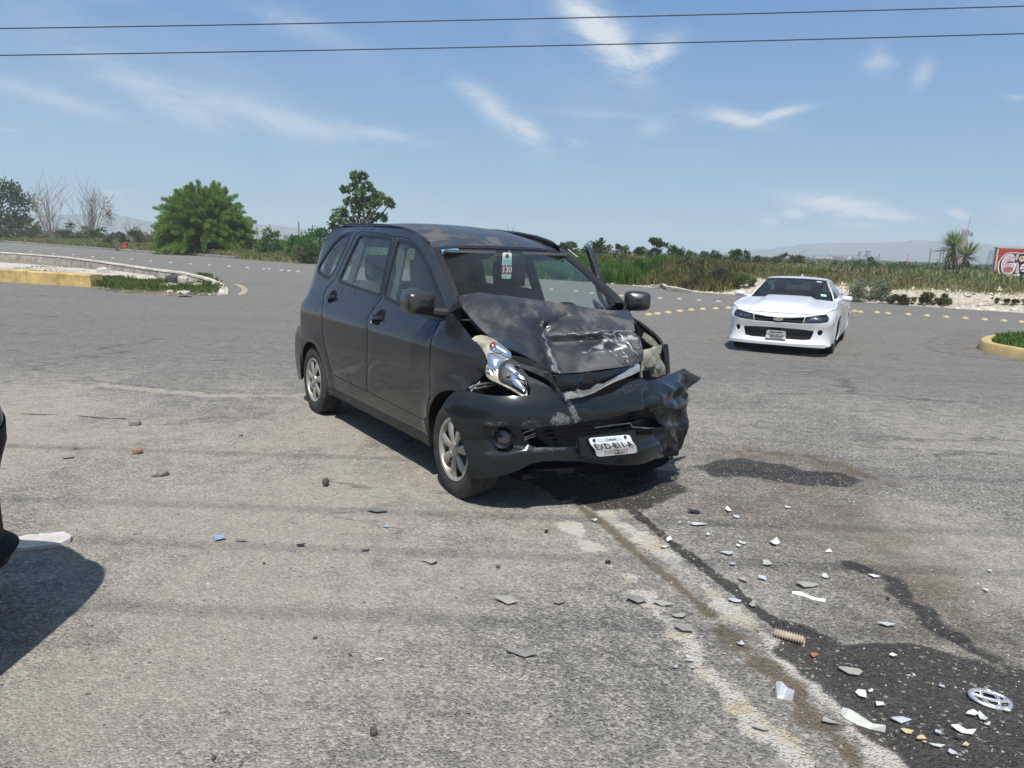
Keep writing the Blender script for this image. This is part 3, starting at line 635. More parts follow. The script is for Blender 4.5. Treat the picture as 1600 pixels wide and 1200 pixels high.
# --- roadside grass
def strip(n, t0, t1, d0, d1, jitter=0):
    """random points beyond the road edge: t along EDGE x range, d outwards"""
    seg = np.diff(EDGE, axis=0); nr = np.stack([-seg[:, 1], seg[:, 0]], 1); nr /= np.linalg.norm(nr, axis=1)[:, None]
    x = rng.uniform(t0, t1, n); i = np.clip(np.searchsorted(EDGE[:, 0], x)-1, 0, len(EDGE)-2); f = ((x-EDGE[i, 0])/(EDGE[i+1, 0]-EDGE[i, 0]))[:, None]
    p = EDGE[i]+seg[i]*f; nn = nr[i]*np.sign(nr[i][:, 1:2]+1e-9); d = rng.uniform(0, 1, n)**1.4*(d1-d0)+d0; q = p+nn*d[:, None]+rng.normal(0, .15, (n, 2))
    k = edge_d(q[:, 0], q[:, 1]) > d0*.6; return q[k]
def grass(name, n, t0, t1, d0, d1, h, w, col, clump=.0, dry=.25, keep=None):
    q = strip(n, t0, t1, d0, d1)
    if clump: k = fbm(q[:, 0], q[:, 1], clump, 3, 77) > .43; q = q[k]
    if keep is not None: q = q[keep(q)]
    z = terrain_h(q[:, 0], q[:, 1]); P = np.column_stack([q, z-.03]); hh = h*(.35+1.2*fbm(q[:, 0], q[:, 1], .55, 3, 12))
    V, C = blades(P, hh, w, col, .5); k = rng.uniform(size=len(P)) < dry; C[k] = cols(int(k.sum()), (.50, .46, .28), .2)
    # patches of greener and browner growth
    g = fbm(q[:, 0], q[:, 1], .16, 3, 55)[:, None]; C = C*np.where(g > .5, [[.92, 1.02, .85]], [[1.06, 1.0, .95]])
    o = tris_mesh(name, V, 5, M['blade'], None, C); return tag(o, kind='stuff')
grass('grass', 95000, 7.5, 46, 2.1, 13, .27, .010, (.36, .375, .17), dry=.34)
grass('grass', 80000, -6, 8, .5, 11, .50, .010, (.35, .37, .14), dry=.3)
grass('grass', 45000, -1.5, 5.2, .25, 3.8, .60, .010, (.27, .44, .09), dry=.1)
grass('grass', 80000, -62, -9, .6, 13, .55, .020, (.36, .40, .15), dry=.32)
grass('grass', 60000, -40, 55, 12, 48, .50, .028, (.34, .35, .165), dry=.34)
# --- low scrub running off to the horizon
def scrub_field(n, xr, yr, hmin, hmax, col, name='undergrowth', near_h=None):
    x = rng.uniform(-1, 1, n); y = yr[0]*(yr[1]/yr[0])**rng.uniform(0, 1, n); x = (xr[0]+(xr[1]-xr[0])*(x*.5+.5))*y
    k = (edge_d(x, y) > 14) & (fbm(x, y, .03, 3, 88) > .38); x, y = x[k], y[k]; Q = []; Cc = []
    z = terrain_h(x, y)
    for i in range(len(x)):
        H = rng.uniform(hmin, hmax)*(1+.0*y[i]); W = H*rng.uniform(1.2, 2.6); m_ = int(90 if y[i] < 160 else 34 if y[i] < 500 else 12); s = W*(.15 if y[i] < 160 else .22)
        u = rand_unit(m_); u[:, 2] = np.abs(u[:, 2]); c = u*np.array([W/2, W/2, H*.85])*rng.uniform(.5, 1, (m_, 1))+np.array([x[i], y[i], z[i]])
        D = u+rand_unit(m_)*.6; D /= np.linalg.norm(D, axis=1)[:, None]; Q.append(leaf_quads(c, D, s*rng.uniform(.5, 1.1, m_), s*rng.uniform(.2, .4, m_))); Cc.append(cols(m_, np.array(col)*rng.uniform(.7, 1.35), .25))
    return tag(tris_mesh(name, np.concatenate(Q), 4, M['leaf'], None, np.concatenate(Cc)), kind='stuff')
scrub_field(2600, (-.9, .9), (70, 500), .6, 1.5, (.12, .155, .065))
scrub_field(3500, (-.9, .9), (300, 2300), .5, 1.2, (.11, .145, .07), name='scrub')
# ------------------------------------------------------------------ plants one can tell apart
def hpx(px, ytop, dist, base): return at_depth(px, ytop, dist)[2]-base[2]
def wpx(w, dist): return w/FPX*dist
# big feathery green tree and the drooping-leaf tree behind the van
b = at(322, 397, 63.0); sprays('feathery_tree', b, hpx(318, 281, 63, b), wpx(158, 63), 420, (.17, .28, .045), 'big round bright green feathery tree beyond the road at the left', nleaf=620, lsz=.135)
b = at(562, 395, 50.0); Ht = hpx(565, 272, 50, b)
def E_(px, py): p = at_depth(px, py, 50.0); return (p[0]-b[0], rng.uniform(-.6, .6), p[2]-b[2])
env = [E_(*q) for q in ((558, 282), (550, 292), (541, 297), (566, 300), (575, 292), (584, 302), (592, 306), (603, 314), (608, 318), (580, 314), (570, 314), (560, 308), (545, 316), (553, 320), (562, 322), (576, 324), (590, 316), (566, 276), (555, 275), (570, 338), (584, 337), (596, 340), (542, 334), (530, 330), (525, 340), (535, 345), (550, 345), (520, 350), (560, 330))]
bushy('droopy_tree', b, Ht, 4.2, (.13, .22, .07), 2300, .27, 'slender tree with drooping leaves rising behind the grey van roof', clumps=20, env=env, droop=.75, col2=(.07, .13, .04), trunk_h=.35, lumpy=.075)
# left dark tree, bare shrubs
b = at(2, 372, 105.0); bushy('dark_tree', b, hpx(15, 286, 105, b), wpx(86, 105), (.09, .13, .055), 4200, .42, 'dark green leafy tree at the far left edge of the photo', col2=(.05, .085, .035), clumps=40, cz=.5, shell=.9)
for (px, yt, w, n_, ln, lab) in ((84, 283, 70, 13, -.18, 'bare grey twiggy tree leaning left, between the dark tree and the flower-flecked one'), (143, 288, 62, 15, .10, 'bare grey tree flecked with pale dry blossom on its right side'), (205, 342, 26, 5, .1, 'small bare dead shrub above the red post'), ):
    b = at(px, 376, 88.0); bare('bare_tree', b, hpx(px, yt, 88, b), wpx(w, 88), lab, n_, .045, lean=ln, sub=6)
b = at(145, 376, 87.5); root = b
U_ = rand_unit(500); cc_ = np.array([1.9, 0, 3.4])+U_*np.array([1.0, .7, 1.9])*rng.uniform(0, 1, (500, 1)); 
o = tris_mesh('dry_blossom', leaf_quads(cc_, rand_unit(500), .16, .07), 4, M['leaf'], None, cols(500, (.42, .38, .32), .2), loc=b); tag(o, kind='stuff')
b = at(430, 372, 60.0)
for (px, py, yt, w, dist, c, lab) in (
    (28, 376, 338, 70, 96, (0.079, 0.105, 0.045), 'dark olive shrub below the dark tree at the far left'), (80, 377, 346, 64, 94, (0.096, 0.119, 0.052), 'olive shrub at the foot of the left bare tree'), (120, 378, 348, 60, 92, (0.088, 0.108, 0.052), 'dark shrub between the two bare grey trees'),
    (165, 380, 354, 60, 84, (0.088, 0.131, 0.049), 'low green shrub just right of the blossom-flecked bare tree'), (222, 384, 358, 46, 76, (0.131, 0.140, 0.079), 'greyish dry shrub between the red post and the feathery tree'), (180, 384, 362, 34, 74, (0.140, 0.140, 0.088), 'small brownish shrub behind the leaning dead stump'),
    (395, 396, 372, 36, 62, (.10, .115, .05), 'pale weedy bush right beside the feathery tree'), (428, 397, 362, 44, 58, (0.096, 0.184, 0.049), 'green bush with a spiky top left of the droopy tree'), (462, 400, 364, 50, 54, (0.088, 0.193, 0.045), 'rounded green bush close to the rear of the grey van'), (500, 402, 356, 54, 51, (0.070, 0.175, 0.038), 'dark green bush under the droopy tree behind the grey van'), (535, 405, 352, 40, 51.5, (0.079, 0.166, 0.044), 'leafy bush at the trunk of the droopy tree'),
    (480, 408, 385, 40, 50.5, (0.158, 0.175, 0.088), 'straggly grey-green weed bush in front of the dark green bush')):
    bb = at(px, py, dist); bushy('shrub', bb, max(.6, hpx(px, yt, dist, bb)), wpx(w, dist), c, 1500, .20, lab, cat='shrub', clumps=16, cz=.42, trunk_h=.12)
for (px, py, yt, w, dist, c, lab) in (
    (700, 400, 362, 60, 58, (0.088, 0.149, 0.052), 'bush hidden behind the grey van roof'), (885, 425, 381, 46, 52, (0.079, 0.123, 0.044), 'dark shrub just right of the grey van windscreen top'), (930, 425, 377, 40, 58, (0.067, 0.105, 0.038), 'dark rounded shrub above the open van door frame'), (965, 425, 384, 44, 60, (0.079, 0.119, 0.045), 'dark shrub at the skyline left of the white tank'), (1003, 425, 389, 30, 60, (0.070, 0.108, 0.045), 'small dark shrub in front of the white tank'),
    (1052, 425, 388, 40, 60, (0.079, 0.114, 0.045), 'shrub right of the tall spiky bush on the skyline'), (1085, 425, 389, 36, 62, (0.079, 0.126, 0.045), 'dark shrub on the skyline left of the white car roof'), (1120, 425, 392, 30, 62, (0.074, 0.112, 0.049), 'low skyline shrub above the grassy mound'), (1150, 425, 391, 46, 60, (0.067, 0.108, 0.042), 'dark green shrub on the skyline above the white car'),
    (1180, 428, 399, 40, 64, (0.123, 0.137, 0.079), 'greyish shrub on the skyline right of the dark green one'), (1225, 428, 398, 44, 58, (0.131, 0.140, 0.084), 'thin brownish shrub above the white car roof'), (1250, 428, 402, 30, 62, (0.088, 0.123, 0.052), 'small shrub left of the distant factory'), (1365, 428, 404, 64, 60, (0.091, 0.130, 0.052), 'wide low shrub in front of the distant furnace towers'), (1300, 430, 411, 50, 70, (0.096, 0.131, 0.061), 'low olive shrub on the plain below the distant factory'), (1440, 430, 413, 50, 80, (0.105, 0.140, 0.070), 'low shrub on the plain left of the yuccas')):
    bb = at(px, py, dist); bushy('shrub', bb, max(.7, hpx(px, yt, dist, bb)), wpx(w, dist), c, 1000, .19, lab, cat='shrub', clumps=14, cz=.5, trunk_h=.12)
b = at(1024, 420, 56.0); bushy('spiky_shrub', b, hpx(1024, 373, 56, b), wpx(26, 56), (.07, .09, .05), 420, .26, 'open upright bush sticking above the skyline beside the white tank', cat='shrub', clumps=14, cz=.62, droop=-.4, lumpy=.16)
bare('bare_tree', at(795, 392, 60.0), hpx(795, 350, 60, at(795, 392, 60.0)), .9, 'tiny bare twigs peeking over the grey van roof', 4, .022, sub=5)
# near plants on the bank at the right
bb = at(1357, 474, 28.3); bushy('grey_green_bush', bb, hpx(1357, 433, 28.3, bb), wpx(64, 28.3), (.17, .20, .12), 3000, .085, 'rounded grey-green bush beside the white car on the road edge', cat='bush', clumps=30, cz=.42, trunk_h=.1, col2=(.24, .26, .17))
for (px, py, yt, w, dist, c, lab) in ((1456, 482, 459, 56, 27.4, (0.123, 0.126, 0.052), 'low brown-green bush in the chalky bank, larger of the two'), (1405, 478, 463, 34, 27.6, (0.105, 0.108, 0.052), 'tiny brown bush between the grey-green bush and the larger brown one'), (1580, 487, 470, 60, 26.5, (.11, .095, .055), 'dry brown tangle on the chalky bank below the graffiti wall'),
    (1098, 458, 427, 62, 32.2, (.125, .140, .035), 'yellow-green grassy bush at the kerb left of the white car'), (1060, 450, 425, 40, 35.5, (.13, .14, .05), 'yellowish bush behind the broken concrete slab'), (1128, 456, 420, 52, 31.8, (.12, .115, .075), 'dry grey brushwood heap left of the white car mirror'), (1160, 458, 428, 34, 31.5, (0.131, 0.210, 0.070), 'small green bush right behind the white car mirror')):
    bb = at(px, py, dist); bushy('bush', bb, hpx(px, yt, dist, bb), wpx(w, dist), c, 2200, .11, lab, cat='bush', clumps=22, cz=.4, trunk_h=.1, mode='feather')
# yuccas
def yucca(px, py, yhead, dist, rl, lab, n=260):
    b = at(px, py, dist); r = empty('yucca', b); tag(r, lab, 'yucca', 'yuccas beside the graffiti wall'); hz_ = hpx(px, yhead, dist, b); Q = []; Cc = []
    for k in range(n):
        el = math.asin(rng.uniform(-.35, 1)); a = rng.uniform(0, 6.283); d = np.array([math.cos(a)*math.cos(el), math.sin(a)*math.cos(el), math.sin(el)]); s = np.cross(d, [0, 0, 1.]); s /= np.linalg.norm(s)+1e-9
        L = rl*rng.uniform(.75, 1.1); w = .045*dist/60; p0 = np.array([0, 0, hz_]); t = p0+d*L+np.array([0, 0, -.10*L]); m_ = p0+d*L*.4
        Q.append([p0, m_+s*w, t, m_-s*w]); Cc.append(cols(1, (.20, .28, .10) if el > .1 else (.22, .22, .11), .3)[0])
    for k in range(220):
        a = rng.uniform(0, 6.283); zz = hz_*rng.uniform(.35, 1); d = np.array([math.cos(a), math.sin(a), 0]); s = np.array([-math.sin(a), math.cos(a), 0]); L = rl*rng.uniform(.5, .9); w = .035*dist/60
        p0 = np.array([0, 0, zz]); t = p0+d*L*.42+np.array([0, 0, -L*.8]); t[2] = max(t[2], .05); m_ = p0+d*L*.3+np.array([0, 0, -L*.3]); Q.append([p0, m_+s*w, t, m_-s*w]); Cc.append(cols(1, (.34, .27, .16), .3)[0])
    tris_mesh('crown', np.array(Q), 4, M['leaf'], r, np.array(Cc)); t = MB(); t.tube([(0, 0, -.2), (.05, 0, hz_*.5), (0, 0, hz_)], [.22, .18, .15], 8); t.build('trunk', M['bark'], r)
yucca(1484, 426, 386, 60, 1.75, 'taller yucca, its round green head in front of the phone mast'); yucca(1506, 427, 400, 58, 1.5, 'shorter yucca leaning right beside the taller one', 220)
# ------------------------------------------------------------------ distant structures
M['steel'] = simple('galvanised_steel', (.12, .12, .13), .7, var=.2, scale=.5); M['rust'] = simple('rusty_plant_steel', (.06, .045, .05), .8, var=.3, scale=.1)
M['blue_shed'] = simple('blue_shed', (.08, .13, .24), .7, scale=.1); M['pale'] = simple('pale_wall', (.55, .54, .50), .8, scale=.2); M['redwhite'] = simple('mast_red', (.42, .14, .11), .7)
M['wood'] = simple('pole_wood', (.12, .09, .07), .9)
def lattice(name, px, pyb, pyt, dist, w0, w1, label, cat, mat, segs=9, arms=()):
    b = at(px, pyb, dist); H = at_depth(px, pyt, dist)[2]-b[2]; m_ = MB(); q = [(-1, -1), (1, -1), (1, 1), (-1, 1)]; r = .0009*dist*.35
    W = lambda z: (w0+(w1-w0)*z/H)/2
    for a, c in q: m_.tube([(a*W(0), c*W(0), 0), (a*W(H), c*W(H), H)], r, 4)
    for k in range(segs):
        z0, z1 = H*k/segs, H*(k+1)/segs
        for i in range(4):
            a, c = q[i], q[(i+1) % 4]; m_.tube([(a[0]*W(z0), a[1]*W(z0), z0), (c[0]*W(z1), c[1]*W(z1), z1)], r*.7, 3); m_.tube([(c[0]*W(z0), c[1]*W(z0), z0), (a[0]*W(z1), a[1]*W(z1), z1)], r*.7, 3); m_.tube([(a[0]*W(z1), a[1]*W(z1), z1), (c[0]*W(z1), c[1]*W(z1), z1)], r*.7, 3)
    for z, L in arms: m_.tube([(-L, 0, H*z), (L, 0, H*z)], r*1.2, 4)
    root = empty(name, b); tag(root, label, cat); m_.build('lattice', mat, root, smooth=False); return root, H
r_, H_ = lattice('phone_mast', 1500, 420, 358, 420, 3.4, 2.0, 'red and white lattice phone mast behind the yuccas', 'phone mast', M['redwhite'], 12)
for k, (dx, dz) in enumerate(((-3.6, -1.6), (-2.4, -.6), (0, 0), (2.6, -.8), (3.4, -1.2), (-1.2, -.3), (1.4, 0))):
    m_ = MB(); m_.box((dx, -1.2, H_-1.6+dz), (.45, .4, 2.4)); m_.tube([(dx, -1, H_-1.8+dz), (0, 0, H_-1.8+dz)], .12, 4); m_.build('antenna', M['steel'], r_, smooth=False)
m_ = MB(); m_.tube([(1.2, 0, H_-1), (2.0, 0, H_+6.5)], .14, 4); m_.build('rod', M['steel'], r_)
lattice('power_pylon', 1547, 418, 391, 700, 6.5, 2.4, 'grey lattice power pylon left of the graffiti wall', 'pylon', M['steel'], 7, ((.75, 5), (.92, 4)))
for (px, yb, yt, dist, lab) in ((1451.5, 412, 388, 480, 'single dark pole standing alone left of the yuccas'), (1467, 416, 391, 400, 'dark pole with crossarms, left one of the pair beside the yuccas'), (1472, 414, 390, 430, 'dark pole with crossarms, right one of the pair beside the yuccas'), (422, 374, 350, 560, 'thin pale pole on the left horizon'), (1317, 408, 398, 740, 'thin pole among the distant factory sheds'), (1373, 408, 396, 740, 'thin pole right of the distant furnace towers'), (467, 376, 346, 420, 'thin tall mast over the shrubs left of the grey van')):
    b = at(px, yb, dist); H = at_depth(px, yt, dist)[2]-b[2]; m_ = MB(); m_.tube([(0, 0, -1), (0, 0, H)], [dist*.0011, dist*.0008], 6)
    if 'crossarms' in lab: m_.tube([(-5, 0, H*.92), (3, 0, H*.97)], dist*.0004, 4); m_.tube([(-4.5, 0, H*.3), (0, 0, H*.42)], dist*.0003, 4)
    tag(m_.build('utility_pole', M['wood'], loc=b), lab, 'utility pole')
# steelworks on the horizon
def plant(name, px, w, yb, yt, dist, mat, label, cat='factory building', shape='shed'):
    b = at(px, yb, dist); H = at_depth(px, yt, dist)[2]-b[2]; W = wpx(w, dist); m_ = MB(); root = empty(name, (b[0], b[1], b[2]-1)); tag(root, label, cat)
    if shape == 'shed':
        V = [(-W/2, -W*.3, 0), (W/2, -W*.3, 0), (W/2, W*.3, 0), (-W/2, W*.3, 0), (-W/2, -W*.3, H*.82), (W/2, -W*.3, H*.82), (W/2, W*.3, H*.82), (-W/2, W*.3, H*.82), (-W/2, 0, H+1), (W/2, 0, H+1)]
        m_.add(V, [(0, 1, 5, 4), (2, 3, 7, 6), (1, 2, 6, 9, 5), (3, 0, 4, 8, 7)]); m_.build('walls', mat, root, smooth=False); r2 = MB(); r2.add([V[4], V[5], V[9], V[8], V[6], V[7]], [(0, 1, 2, 3), (2, 4, 5, 3)]); r2.build('roof', M['steel'], root, smooth=False)
    elif shape == 'furnace':
        m_.lathe([(W*.34, 0), (W*.34, H*.35), (W*.24, H*.55), (W*.16, H*.8), (W*.10, H*.85), (W*.10, H)], 10); m_.build('stack', mat, root)
        for k in range(4): t = MB(); t.tube([(W*(-.5+.3*k), 0, 0), (W*(-.3+.2*k), 0, H*(.5+.12*k)), (0, 0, H*.95)], W*.05, 5); t.build('duct', mat, root)
        t = MB(); t.box((W*.18, 0, H*.93), (W*.6, W*.4, H*.10)); t.build('platform', mat, root)
    elif shape == 'tank':
        m_.lathe([(W/2, 0), (W/2, H*.75), (W*.35, H*.9), (0, H+1)], 16); m_.build('shell', mat, root)
    elif shape == 'crane':
        m_.tube([(0, 0, 0), (0, 0, H*.8)], W*.06, 4); m_.tube([(-W*.4, 0, H*.65), (W*.5, 0, H)], W*.05, 4); m_.build('jib', mat, root)
    return root
for a in ((1254, 17, 405, 398, 760, M['rust'], 'long brown factory shed, leftmost on the horizon'), (1284, 26, 406, 399, 760, M['pale'], 'pale low factory shed right of the brown one'), (1305, 18, 407, 398, 760, M['rust'], 'brown factory shed with a rounded roof'), (1328, 12, 408, 398.5, 760, M['pale'], 'small pale factory shed left of the furnace towers'), (1343, 22, 408, 401, 750, M['blue_shed'], 'blue-roofed shed under the furnace towers'), (1362, 14, 409, 400, 750, M['rust'], 'rust coloured shed right of the furnace towers')):
    plant('factory_shed', *a)
plant('furnace_tower', 1341, 9, 406, 391.5, 770, M['rust'], 'narrow blast furnace tower, left of the two', 'furnace', 'furnace'); plant('furnace_tower', 1353, 13, 407, 390, 770, M['rust'], 'broad blast furnace tower with a platform on top, right of the two', 'furnace', 'furnace')
plant('crane', 1253, 14, 402, 389, 760, M['steel'], 'slanting crane jib above the brown shed', 'crane', 'crane'); plant('crane', 1292, 8, 404, 392, 760, M['steel'], 'small hoist frame above the pale factory shed', 'crane', 'crane')
plant('brick_tower', 1417, 5, 412, 396, 700, M['redwhite'], 'small reddish tower alone on the plain', 'tower', 'furnace'); plant('white_hut', 1395, 3, 409, 405.5, 700, M['pale'], 'tiny white hut on the plain left of the reddish tower', 'hut')
plant('white_tank', 1006, 9, 398, 386, 300, M['pale'], 'white water tank peeking above the skyline bushes', 'tank', 'tank'); plant('white_hut', 998, 9, 398, 393, 290, M['pale'], 'low white roof left of the white tank', 'hut')
plant('chimney', 401.5, 3.2, 372, 352, 700, M['steel'], 'grey chimney stack on the left horizon', 'chimney', 'tank')
rr = random.Random(4)
for k, (px, w, yb, yt) in enumerate(((396, 9, 372, 368), (405, 7, 373, 369.5), (412, 8, 373, 370), (421, 6, 374, 370.5), (384, 8, 371, 368), (440, 7, 375, 371.5), (233, 7, 362, 358), (428, 5, 375, 371), (452, 8, 376, 372.5))):
    r = plant('house', px, w, yb, yt, 620, M['pale'], ('leftmost', 'tallest', 'second tallest', 'narrow', 'wide', 'rightmost but one', 'far left solitary', 'smallest', 'rightmost')[(1, 2, 3, 4, 5, 6, 7, 8, 9)[k]-1]+' pale house of the town on the left horizon', 'house'); r['group'] = 'pale houses of the far town'
# red post and leaning stump
b = at(196, 386, 68.0); r = empty('red_post', b); tag(r, 'short orange-red post in the weeds beyond the left road', 'post'); m_ = MB(); m_.lathe([(.0, 0), (.15, 0), (.15, .62), (0, .62)], 12); M['orange'] = simple('orange_red', (.50, .055, .02), .6); m_.build('body', M['orange'], r); m_ = MB(); m_.lathe([(0, .62), (.17, .62), (.17, .70), (0, .74)], 12); m_.build('cap', M['orange'], r)
b = at(186, 387, 67.0); m_ = MB(); m_.tube([(0, 0, -.1), (-.25, 0, .45), (-.55, 0, .95)], [.10, .11, .06], 7); tag(m_.build('dead_stump', M['bark'], loc=b), 'dark leaning dead stump just left of the orange-red post', 'stump')
# kerb along the far left road
def ribbon_kerb(name, line, w, h, mat, label, cat, top_mat=None):
    P = np.array(line, float); n = len(P); tn = np.gradient(P, axis=0); nr = np.stack([-tn[:, 1], tn[:, 0]], 1); nr /= np.linalg.norm(nr, axis=1)[:, None]
    m_ = MB(); rows = []
    for i in range(n):
        a = P[i]; o = P[i]+nr[i]*w; hh = h*(1+.08*(vnoise(i*.9, 3, 1, 2)-.5)); c = nr[i]*.025
        rows.append([(*a, -.05), (*a, hh-.03), (*(a+c), hh), (*(o-c), hh), (*o, hh-.03), (*o, -.05)])
    m_.grid(np.array(rows)); k = 0; m_.F.append(tuple(range(6))); m_.F.append(tuple((n-1)*6+q for q in range(6))[::-1])
    return tag(m_.build(name, mat, smooth=False), label, cat)
M['kerb_grey'] = simple('grey_kerb', (.20, .19, .17), .9, var=.3, scale=2, bmp=.3)
seg = [tuple(EDGE[i]*(1-t)+EDGE[i+1]*t) for i in range(1, 5) for t in np.linspace(0, 1, 12, endpoint=False)]+[tuple(EDGE[5])]
seg = [s for s in seg if s[0] < -20]; ribbon_kerb('kerb', seg, .3, .17, M['kerb_grey'], 'long grey kerb along the far side of the left road', 'kerb')
# ------------------------------------------------------------------ graffiti wall
def graffiti():
    d0 = 45.0; A = at_depth(1549, 433, d0); gz = on(A[0], A[1])[2]; T = at_depth(1553, 387.5, d0)[2]; H = T-gz+.0; Wd = 5.5; th = .28
    rz = math.radians(-6); root = empty('graffiti_wall', (A[0]+.12, A[1], gz), rz); tag(root, 'red wall painted with pink and white bubble graffiti at the right edge', 'wall')
    Mr = simple('red_wall_paint', (.33, .035, .028), .8, var=.22, scale=1.2, dirt=((.24, .13, .10), .58, .5), bmp=.1); Mc = simple('wall_render', (.48, .38, .30), .9, var=.15)
    m_ = MB(); m_.box((Wd/2, .02+th/2, H/2-.2), (Wd, th, H+.4)); o = m_.build('wall_core', Mc, root, smooth=False)
    m_ = MB(); m_.box((Wd/2+.05, .0, H/2-.2), (Wd-.1, .04, H+.32)); m_.build('red_face', Mr, root, smooth=False)
    sx = .060*1.02/15*15  # metres per crop unit handled below
    def uv(u, v): return ((u-200)/15*d0/FPX*1.03, -.03, H+.02-((v-262)-(u-200)*.035)/15*d0/FPX*.99)
    mats = {'w': simple('graffiti_white', (.72, .70, .70), .7, var=.1), 'k': simple('graffiti_black', (.015, .014, .016), .7), 'p': simple('graffiti_pink', (.50, .36, .42), .7, var=.2, scale=5), 'r': simple('graffiti_dark_red', (.30, .10, .09), .7, var=.4, scale=12), 'c': simple('graffiti_cream', (.62, .45, .38), .7)}
    def ell(cx, cy, rx, ry, n=22, ph=0): return [(cx+rx*math.cos(2*math.pi*k/n+ph), cy+ry*math.sin(2*math.pi*k/n+ph)*1.0) for k in range(n)]
    L = [('w', [(255, 620), (275, 540), (330, 450), (400, 390), (480, 360), (560, 375), (640, 365), (690, 395), (740, 370), (800, 385), (850, 420), (960, 425), (1200, 380), (1500, 420), (1750, 480), (1750, 900), (1500, 1010), (1200, 980), (960, 1010), (880, 950), (820, 950), (770, 1000), (700, 1010), (600, 985), (520, 940), (400, 940), (330, 900), (275, 800), (255, 700)]),
         ('k', [(278, 620), (300, 530), (350, 460), (420, 395), (490, 375), (570, 390), (640, 380), (690, 410), (740, 385), (800, 400), (850, 440), (960, 445), (1200, 400), (1480, 440), (1720, 500), (1720, 880), (1480, 985), (1200, 955), (960, 985), (880, 930), (820, 930), (760, 975), (690, 985), (600, 960), (530, 915), (410, 920), (345, 880), (295, 790), (278, 700)]),
         ('w', [(315, 660), (330, 540), (400, 430), (500, 390), (560, 420), (585, 500), (580, 580), (640, 640), (620, 780), (560, 880), (480, 915), (400, 880), (345, 800)]), ('p', [(330, 660), (345, 550), (410, 445), (500, 405), (550, 430), (570, 500), (560, 570), (480, 590), (440, 650), (470, 630), (560, 615), (605, 660), (600, 770), (545, 865), (480, 895), (410, 865), (360, 790)]),
         ('r', ell(480, 760, 105, 65)), ('k', [(430, 590), (470, 575), (590, 570), (590, 605), (500, 600), (450, 625)]), ('p', [(600, 410), (650, 400), (670, 450), (640, 540), (605, 560), (590, 500)]), ('k', ell(735, 520, 78, 85)), ('c', ell(733, 515, 60, 66)), ('r', ell(730, 505, 28, 30)),
         ('p', [(610, 590), (680, 600), (690, 700), (720, 820), (700, 850), (620, 840), (645, 750), (640, 650)]), ('w', [(590, 870), (740, 850), (750, 900), (700, 945), (640, 935), (595, 900)]), ('k', ell(800, 720, 110, 115)), ('w', ell(800, 720, 82, 92)), ('k', [(715, 690), (800, 680), (820, 700), (720, 705)]), ('k', [(715, 760), (830, 745), (835, 765), (725, 785)]), ('p', ell(780, 735, 30, 18)),
         ('w', [(800, 470), (960, 480), (1100, 520), (1080, 640), (960, 640), (850, 600)]), ('k', [(780, 545), (850, 530), (940, 560), (850, 590)]), ('w', [(900, 760), (1050, 700), (1120, 800), (1050, 930), (930, 900)]), ('p', ell(1250, 620, 150, 160)), ('w', ell(1260, 830, 120, 90)), ('p', ell(1550, 700, 120, 190)), ('k', ell(1400, 760, 40, 120))]
    for i, (c, poly) in enumerate(L):
        U, F = cdt(chaikin(poly, 2), [], 400, 30); y = -.022-.0035*(i+1)
        V = [(*uv(a, b_)[:1], y, uv(a, b_)[2]) for a, b_ in U]; me = mesh('graffiti_shape', V, F, mats[c], root, False)
    m_ = MB(); m_.box((Wd/2, .02+th/2, H+.03), (Wd+.05, th+.05, .05)); m_.build('coping', Mc, root, smooth=False)
graffiti()
# ------------------------------------------------------------------ left traffic island
M['yellow'] = simple('yellow_kerb_paint', (.46, .33, .13), .8, var=.3, scale=3, dirt=((.28, .24, .17), .52, .75), bmp=.3)
M['whitekerb'] = simple('chalky_white_kerb', (.55, .50, .42), .85, var=.25, scale=3, dirt=((.30, .26, .20), .46, .8))
M['stone'] = simple('rough_grey_concrete', (.27, .25, .22), .95, var=.35, scale=2.5, dirt=((.14, .12, .10), .55, .6), bmp=.8)
M['slabm'] = simple('pale_concrete', (.46, .42, .36), .9, var=.2, scale=1.2, dirt=((.20, .17, .12), .55, .6), bmp=.4)
M['rock'] = simple('pale_limestone', (.46, .42, .35), .95, var=.3, scale=4, dirt=((.18, .15, .12), .5, .5), bmp=.6); M['darkrock'] = simple('dark_asphalt_lump', (.06, .06, .06), .9, var=.3, scale=4, bmp=.5)
k0 = np.array(ground(0, 440)[:2]); k1 = np.array(ground(142, 449)[:2]); dirk = (k1-k0)/np.linalg.norm(k1-k0); nrk = np.array([-dirk[1], dirk[0]])
r = empty('yellow_kerb', (0, 0, 0)); tag(r, 'tall weathered yellow kerb of the left traffic island, ending in a broken face', 'kerb')
s_ = np.linalg.norm(k1-k0)
for k in range(9):
    e = k1-dirk*k*2.4; a = e-dirk*2.385; w_ = .42; h_ = .36+.015*math.sin(k*2.1); q = [a, e, e+nrk*w_, a+nrk*w_]; c = .03; i_ = [a+nrk*c+dirk*c*.3, e+nrk*c-dirk*c*.3, e+nrk*(w_-c), a+nrk*(w_-c)]
    m_ = MB(); m_.add([(*p, -.05) for p in q]+[(*p, h_-.03) for p in q]+[(*p, h_) for p in i_], [(0, 1, 5, 4), (1, 2, 6, 5), (2, 3, 7, 6), (3, 0, 4, 7), (4, 5, 9, 8), (5, 6, 10, 9), (6, 7, 11, 10), (7, 4, 8, 11), (8, 9, 10, 11)]); m_.build('kerb_block', M['yellow'], r, smooth=False)
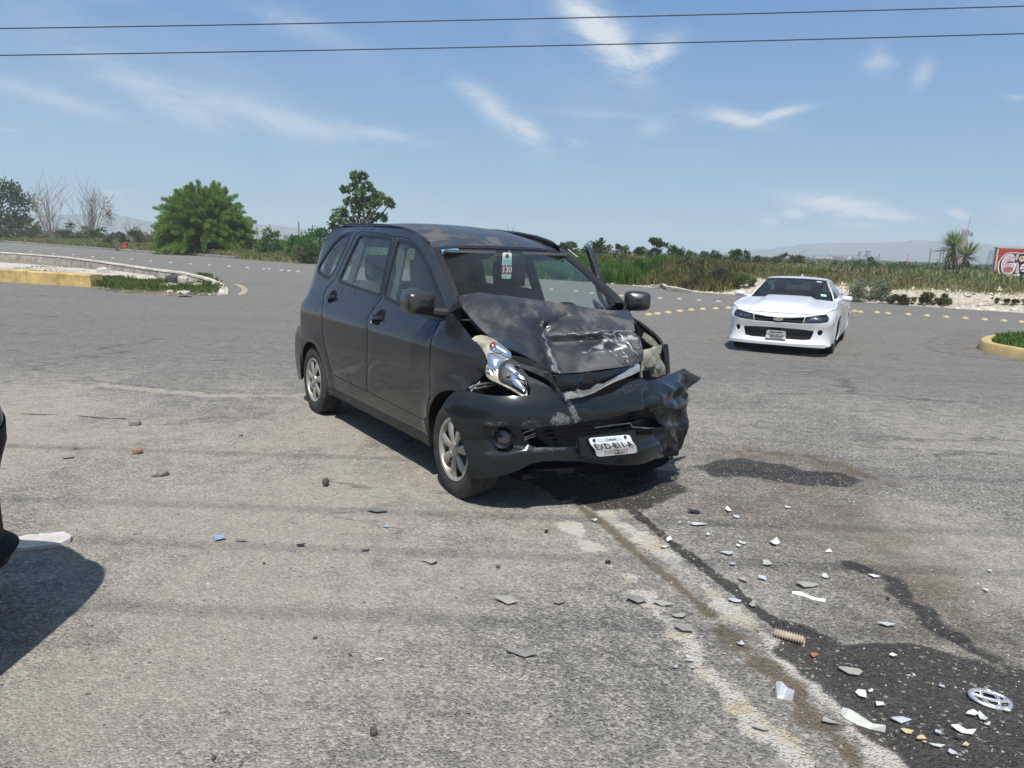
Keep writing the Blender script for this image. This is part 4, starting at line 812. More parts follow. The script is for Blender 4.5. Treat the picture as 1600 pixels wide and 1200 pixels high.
# the far kerb of the island, seen from its inner face
def gz(px, py, z): return ground(px, py, z)[:2]
back = [gz(-90, 388, .42), gz(0, 394, .42), gz(50, 397, .42), gz(100, 401, .42), gz(150, 407, .42), gz(200, 414, .42), gz(245, 421, .40), gz(290, 428, .36), gz(318, 434, .30), gz(336, 440, .24), gz(343, 446, .2), gz(342, 452, .15)]
P = np.array(back); L_ = [];
for i in range(len(P)-1):
    for t in np.linspace(0, 1, 5, endpoint=False): L_.append(P[i]*(1-t)+P[i+1]*t)
L_.append(P[-1]); P = np.array(L_); tn = np.gradient(P, axis=0); nr = np.stack([-tn[:, 1], tn[:, 0]], 1); nr /= np.linalg.norm(nr, axis=1)[:, None]; hh = np.interp(np.arange(len(P)), [0, 34, len(P)-6, len(P)-1], [.42, .40, .16, .06])
root = empty('island_wall', (0, 0, 0)); tag(root, 'rough grey wall round the far side of the left traffic island with a white top', 'kerb wall')
rows = [];
for i in range(len(P)):
    j1 = .05*(vnoise(i*.7, 1, 1, 3)-.5); rows.append([(*(P[i]-nr[i]*(.08+j1)), -.05), (*(P[i]-nr[i]*(.04+j1)), hh[i]*.5), (*(P[i]-nr[i]*.0), hh[i]-.05), (*(P[i]+nr[i]*.22), hh[i]-.05), (*(P[i]+nr[i]*.24), -.05)])
m_ = MB(); m_.grid(np.array(rows)); m_.F.append(tuple((len(P)-1)*5+q for q in range(5))); m_.build('wall_face', M['stone'], root, ang=30)
rows = [[(*(P[i]-nr[i]*.03), hh[i]-.048), (*(P[i]-nr[i]*.02), hh[i]+.00), (*(P[i]+nr[i]*.14), hh[i]+.01), (*(P[i]+nr[i]*.23), hh[i]-.048)] for i in range(len(P))]
m_ = MB(); m_.grid(np.array(rows)); m_.F.append(tuple((len(P)-1)*4+q for q in range(4))); m_.build('white_top', M['whitekerb'], root, ang=30)
# island filling
isl = [tuple(k0-dirk*14+nrk*.42), tuple(k1+nrk*.42), tuple(k1), tuple(ground(200, 458)[:2]), tuple(ground(270, 461)[:2]), tuple(ground(330, 461)[:2]), tuple(P[-1])]+[tuple(q) for q in P[::-3]]
U, F = cdt(isl, [], .5); zz = .10+.05*fbm(U[:, 0], U[:, 1], 1.5, 3, 6); dd = dist_seg(U, isl); zz = np.where(dd < .05, -.02, zz)
fn = np.cross(np.column_stack([U[F[:, 1]]-U[F[:, 0]], np.zeros(len(F))]), np.column_stack([U[F[:, 2]]-U[F[:, 0]], np.zeros(len(F))]))[:, 2]; F[fn < 0] = F[fn < 0][:, ::-1]
M['islsoil'] = simple('island_soil', (.20, .165, .11), .95, var=.35, scale=2.5, bmp=.5); tag(mesh('island_ground', np.column_stack([U, zz]), F, M['islsoil'], None, True), kind='structure')
# long pale concrete strip inside the island
def slab_on(name, pts, z0, z1, mat, label, cat, parent=None):
    U = [tuple(p) for p in pts]; n = len(U); A_ = 0.5*sum(U[i][0]*U[(i+1) % n][1]-U[(i+1) % n][0]*U[i][1] for i in range(n)); U = U if A_ > 0 else U[::-1]
    V = [(x, y, z0) for x, y in U]+[(x, y, z1+.008*math.sin(7*x+5*y)) for x, y in U]; F = [tuple(range(n, 2*n))]+[(i, (i+1) % n, n+(i+1) % n, n+i) for i in range(n)]
    return tag(mesh(name, V, F, mat, parent, False), label, cat)
slab_on('concrete_strip', [gz(-60, 421, .2), gz(0, 421, .2), gz(60, 424, .2), gz(110, 426, .2), gz(150, 429, .2), gz(200, 433, .2), gz(246, 436, .2), gz(240, 431, .2), gz(190, 425, .2), gz(140, 421, .2), gz(90, 416, .2), gz(30, 412, .2), gz(0, 410, .2), gz(-60, 408, .2)], .02, .21, M['slabm'], 'pale broken concrete strip inside the left traffic island', 'concrete slab')
def rock_mesh(name, size, mat, loc, rz=0, seed=0, parent=None, jit=.22, sub=1, flat=1.0):
    bm = bmesh.new(); bmesh.ops.create_icosphere(bm, subdivisions=sub, radius=.5); rg = random.Random(seed)
    for v in bm.verts:
        k = 1+rg.uniform(-jit, jit); v.co = Vector((max(-.42, min(.42, v.co.x*k)), max(-.40, min(.42, v.co.y*k)), max(-.36, min(.40, v.co.z*k))))
    me = bpy.data.meshes.new(name); bm.to_mesh(me); bm.free(); me.update()
    o = link(name, me, mat, parent, loc); o.scale = size; o.rotation_euler = (0, 0, rz); return o
for i, (px, py, w, h, mt, lab) in enumerate(((158, 427, 17, 13, 'rock', 'white-topped concrete lump on the left traffic island, leftmost lump'), (268, 441, 20, 17, 'darkrock', 'dark asphalt lump on the island beside the white block'), (284, 443, 15, 17, 'rock', 'upright white concrete block next to the dark lump on the island'), (262, 449, 26, 9, 'rock', 'flat greyish slab fragment in front of the dark lump'), (306, 448, 30, 8, 'rock', 'long low pale fragment near the nose of the island'),
    (334, 447, 12, 12, 'rock', 'pale lump at the very nose of the island'), (333, 438, 16, 7, 'rock', 'small pale lump on the island edge above the nose'), (283, 458, 28, 5, 'rock', 'flat pale rubble slab in the grass at the island front'), (262, 457, 14, 5, 'rock', 'small flat pale stone left of the rubble slab'), (225, 438, 34, 9, 'rock', 'broad pale broken concrete hump at the grass patch'), (197, 434, 22, 8, 'rock', 'small pale broken hump near the leftmost lump'))):
    g = ground(px, py+h*.45, .06); D = g[1]; sx, sz = wpx(w, D)*1.3, wpx(h, D)*1.7; o = rock_mesh('concrete_lump', (sx, sx*.7, sz), M[mt], (g[0], g[1]+.15, .06+sz*.33), .3*i, 30+i, sub=1); tag(o, lab, 'concrete lump')
def grass_patch(name, poly, n, h, w, col, dry=.1, z=.08, label=None):
    q = np.array(poly); mn, mx = q.min(0), q.max(0); p = rng.uniform(mn, mx, (n*3, 2)); p = p[inpoly(p, poly)][:n]; k = fbm(p[:, 0], p[:, 1], 1.2, 3, 9); V, C = blades(np.column_stack([p, np.full(len(p), z)]), h*(.35+1.1*k), w, col, .55); s = rng.uniform(size=len(p)) < dry; C[s] = cols(int(s.sum()), (.24, .19, .10), .2)
    return tag(tris_mesh(name, V, 5, M['blade'], None, C), kind='stuff')
grass_patch('grass', gp([(146, 452), (150, 440), (200, 440), (250, 443), (300, 450), (340, 452), (350, 458), (330, 463), (250, 460), (190, 458)]), 8000, .17, .008, (.17, .27, .07), .2)
grass_patch('grass', gp([(290, 440), (325, 436), (346, 452), (352, 460), (320, 456)]), 2600, .24, .008, (.17, .28, .07), .12); grass_patch('grass', gp([(20, 428), (60, 424), (110, 426), (140, 434), (90, 436), (30, 434)]), 1500, .13, .010, (.12, .13, .05), .5, .12)
# curved painted line at the nose of the island
U = gp([(363, 443), (374, 444), (384, 449), (388, 454), (384, 459), (374, 462), (371, 459), (378, 455), (378, 451), (371, 447)]); tag(mesh('painted_line', [(a, b_, .004) for a, b_ in U], [tuple(range(len(U)))[::-1]], simple('worn_cream_paint', (.36, .29, .20), .9, var=.2, dirt=((.19, .18, .16), .5, .8)), smooth=False), kind='structure')
bpy.data.objects['painted_line'].data.flip_normals() if bpy.data.objects['painted_line'].data.polygons[0].normal.z < 0 else None
# ------------------------------------------------------------------ right traffic island
cen = ground(1640, 533, .16); r = empty('round_island_kerb', (0, 0, 0)); tag(r, 'rounded yellow kerb of the grassy island at the right edge', 'kerb')
tl = [gz(1665, 514, .17), gz(1600, 520, .17), gz(1566, 521, .17), gz(1545, 523, .17), gz(1532, 527, .17), gz(1531, 531, .17), gz(1540, 535, .17), gz(1560, 539, .17), gz(1600, 546, .17), gz(1660, 556, .17), gz(1720, 566, .17)]
P = np.array(chaikin(tl, 2, closed=False)); tn = np.gradient(P, axis=0); nr = np.stack([-tn[:, 1], tn[:, 0]], 1); nr /= np.linalg.norm(nr, axis=1)[:, None]; ctr = P.mean(0)+np.array([1.5, 0]); sg = np.sign(((ctr-P)*nr).sum(1))[:, None]; nr = nr*sg
rows = [[(*(p-n_*.03), -.05), (*(p-n_*.01), .12), (*(p+n_*.02), .165), (*(p+n_*.15), .17), (*(p+n_*.19), .14), (*(p+n_*.20), -.02)] for p, n_ in zip(P, nr)]; m_ = MB(); m_.grid(np.array(rows)); M['yellow2'] = simple('pale_yellow_kerb', (.46, .34, .14), .8, var=.15, scale=4, dirt=((.38, .34, .26), .48, .8), bmp=.3); m_.build('kerb_ring', M['yellow2'], r, ang=40)
inn = [tuple(p+n_*.19) for p, n_ in zip(P, nr)]+[(20, P[-1][1]-.5), (20, P[0][1]+.5)]; U, F = cdt(inn, [], .4); tag(mesh('island_ground', np.column_stack([U, np.full(len(U), .11)]), F, M['islsoil'], None, True), kind='structure')
if bpy.data.objects['island_ground.001'].data.polygons[0].normal.z < 0: bpy.data.objects['island_ground.001'].data.flip_normals()
grass_patch('grass', [p for p in inn if p[0] < 14]+[(14, 16)], 16000, .15, .006, (.19, .34, .07), .12, .10)
U = gp([(1442, 540), (1452, 530), (1480, 521), (1515, 515), (1536, 515), (1529, 531), (1534, 541), (1560, 550), (1600, 559), (1600, 566), (1560, 562), (1510, 557), (1460, 549)]); U2, F = cdt(chaikin(U, 1), [], .6)
fn = np.cross(np.column_stack([U2[F[:, 1]]-U2[F[:, 0]], np.zeros(len(F))]), np.column_stack([U2[F[:, 2]]-U2[F[:, 0]], np.zeros(len(F))]))[:, 2]; F[fn < 0] = F[fn < 0][:, ::-1]
tag(mesh('gravel_verge', np.column_stack([U2, np.full(len(U2), .004)]), F, simple('brown_gravel', (.140, .128, .113), .95, var=.3, scale=5, bmp=.8, dirt=((.22, .2, .17), .6, .6)), None, True), kind='structure')
# ------------------------------------------------------------------ yellow dome markers
def dome_mesh():
    m_ = MB(); m_.lathe([(.105, 0), (.103, .010), (.090, .032), (.064, .048), (.03, .056), (.0001, .058)], 16); o = m_.build('dome_marker', None); me = o.data; bpy.data.objects.remove(o); return me
M['dome'] = simple('yellow_dome', (.44, .35, .17), .6, var=.2, scale=6, dirt=((.34, .28, .18), .5, .7)); M['dome_pale'] = simple('faded_dome', (.38, .33, .23), .7, var=.2, scale=6, dirt=((.25, .22, .18), .45, .8))
dm = dome_mesh(); dm.materials.append(M['dome']); dm2 = dm.copy(); dm2.materials.clear(); dm2.materials.append(M['dome_pale'])
rows_ = [('dome marker from the left in the line along the left road', 'dome markers on the left road', [(48, 393), (84, 396), (115, 398), (145, 401), (177, 403), (206, 405), (236, 408), (267, 410), (298, 412), (328, 414), (358, 416), (387, 418)], dm2, 1.15),
         ('dome marker from the left in the short line just left of the van', 'dome markers left of the grey van', [(413, 420), (421, 420), (440, 422), (452, 423), (466, 424)], dm2, 1.1),
         ('dome marker from the left in the far pale row beyond the van mirror', 'dome markers of the far row', [(925, 458), (948, 460), (971, 462), (1001, 464), (1031, 466), (1061, 467), (1092, 469), (1122, 471), (900, 455), (862, 452), (830, 450)], dm2, 1.0),
         ('dome marker from the left in the yellow row between van and white car', 'dome markers of the near row', [(1013, 491.5), (1027, 490), (1044, 488), (1062, 486), (1080, 484), (1098, 483), (1118, 482), (1138, 481)], dm, .95),
         ('dome marker from the left in the row right of the white car', 'dome markers right of the white car', [(1324, 487), (1335, 486), (1344, 487), (1370, 488), (1387, 489.5), (1419, 491), (1448, 493), (1478, 495), (1508, 497), (1538, 499), (1568, 501), (1596, 503)], dm, .92)]
ORD = ['leftmost', 'second', 'third', 'fourth', 'fifth', 'sixth', 'seventh', 'eighth', 'ninth', 'tenth', 'eleventh', 'twelfth']
def ordin(ps, k): r_ = sorted(range(len(ps)), key=lambda i: ps[i][0]).index(k); return ORD[r_]
for lab, grp, ps, me, sc in rows_:
    for k, (px, py) in enumerate(ps):
        p = ground(px, py+1); o = bpy.data.objects.new('dome_marker', me); COL.objects.link(o); o.location = (p[0], p[1], 0); o.scale = (sc, sc, sc*1.1); o.rotation_euler = (0, 0, k); tag(o, lab.replace('dome marker', ordin(ps, k)+' dome marker', 1), 'dome marker', grp)
# ------------------------------------------------------------------ rubble of the bank
def rubble(name, n, xr, dr, s0, s1, mat, seed=1):
    q = strip(n, xr[0], xr[1], dr[0], dr[1]); z = terrain_h(q[:, 0], q[:, 1]); m_ = len(q)
    base = np.array([(1, 0, 0), (-1, 0, 0), (0, 1, 0), (0, -1, 0), (0, 0, 1), (0, 0, -1)], float); F = np.array([(0, 2, 4), (2, 1, 4), (1, 3, 4), (3, 0, 4), (2, 0, 5), (1, 2, 5), (3, 1, 5), (0, 3, 5)])
    s = (s0*(s1/s0)**(rng.uniform(0, 1, m_)**2.2))[:, None, None]; V = base[None]*s*rng.uniform(.5, 1.2, (m_, 6, 1))*np.array([1, 1, .6]); a = rng.uniform(0, 6.28, m_); c, s_ = np.cos(a), np.sin(a); R = np.zeros((m_, 3, 3)); R[:, 0, 0] = c; R[:, 0, 1] = -s_; R[:, 1, 0] = s_; R[:, 1, 1] = c; R[:, 2, 2] = 1
    V = np.einsum('nij,nkj->nki', R, V)+np.column_stack([q, z])[:, None]; return tag(tris_mesh(name, V[:, F].reshape(-1, 3, 3), 3, mat), kind='stuff')
rubble('rubble', 3800, (9, 40), (.2, 3.0), .03, .22, M['rock']); rubble('rubble', 900, (3, 9), (.1, 1.6), .02, .12, M['rock']); rubble('gravel', 1500, (-16, 40), (-.4, .5), .012, .05, M['rock'])
slab_on('broken_slab', gp([(1018, 446), (1058, 449), (1060, 444), (1022, 441)]), .1, .30, M['slabm'], 'grey broken concrete slab lying at the road edge behind the van mirror', 'concrete slab')
m_ = MB(); p0 = [ground(x, y, .12) for x, y in ((1018, 446), (1028, 447), (1036, 446), (1044, 449), (1056, 451), (1070, 453), (1082, 455))]; m_.tube([tuple(p) for p in p0], [.05, .09, .10, .06, .08, .05, .03], 6); tag(m_.build('white_rag', M['whitekerb']), 'twisted white strip of rag on the gravel below the broken slab', 'rag')
# ------------------------------------------------------------------ overhead wires
M['wire'] = simple('wire', (.02, .02, .022), .6)
def wire(name, a, b_, sag, r, label, grp=None):
    a = np.array(a, float); b_ = np.array(b_, float); pts = [a+(b_-a)*t+np.array([0, 0, -4*sag*t*(1-t)]) for t in np.linspace(0, 1, 40)]; m_ = MB(); m_.tube(pts, r, 6); return tag(m_.build(name, M['wire'], ang=180), label, 'overhead wire', grp)
def wire_px(p0, p1, dist, sag, label):
    A = at_depth(*p0, dist)+np.array([0, 0, sag*.955]); B = at_depth(*p1, dist)+np.array([0, 0, sag*.955]); d = B-A; wire('overhead_wire', A-d*1.2, B+d*1.2, sag, .0155, label, 'overhead wires crossing the sky')
wire_px((0, 46), (1600, 11), 22.0, .55, 'upper of the two thin black wires crossing the sky'); wire_px((0, 88), (1600, 54), 22.0, .60, 'lower of the two thin black wires crossing the sky')
wh = 10.5; oy = -SUN_DIR[1]/SUN_DIR[2]*wh
for k, (ys_, lab) in enumerate(((3.02, 'overhead wire behind the photographer, lowest shadow line on the ground'), (3.72, 'overhead wire behind the photographer, second shadow line from the bottom'), (4.30, 'overhead wire behind the photographer, third shadow line from the bottom'), (5.42, 'overhead wire behind the photographer, shadow line just before the van'))):
    wire('overhead_wire', (-60, ys_-oy, wh+1.2), (60, ys_-oy+.0, wh+1.2), 1.2, .0115, lab, 'wires overhead casting shadows')
# ------------------------------------------------------------------ the crashed grey van. Car frame: x forward, y left, z up, origin under the front axle
VX, VY, VA = .3512, 5.0411, -.995234
van = empty('crashed_van', (VX, VY, 0), VA); tag(van, 'dark grey people carrier with crushed bonnet and torn front bumper', 'car')
_c, _s = math.cos(VA), math.sin(VA)
def to_car(P): q = np.asarray(P, float)-np.array([VX, VY, 0]); return np.array([q[0]*_c+q[1]*_s, -q[0]*_s+q[1]*_c, q[2]])
O2 = to_car(CO)
def cray(px, py): d = ray(px, py); return np.array([d[0]*_c+d[1]*_s, -d[0]*_s+d[1]*_c, d[2]])
def hit(px, py, g, t0=3.0, t1=12.0, st=.02):
    """first point along the view ray where the solid g(P) < 0 begins"""
    d = cray(px, py); t = t0; ga = g(O2+d*t)
    while t < t1:
        gb = g(O2+d*(t+st))
        if ga > 0 >= gb:
            a, b = t, t+st
            for _ in range(22):
                m_ = (a+b)/2
                if g(O2+d*m_) > 0: a = m_
                else: b = m_
            return O2+d*(a+b)/2
        ga = gb; t += st
    raise ValueError('no hit %s %s' % (px, py))
def cpl(px, py, axis, val): d = cray(px, py); return O2+d*((val-O2[axis])/d[axis])
def cplane(px, py, a, b, c): d = cray(px, py); t = (a+b*O2[1]+c*O2[2]-O2[0])/(d[0]-b*d[1]-c*d[2]); return O2+d*t
Ysp = pchip([.16, .22, .30, .40, .55, .72, .84, .93, .965, 1.0, 1.06, 1.12, 1.18, 1.25, 1.40, 1.50, 1.60, 1.65, 1.69, 1.72], [.755, .775, .79, .805, .824, .834, .834, .829, .820, .792, .758, .732, .711, .690, .646, .615, .580, .553, .515, .47])
def ys(x, z):
    y = Ysp(z); t = max(0, x+.35); y -= .30*t*t; t = max(0, -2.96-x); y -= 1.5*t*t
    if z < .78:
        for cx in (-.03, -2.69):
            r = math.hypot(x-cx, z-.31); y += .020*math.exp(-((r-.385)/.045)**2)
    return y
def gside(P): return -P[1]-ys(P[0], P[2]) if P[1] < 0 else -1
def S(lst): return [tuple(hit(px, py, gside)[[0, 2]]) for px, py in lst]
fR = lambda x, z: (x, -ys(x, z), z); fL = lambda x, z: (x, ys(x, z), z)
ARC = lambda cx, r, a0, a1, n=14, cz=.31: [(cx+r*math.cos(math.radians(a0+(a1-a0)*k/n)), cz+r*math.sin(math.radians(a0+(a1-a0)*k/n))) for k in range(n+1)]
g_f = chaikin(S([(598, 464), (621.5, 374.5), (636, 376.6), (645, 382), (653, 389), (664, 407.5), (672, 424), (680, 443), (687, 462), (689, 478), (687, 497), (680, 499.5), (647.5, 487)]), 1, .08)
g_r = chaikin(S([(593.5, 462.5), (613, 371.5), (590, 368), (562, 367), (528.5, 439.4), (560, 451)]), 1, .07)
g_q = chaikin(S([(517, 436.5), (552, 364), (541, 364)])+[(-2.60, 1.605), (-2.72, 1.55), (-2.84, 1.45), (-2.955, 1.33), (-2.965, 1.285), (-2.93, 1.258)]+S([(506, 433)]), 1, .2)
seamB = S([(618, 369), (596, 463.5), (586, 478), (576, 493), (573.5, 515), (573, 545), (573, 580), (573, 611.5)])
door_f = S([(661, 656), (666, 652), (669.5, 620), (671.8, 585), (671, 565), (672, 537), (677, 520), (684, 504), (692, 492), (693.5, 478), (690.5, 462), (684, 442), (676, 423), (667.5, 406), (657, 389), (647, 379), (637, 372), (626, 369.5)])+seamB
door_r = S([(523, 587), (571.5, 611)])+[(x-.013, z) for x, z in seamB[::-1][1:]]+S([(590, 363), (563, 361.5), (557.5, 364), (523.5, 436), (515, 444), (509, 451), (505.5, 462), (503.6, 479), (503, 498), (503.5, 518), (507.5, 540), (512, 560), (516, 576)])
d_f = offset(door_f, -.0035); d_r = offset(door_r, -.0035)
arch_r = ARC(-2.69, .345, -14, 194); arch_r = [(x, max(z, .235)) for x, z in arch_r]
PIL = S([(711, 479), (704, 460), (697, 445), (690, 431), (683, 416), (676, 402), (668, 390), (659, 379)])+[(-1.03, 1.615)]
side = [(-.385, .235), (-.40, .32), (-.43, .40)]+[(-.36, .56), (-.34, .72)]+S([(672.5, 537), (677.6, 520), (684.8, 503.6), (697, 489.5), (706, 486)])+PIL+[(-1.2, 1.652), (-1.45, 1.680), (-1.8, 1.698), (-2.2, 1.705), (-2.6, 1.700), (-2.80, 1.683), (-2.93, 1.615), (-3.04, 1.50), (-3.18, 1.36), (-3.29, 1.2), (-3.36, 1.03), (-3.37, .80), (-3.36, .70), (-3.10, .66), (-3.045, .60)]+arch_r[::-1]+[(-2.34, .235)]
GLASS_SINK = .006
def out_r(p): return (0, -1, .2)
def side_set(fn, sgn, par, R=True):
    M1 = M['mpv']; o = (0, sgn, .2)
    panel('body_side', fn, side, [door_f, door_r, g_q], .07, .045, .022, M1, par, o)
    # quarter window
    panel('quarter_window', fn, offset(g_q, .004), [], .10, .05, .004, M['glass'], par, o, lift=-GLASS_SINK)
    panel('window_seal', fn, offset(g_q, .008), [offset(g_q, -.022)], .06, .03, .022, M['seal'], par, o, lift=.0008)
    panel('sill_trim', fn, [(-2.33, .235), (-.39, .235), (-.39, .30), (-2.33, .30)], [], .10, .08, .02, M['plastic'], par, o, lift=.006)
side_set(fR, -1, van)
def door(name, outl, glass, fn, sgn, par, loc=None, hole_front=False):
    o = (0, sgn, .2); r = panel(name, fn, outl, [glass], .055, .04, .030, M['mpv'], par, o, loc, edge_round=.003)
    kw = dict(loc=None)
    def sub(*a, **k):
        x = panel(*a, **k, loc=loc)
        if loc is not None: x.location = (0, 0, 0)
        return x
    sub('window_glass', fn, offset(glass, .006), [], .12, .05, .004, M['glass'], r, o, lift=-GLASS_SINK)
    sub('window_seal', fn, offset(glass, .008), [offset(glass, -.014)], .06, .03, .022, M['seal'], r, o, lift=.0010)
    # inner door card
    low = [p for p in offset(outl, -.03) if p[1] < 1.16]; low = [(x, min(z, 1.13)) for x, z in low]
    fin = lambda x, z: (fn(x, z)[0], fn(x, z)[1]-sgn*.07, z)
    sub('door_card', fin, low, [], .15, .08, .02, M['trim'], r, o)
    return r
dF = door('front_door', d_f, g_f, fR, -1, van); dR = door('rear_door', d_r, g_r, fR, -1, van)
def handle(par, x, z, sgn, fn, off=(0, 0, 0)):
    y = fn(x, z)[1]; r = MB(); n = 14
    # flat dark disc painted for the shaded hollow, bar in front
    cup = []
    for i in range(5):
        rr = [1.0, .92, .7, .4, .0][i]; dep = [-.001, -.006, -.012, -.015, -.016][i]
        cup.append([(x+.01+.085*rr*math.cos(w), fn(x+.01+.085*rr*math.cos(w), z+.055*rr*math.sin(w))[1]+sgn*.003, z+.055*rr*math.sin(w)) for w in np.linspace(0, 2*math.pi, 21)])
    m_ = MB(); m_.grid(np.array(cup)-np.array(off)); m_.build('handle_shade_disc', M['dark'], par)
    pts = [(x-.095+.19*t, fn(x-.095+.19*t, z)[1]+sgn*(.006+.030*math.sin(math.pi*min(1, max(0, t)))**.5), z-.006*math.sin(math.pi*t)) for t in np.linspace(0, 1, 11)]
    m_ = MB(); m_.tube(np.array(pts)-np.array(off), [.009, .013, .015, .015, .015, .015, .015, .015, .015, .014, .010], 8); m_.build('handle', M['mpv'], par)
(hx1, hz1), (hx2, hz2), (kx, kz) = S([(519, 463), (592, 495), (581.5, 502)])
handle(dR, hx1, hz1, -1, fR); handle(dF, hx2, hz2, -1, fR)
m_ = MB(); m_.lathe([(.0, .006), (.012, .005), (.015, 0)], 12, 'y', (kx, -ys(kx, kz)-.008, kz)); m_.build('key_lock', M['chromedull'], dF)
# sail triangle and mirror
panel('mirror_sail', fR, S([(689, 462), (694, 478), (697, 496), (690, 501), (679, 499), (677, 480), (680, 462)]), [], .05, .04, .02, M['plastic'], dF, (0, -1, .2), lift=.004)
def mirror(par, sgn, off=(0, 0, 0)):
    # rounded shell: superellipsoid, flat towards the rear
    c = np.array([-.365, sgn*.905, 1.190]); rows = []
    for i, u in enumerate(np.linspace(-1, 1, 15)):          # front(+x) to back(-x)
        k = {0: 1.0}.get(i, None); s_ = (1-max(0, u)**3.2*.92)**.5 if u > 0 else 1.0-.05*abs(u)
        row = []
        for w in np.linspace(0, 2*math.pi, 25)[:-1]:
            cw, sw = math.cos(w), math.sin(w); a = abs(cw)**.45*np.sign(cw); b_ = abs(sw)**.45*np.sign(sw)
            taper = 1-.16*(a*.5+.5)*0; row.append((c[0]+.075*u, c[1]+sgn*a*.098*s_, c[2]+b_*.076*s_*(1-.10*(a > 0)*a)))
        rows.append(row+[row[0]])
    m_ = MB(); m_.grid(np.array(rows)-np.array(off)); o = m_.build('mirror', M['mirror_cap'], par, ang=180)
    m_ = MB(); r0 = np.array(rows[0])-np.array(off); m_.add([tuple(p+np.array([.006, 0, 0])) for p in r0[:-1]], [tuple(range(24))]); m_.build('mirror_glass', M['chrome'], par, False)
    m_ = MB(); m_.add([tuple(p+np.array([.0, 0, 0])-np.array(off)) for p in rows[-1][:-1]], [tuple(range(24))]); m_.build('mirror_front', M['mpv'], par, False)
    m_ = MB(); m_.tube(np.array([(-.33, sgn*.69, 1.12), (-.34, sgn*.77, 1.125), (-.36, sgn*.86, 1.14)])-np.array(off), [.040, .034, .028], 10); m_.build('mirror_arm', M['plastic'], par)
mirror(dF, -1)
# right front wing
wing = [(-.385, .24), (-.405, .32), (-.435, .402), (-.385, .44), (-.352, .56), (-.337, .72)]+S([(673.4, 537), (678.5, 520), (686, 504.5), (697.5, 490.5), (705, 488), (714, 500), (726, 514), (737.5, 528), (744, 533), (750, 542.5), (756, 555), (760, 567), (759, 578), (755, 586), (744, 597), (730, 609), (719, 611)])
ar = [(-.03+.355*math.cos(math.radians(a)), .31+.365*math.sin(math.radians(a))) for a in range(78, 189, 8)]; wing += ar+[(-.385, .24)][:0]
panel('front_wing', fR, wing, [], .05, .035, .016, M['mpv'], van, (0, -1, .2), edge_round=.003)
# arch lips and wheel wells
for cx, a0, a1, nm in ((-.03, 62, 190, 'arch_lip'), (-2.69, -12, 192, 'arch_lip')):
    for sgn in (-1, 1):
        rows = []
        for a in np.linspace(math.radians(a0), math.radians(a1), 26):
            r0, r1 = .345 if cx < -1 else .357, .36; x, z = cx+r0*math.cos(a), .31+r0*math.sin(a)*(1 if cx < -1 else 1.02)
            if z < .22: continue
            y = ys(x, z); rows.append([(x, sgn*(y-.001), z), (x-.004*math.cos(a), sgn*(y-.03), z-.004*math.sin(a)), (x+.02*math.cos(a), sgn*.52, z+.02*math.sin(a))])
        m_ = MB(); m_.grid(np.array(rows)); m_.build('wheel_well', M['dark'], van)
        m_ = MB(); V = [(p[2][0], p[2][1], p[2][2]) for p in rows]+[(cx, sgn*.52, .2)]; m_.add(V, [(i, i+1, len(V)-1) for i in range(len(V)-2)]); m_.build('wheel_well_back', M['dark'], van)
# ---- left side (mirrored), left front door stands open
side_set(fL, 1, van)
HNG = np.array([-.40, .775, 0.])
dL = door('front_door', d_f, g_f, fL, 1, van, loc=HNG); dL.rotation_euler = (0, 0, -math.radians(34.5)); dL['label'] = 'driver door standing open'
mirror(dL, 1, HNG); handle(dL, hx2, hz2, 1, fL, HNG)
dRL = door('rear_door', d_r, g_r, fL, 1, van); handle(dRL, hx1, hz1, 1, fL)
wl = [(-.385, .24), (-.405, .32), (-.435, .402), (-.385, .44), (-.352, .56), (-.337, .72), (-.333, .93), (-.30, 1.045), (-.24, 1.09), (-.10, 1.055), (.05, 1.0), (.14, .94), (.17, .90), (.19, .83), (.19, .74), (.14, .70), (.10, .69)]
wl += [(-.03+.355*math.cos(math.radians(a)), .31+.365*math.sin(math.radians(a))) for a in range(78, 189, 8)]
fLw = lambda x, z: (x, ys(x, z)-.02*sm(-.2, .1, x)-.010*math.sin(z*22)*sm(0, .2, x), z)
panel('front_wing', fLw, wl, [], .045, .035, .016, M['mpv'], van, (0, 1, .2))
# ---- roof and windscreen
zc = pchip([-3.25, -3.12, -2.9, -2.5, -2.0, -1.6, -1.2, -.95, -.78], [1.52, 1.60, 1.675, 1.716, 1.722, 1.706, 1.655, 1.600, 1.548])
def xt(y): return -.80-.075*(y/.56)**2        # windscreen top edge
def fro(x, y): return (x, y, zc(x-.0)-.052*(abs(y)/.56)**3.0)
rf = [(xt(y), y) for y in np.linspace(-.565, .565, 13)]+[(-1.0, .565), (-1.2, .552), (-1.45, .535), (-1.8, .522), (-2.2, .515), (-2.6, .516), (-2.85, .525), (-3.0, .53), (-3.13, .51)]+[(-3.20+.05*(abs(y)/.5)**2, y) for y in (.4, .2, 0, -.2, -.4)]+[(-3.13, -.51), (-3.0, -.53), (-2.85, -.525), (-2.6, -.516), (-2.2, -.515), (-1.8, -.522), (-1.45, -.535), (-1.2, -.552), (-1.0, -.565)]
panel('roof', fro, rf, [], .07, .05, .018, M['mpv_top'], van, (0, 0, 1))
panel('headliner', lambda x, y: (x, y, fro(x, y)[2]-.05), offset(rf, -.03), [], .15, .1, .01, M['liner'], van, (0, 0, 1))
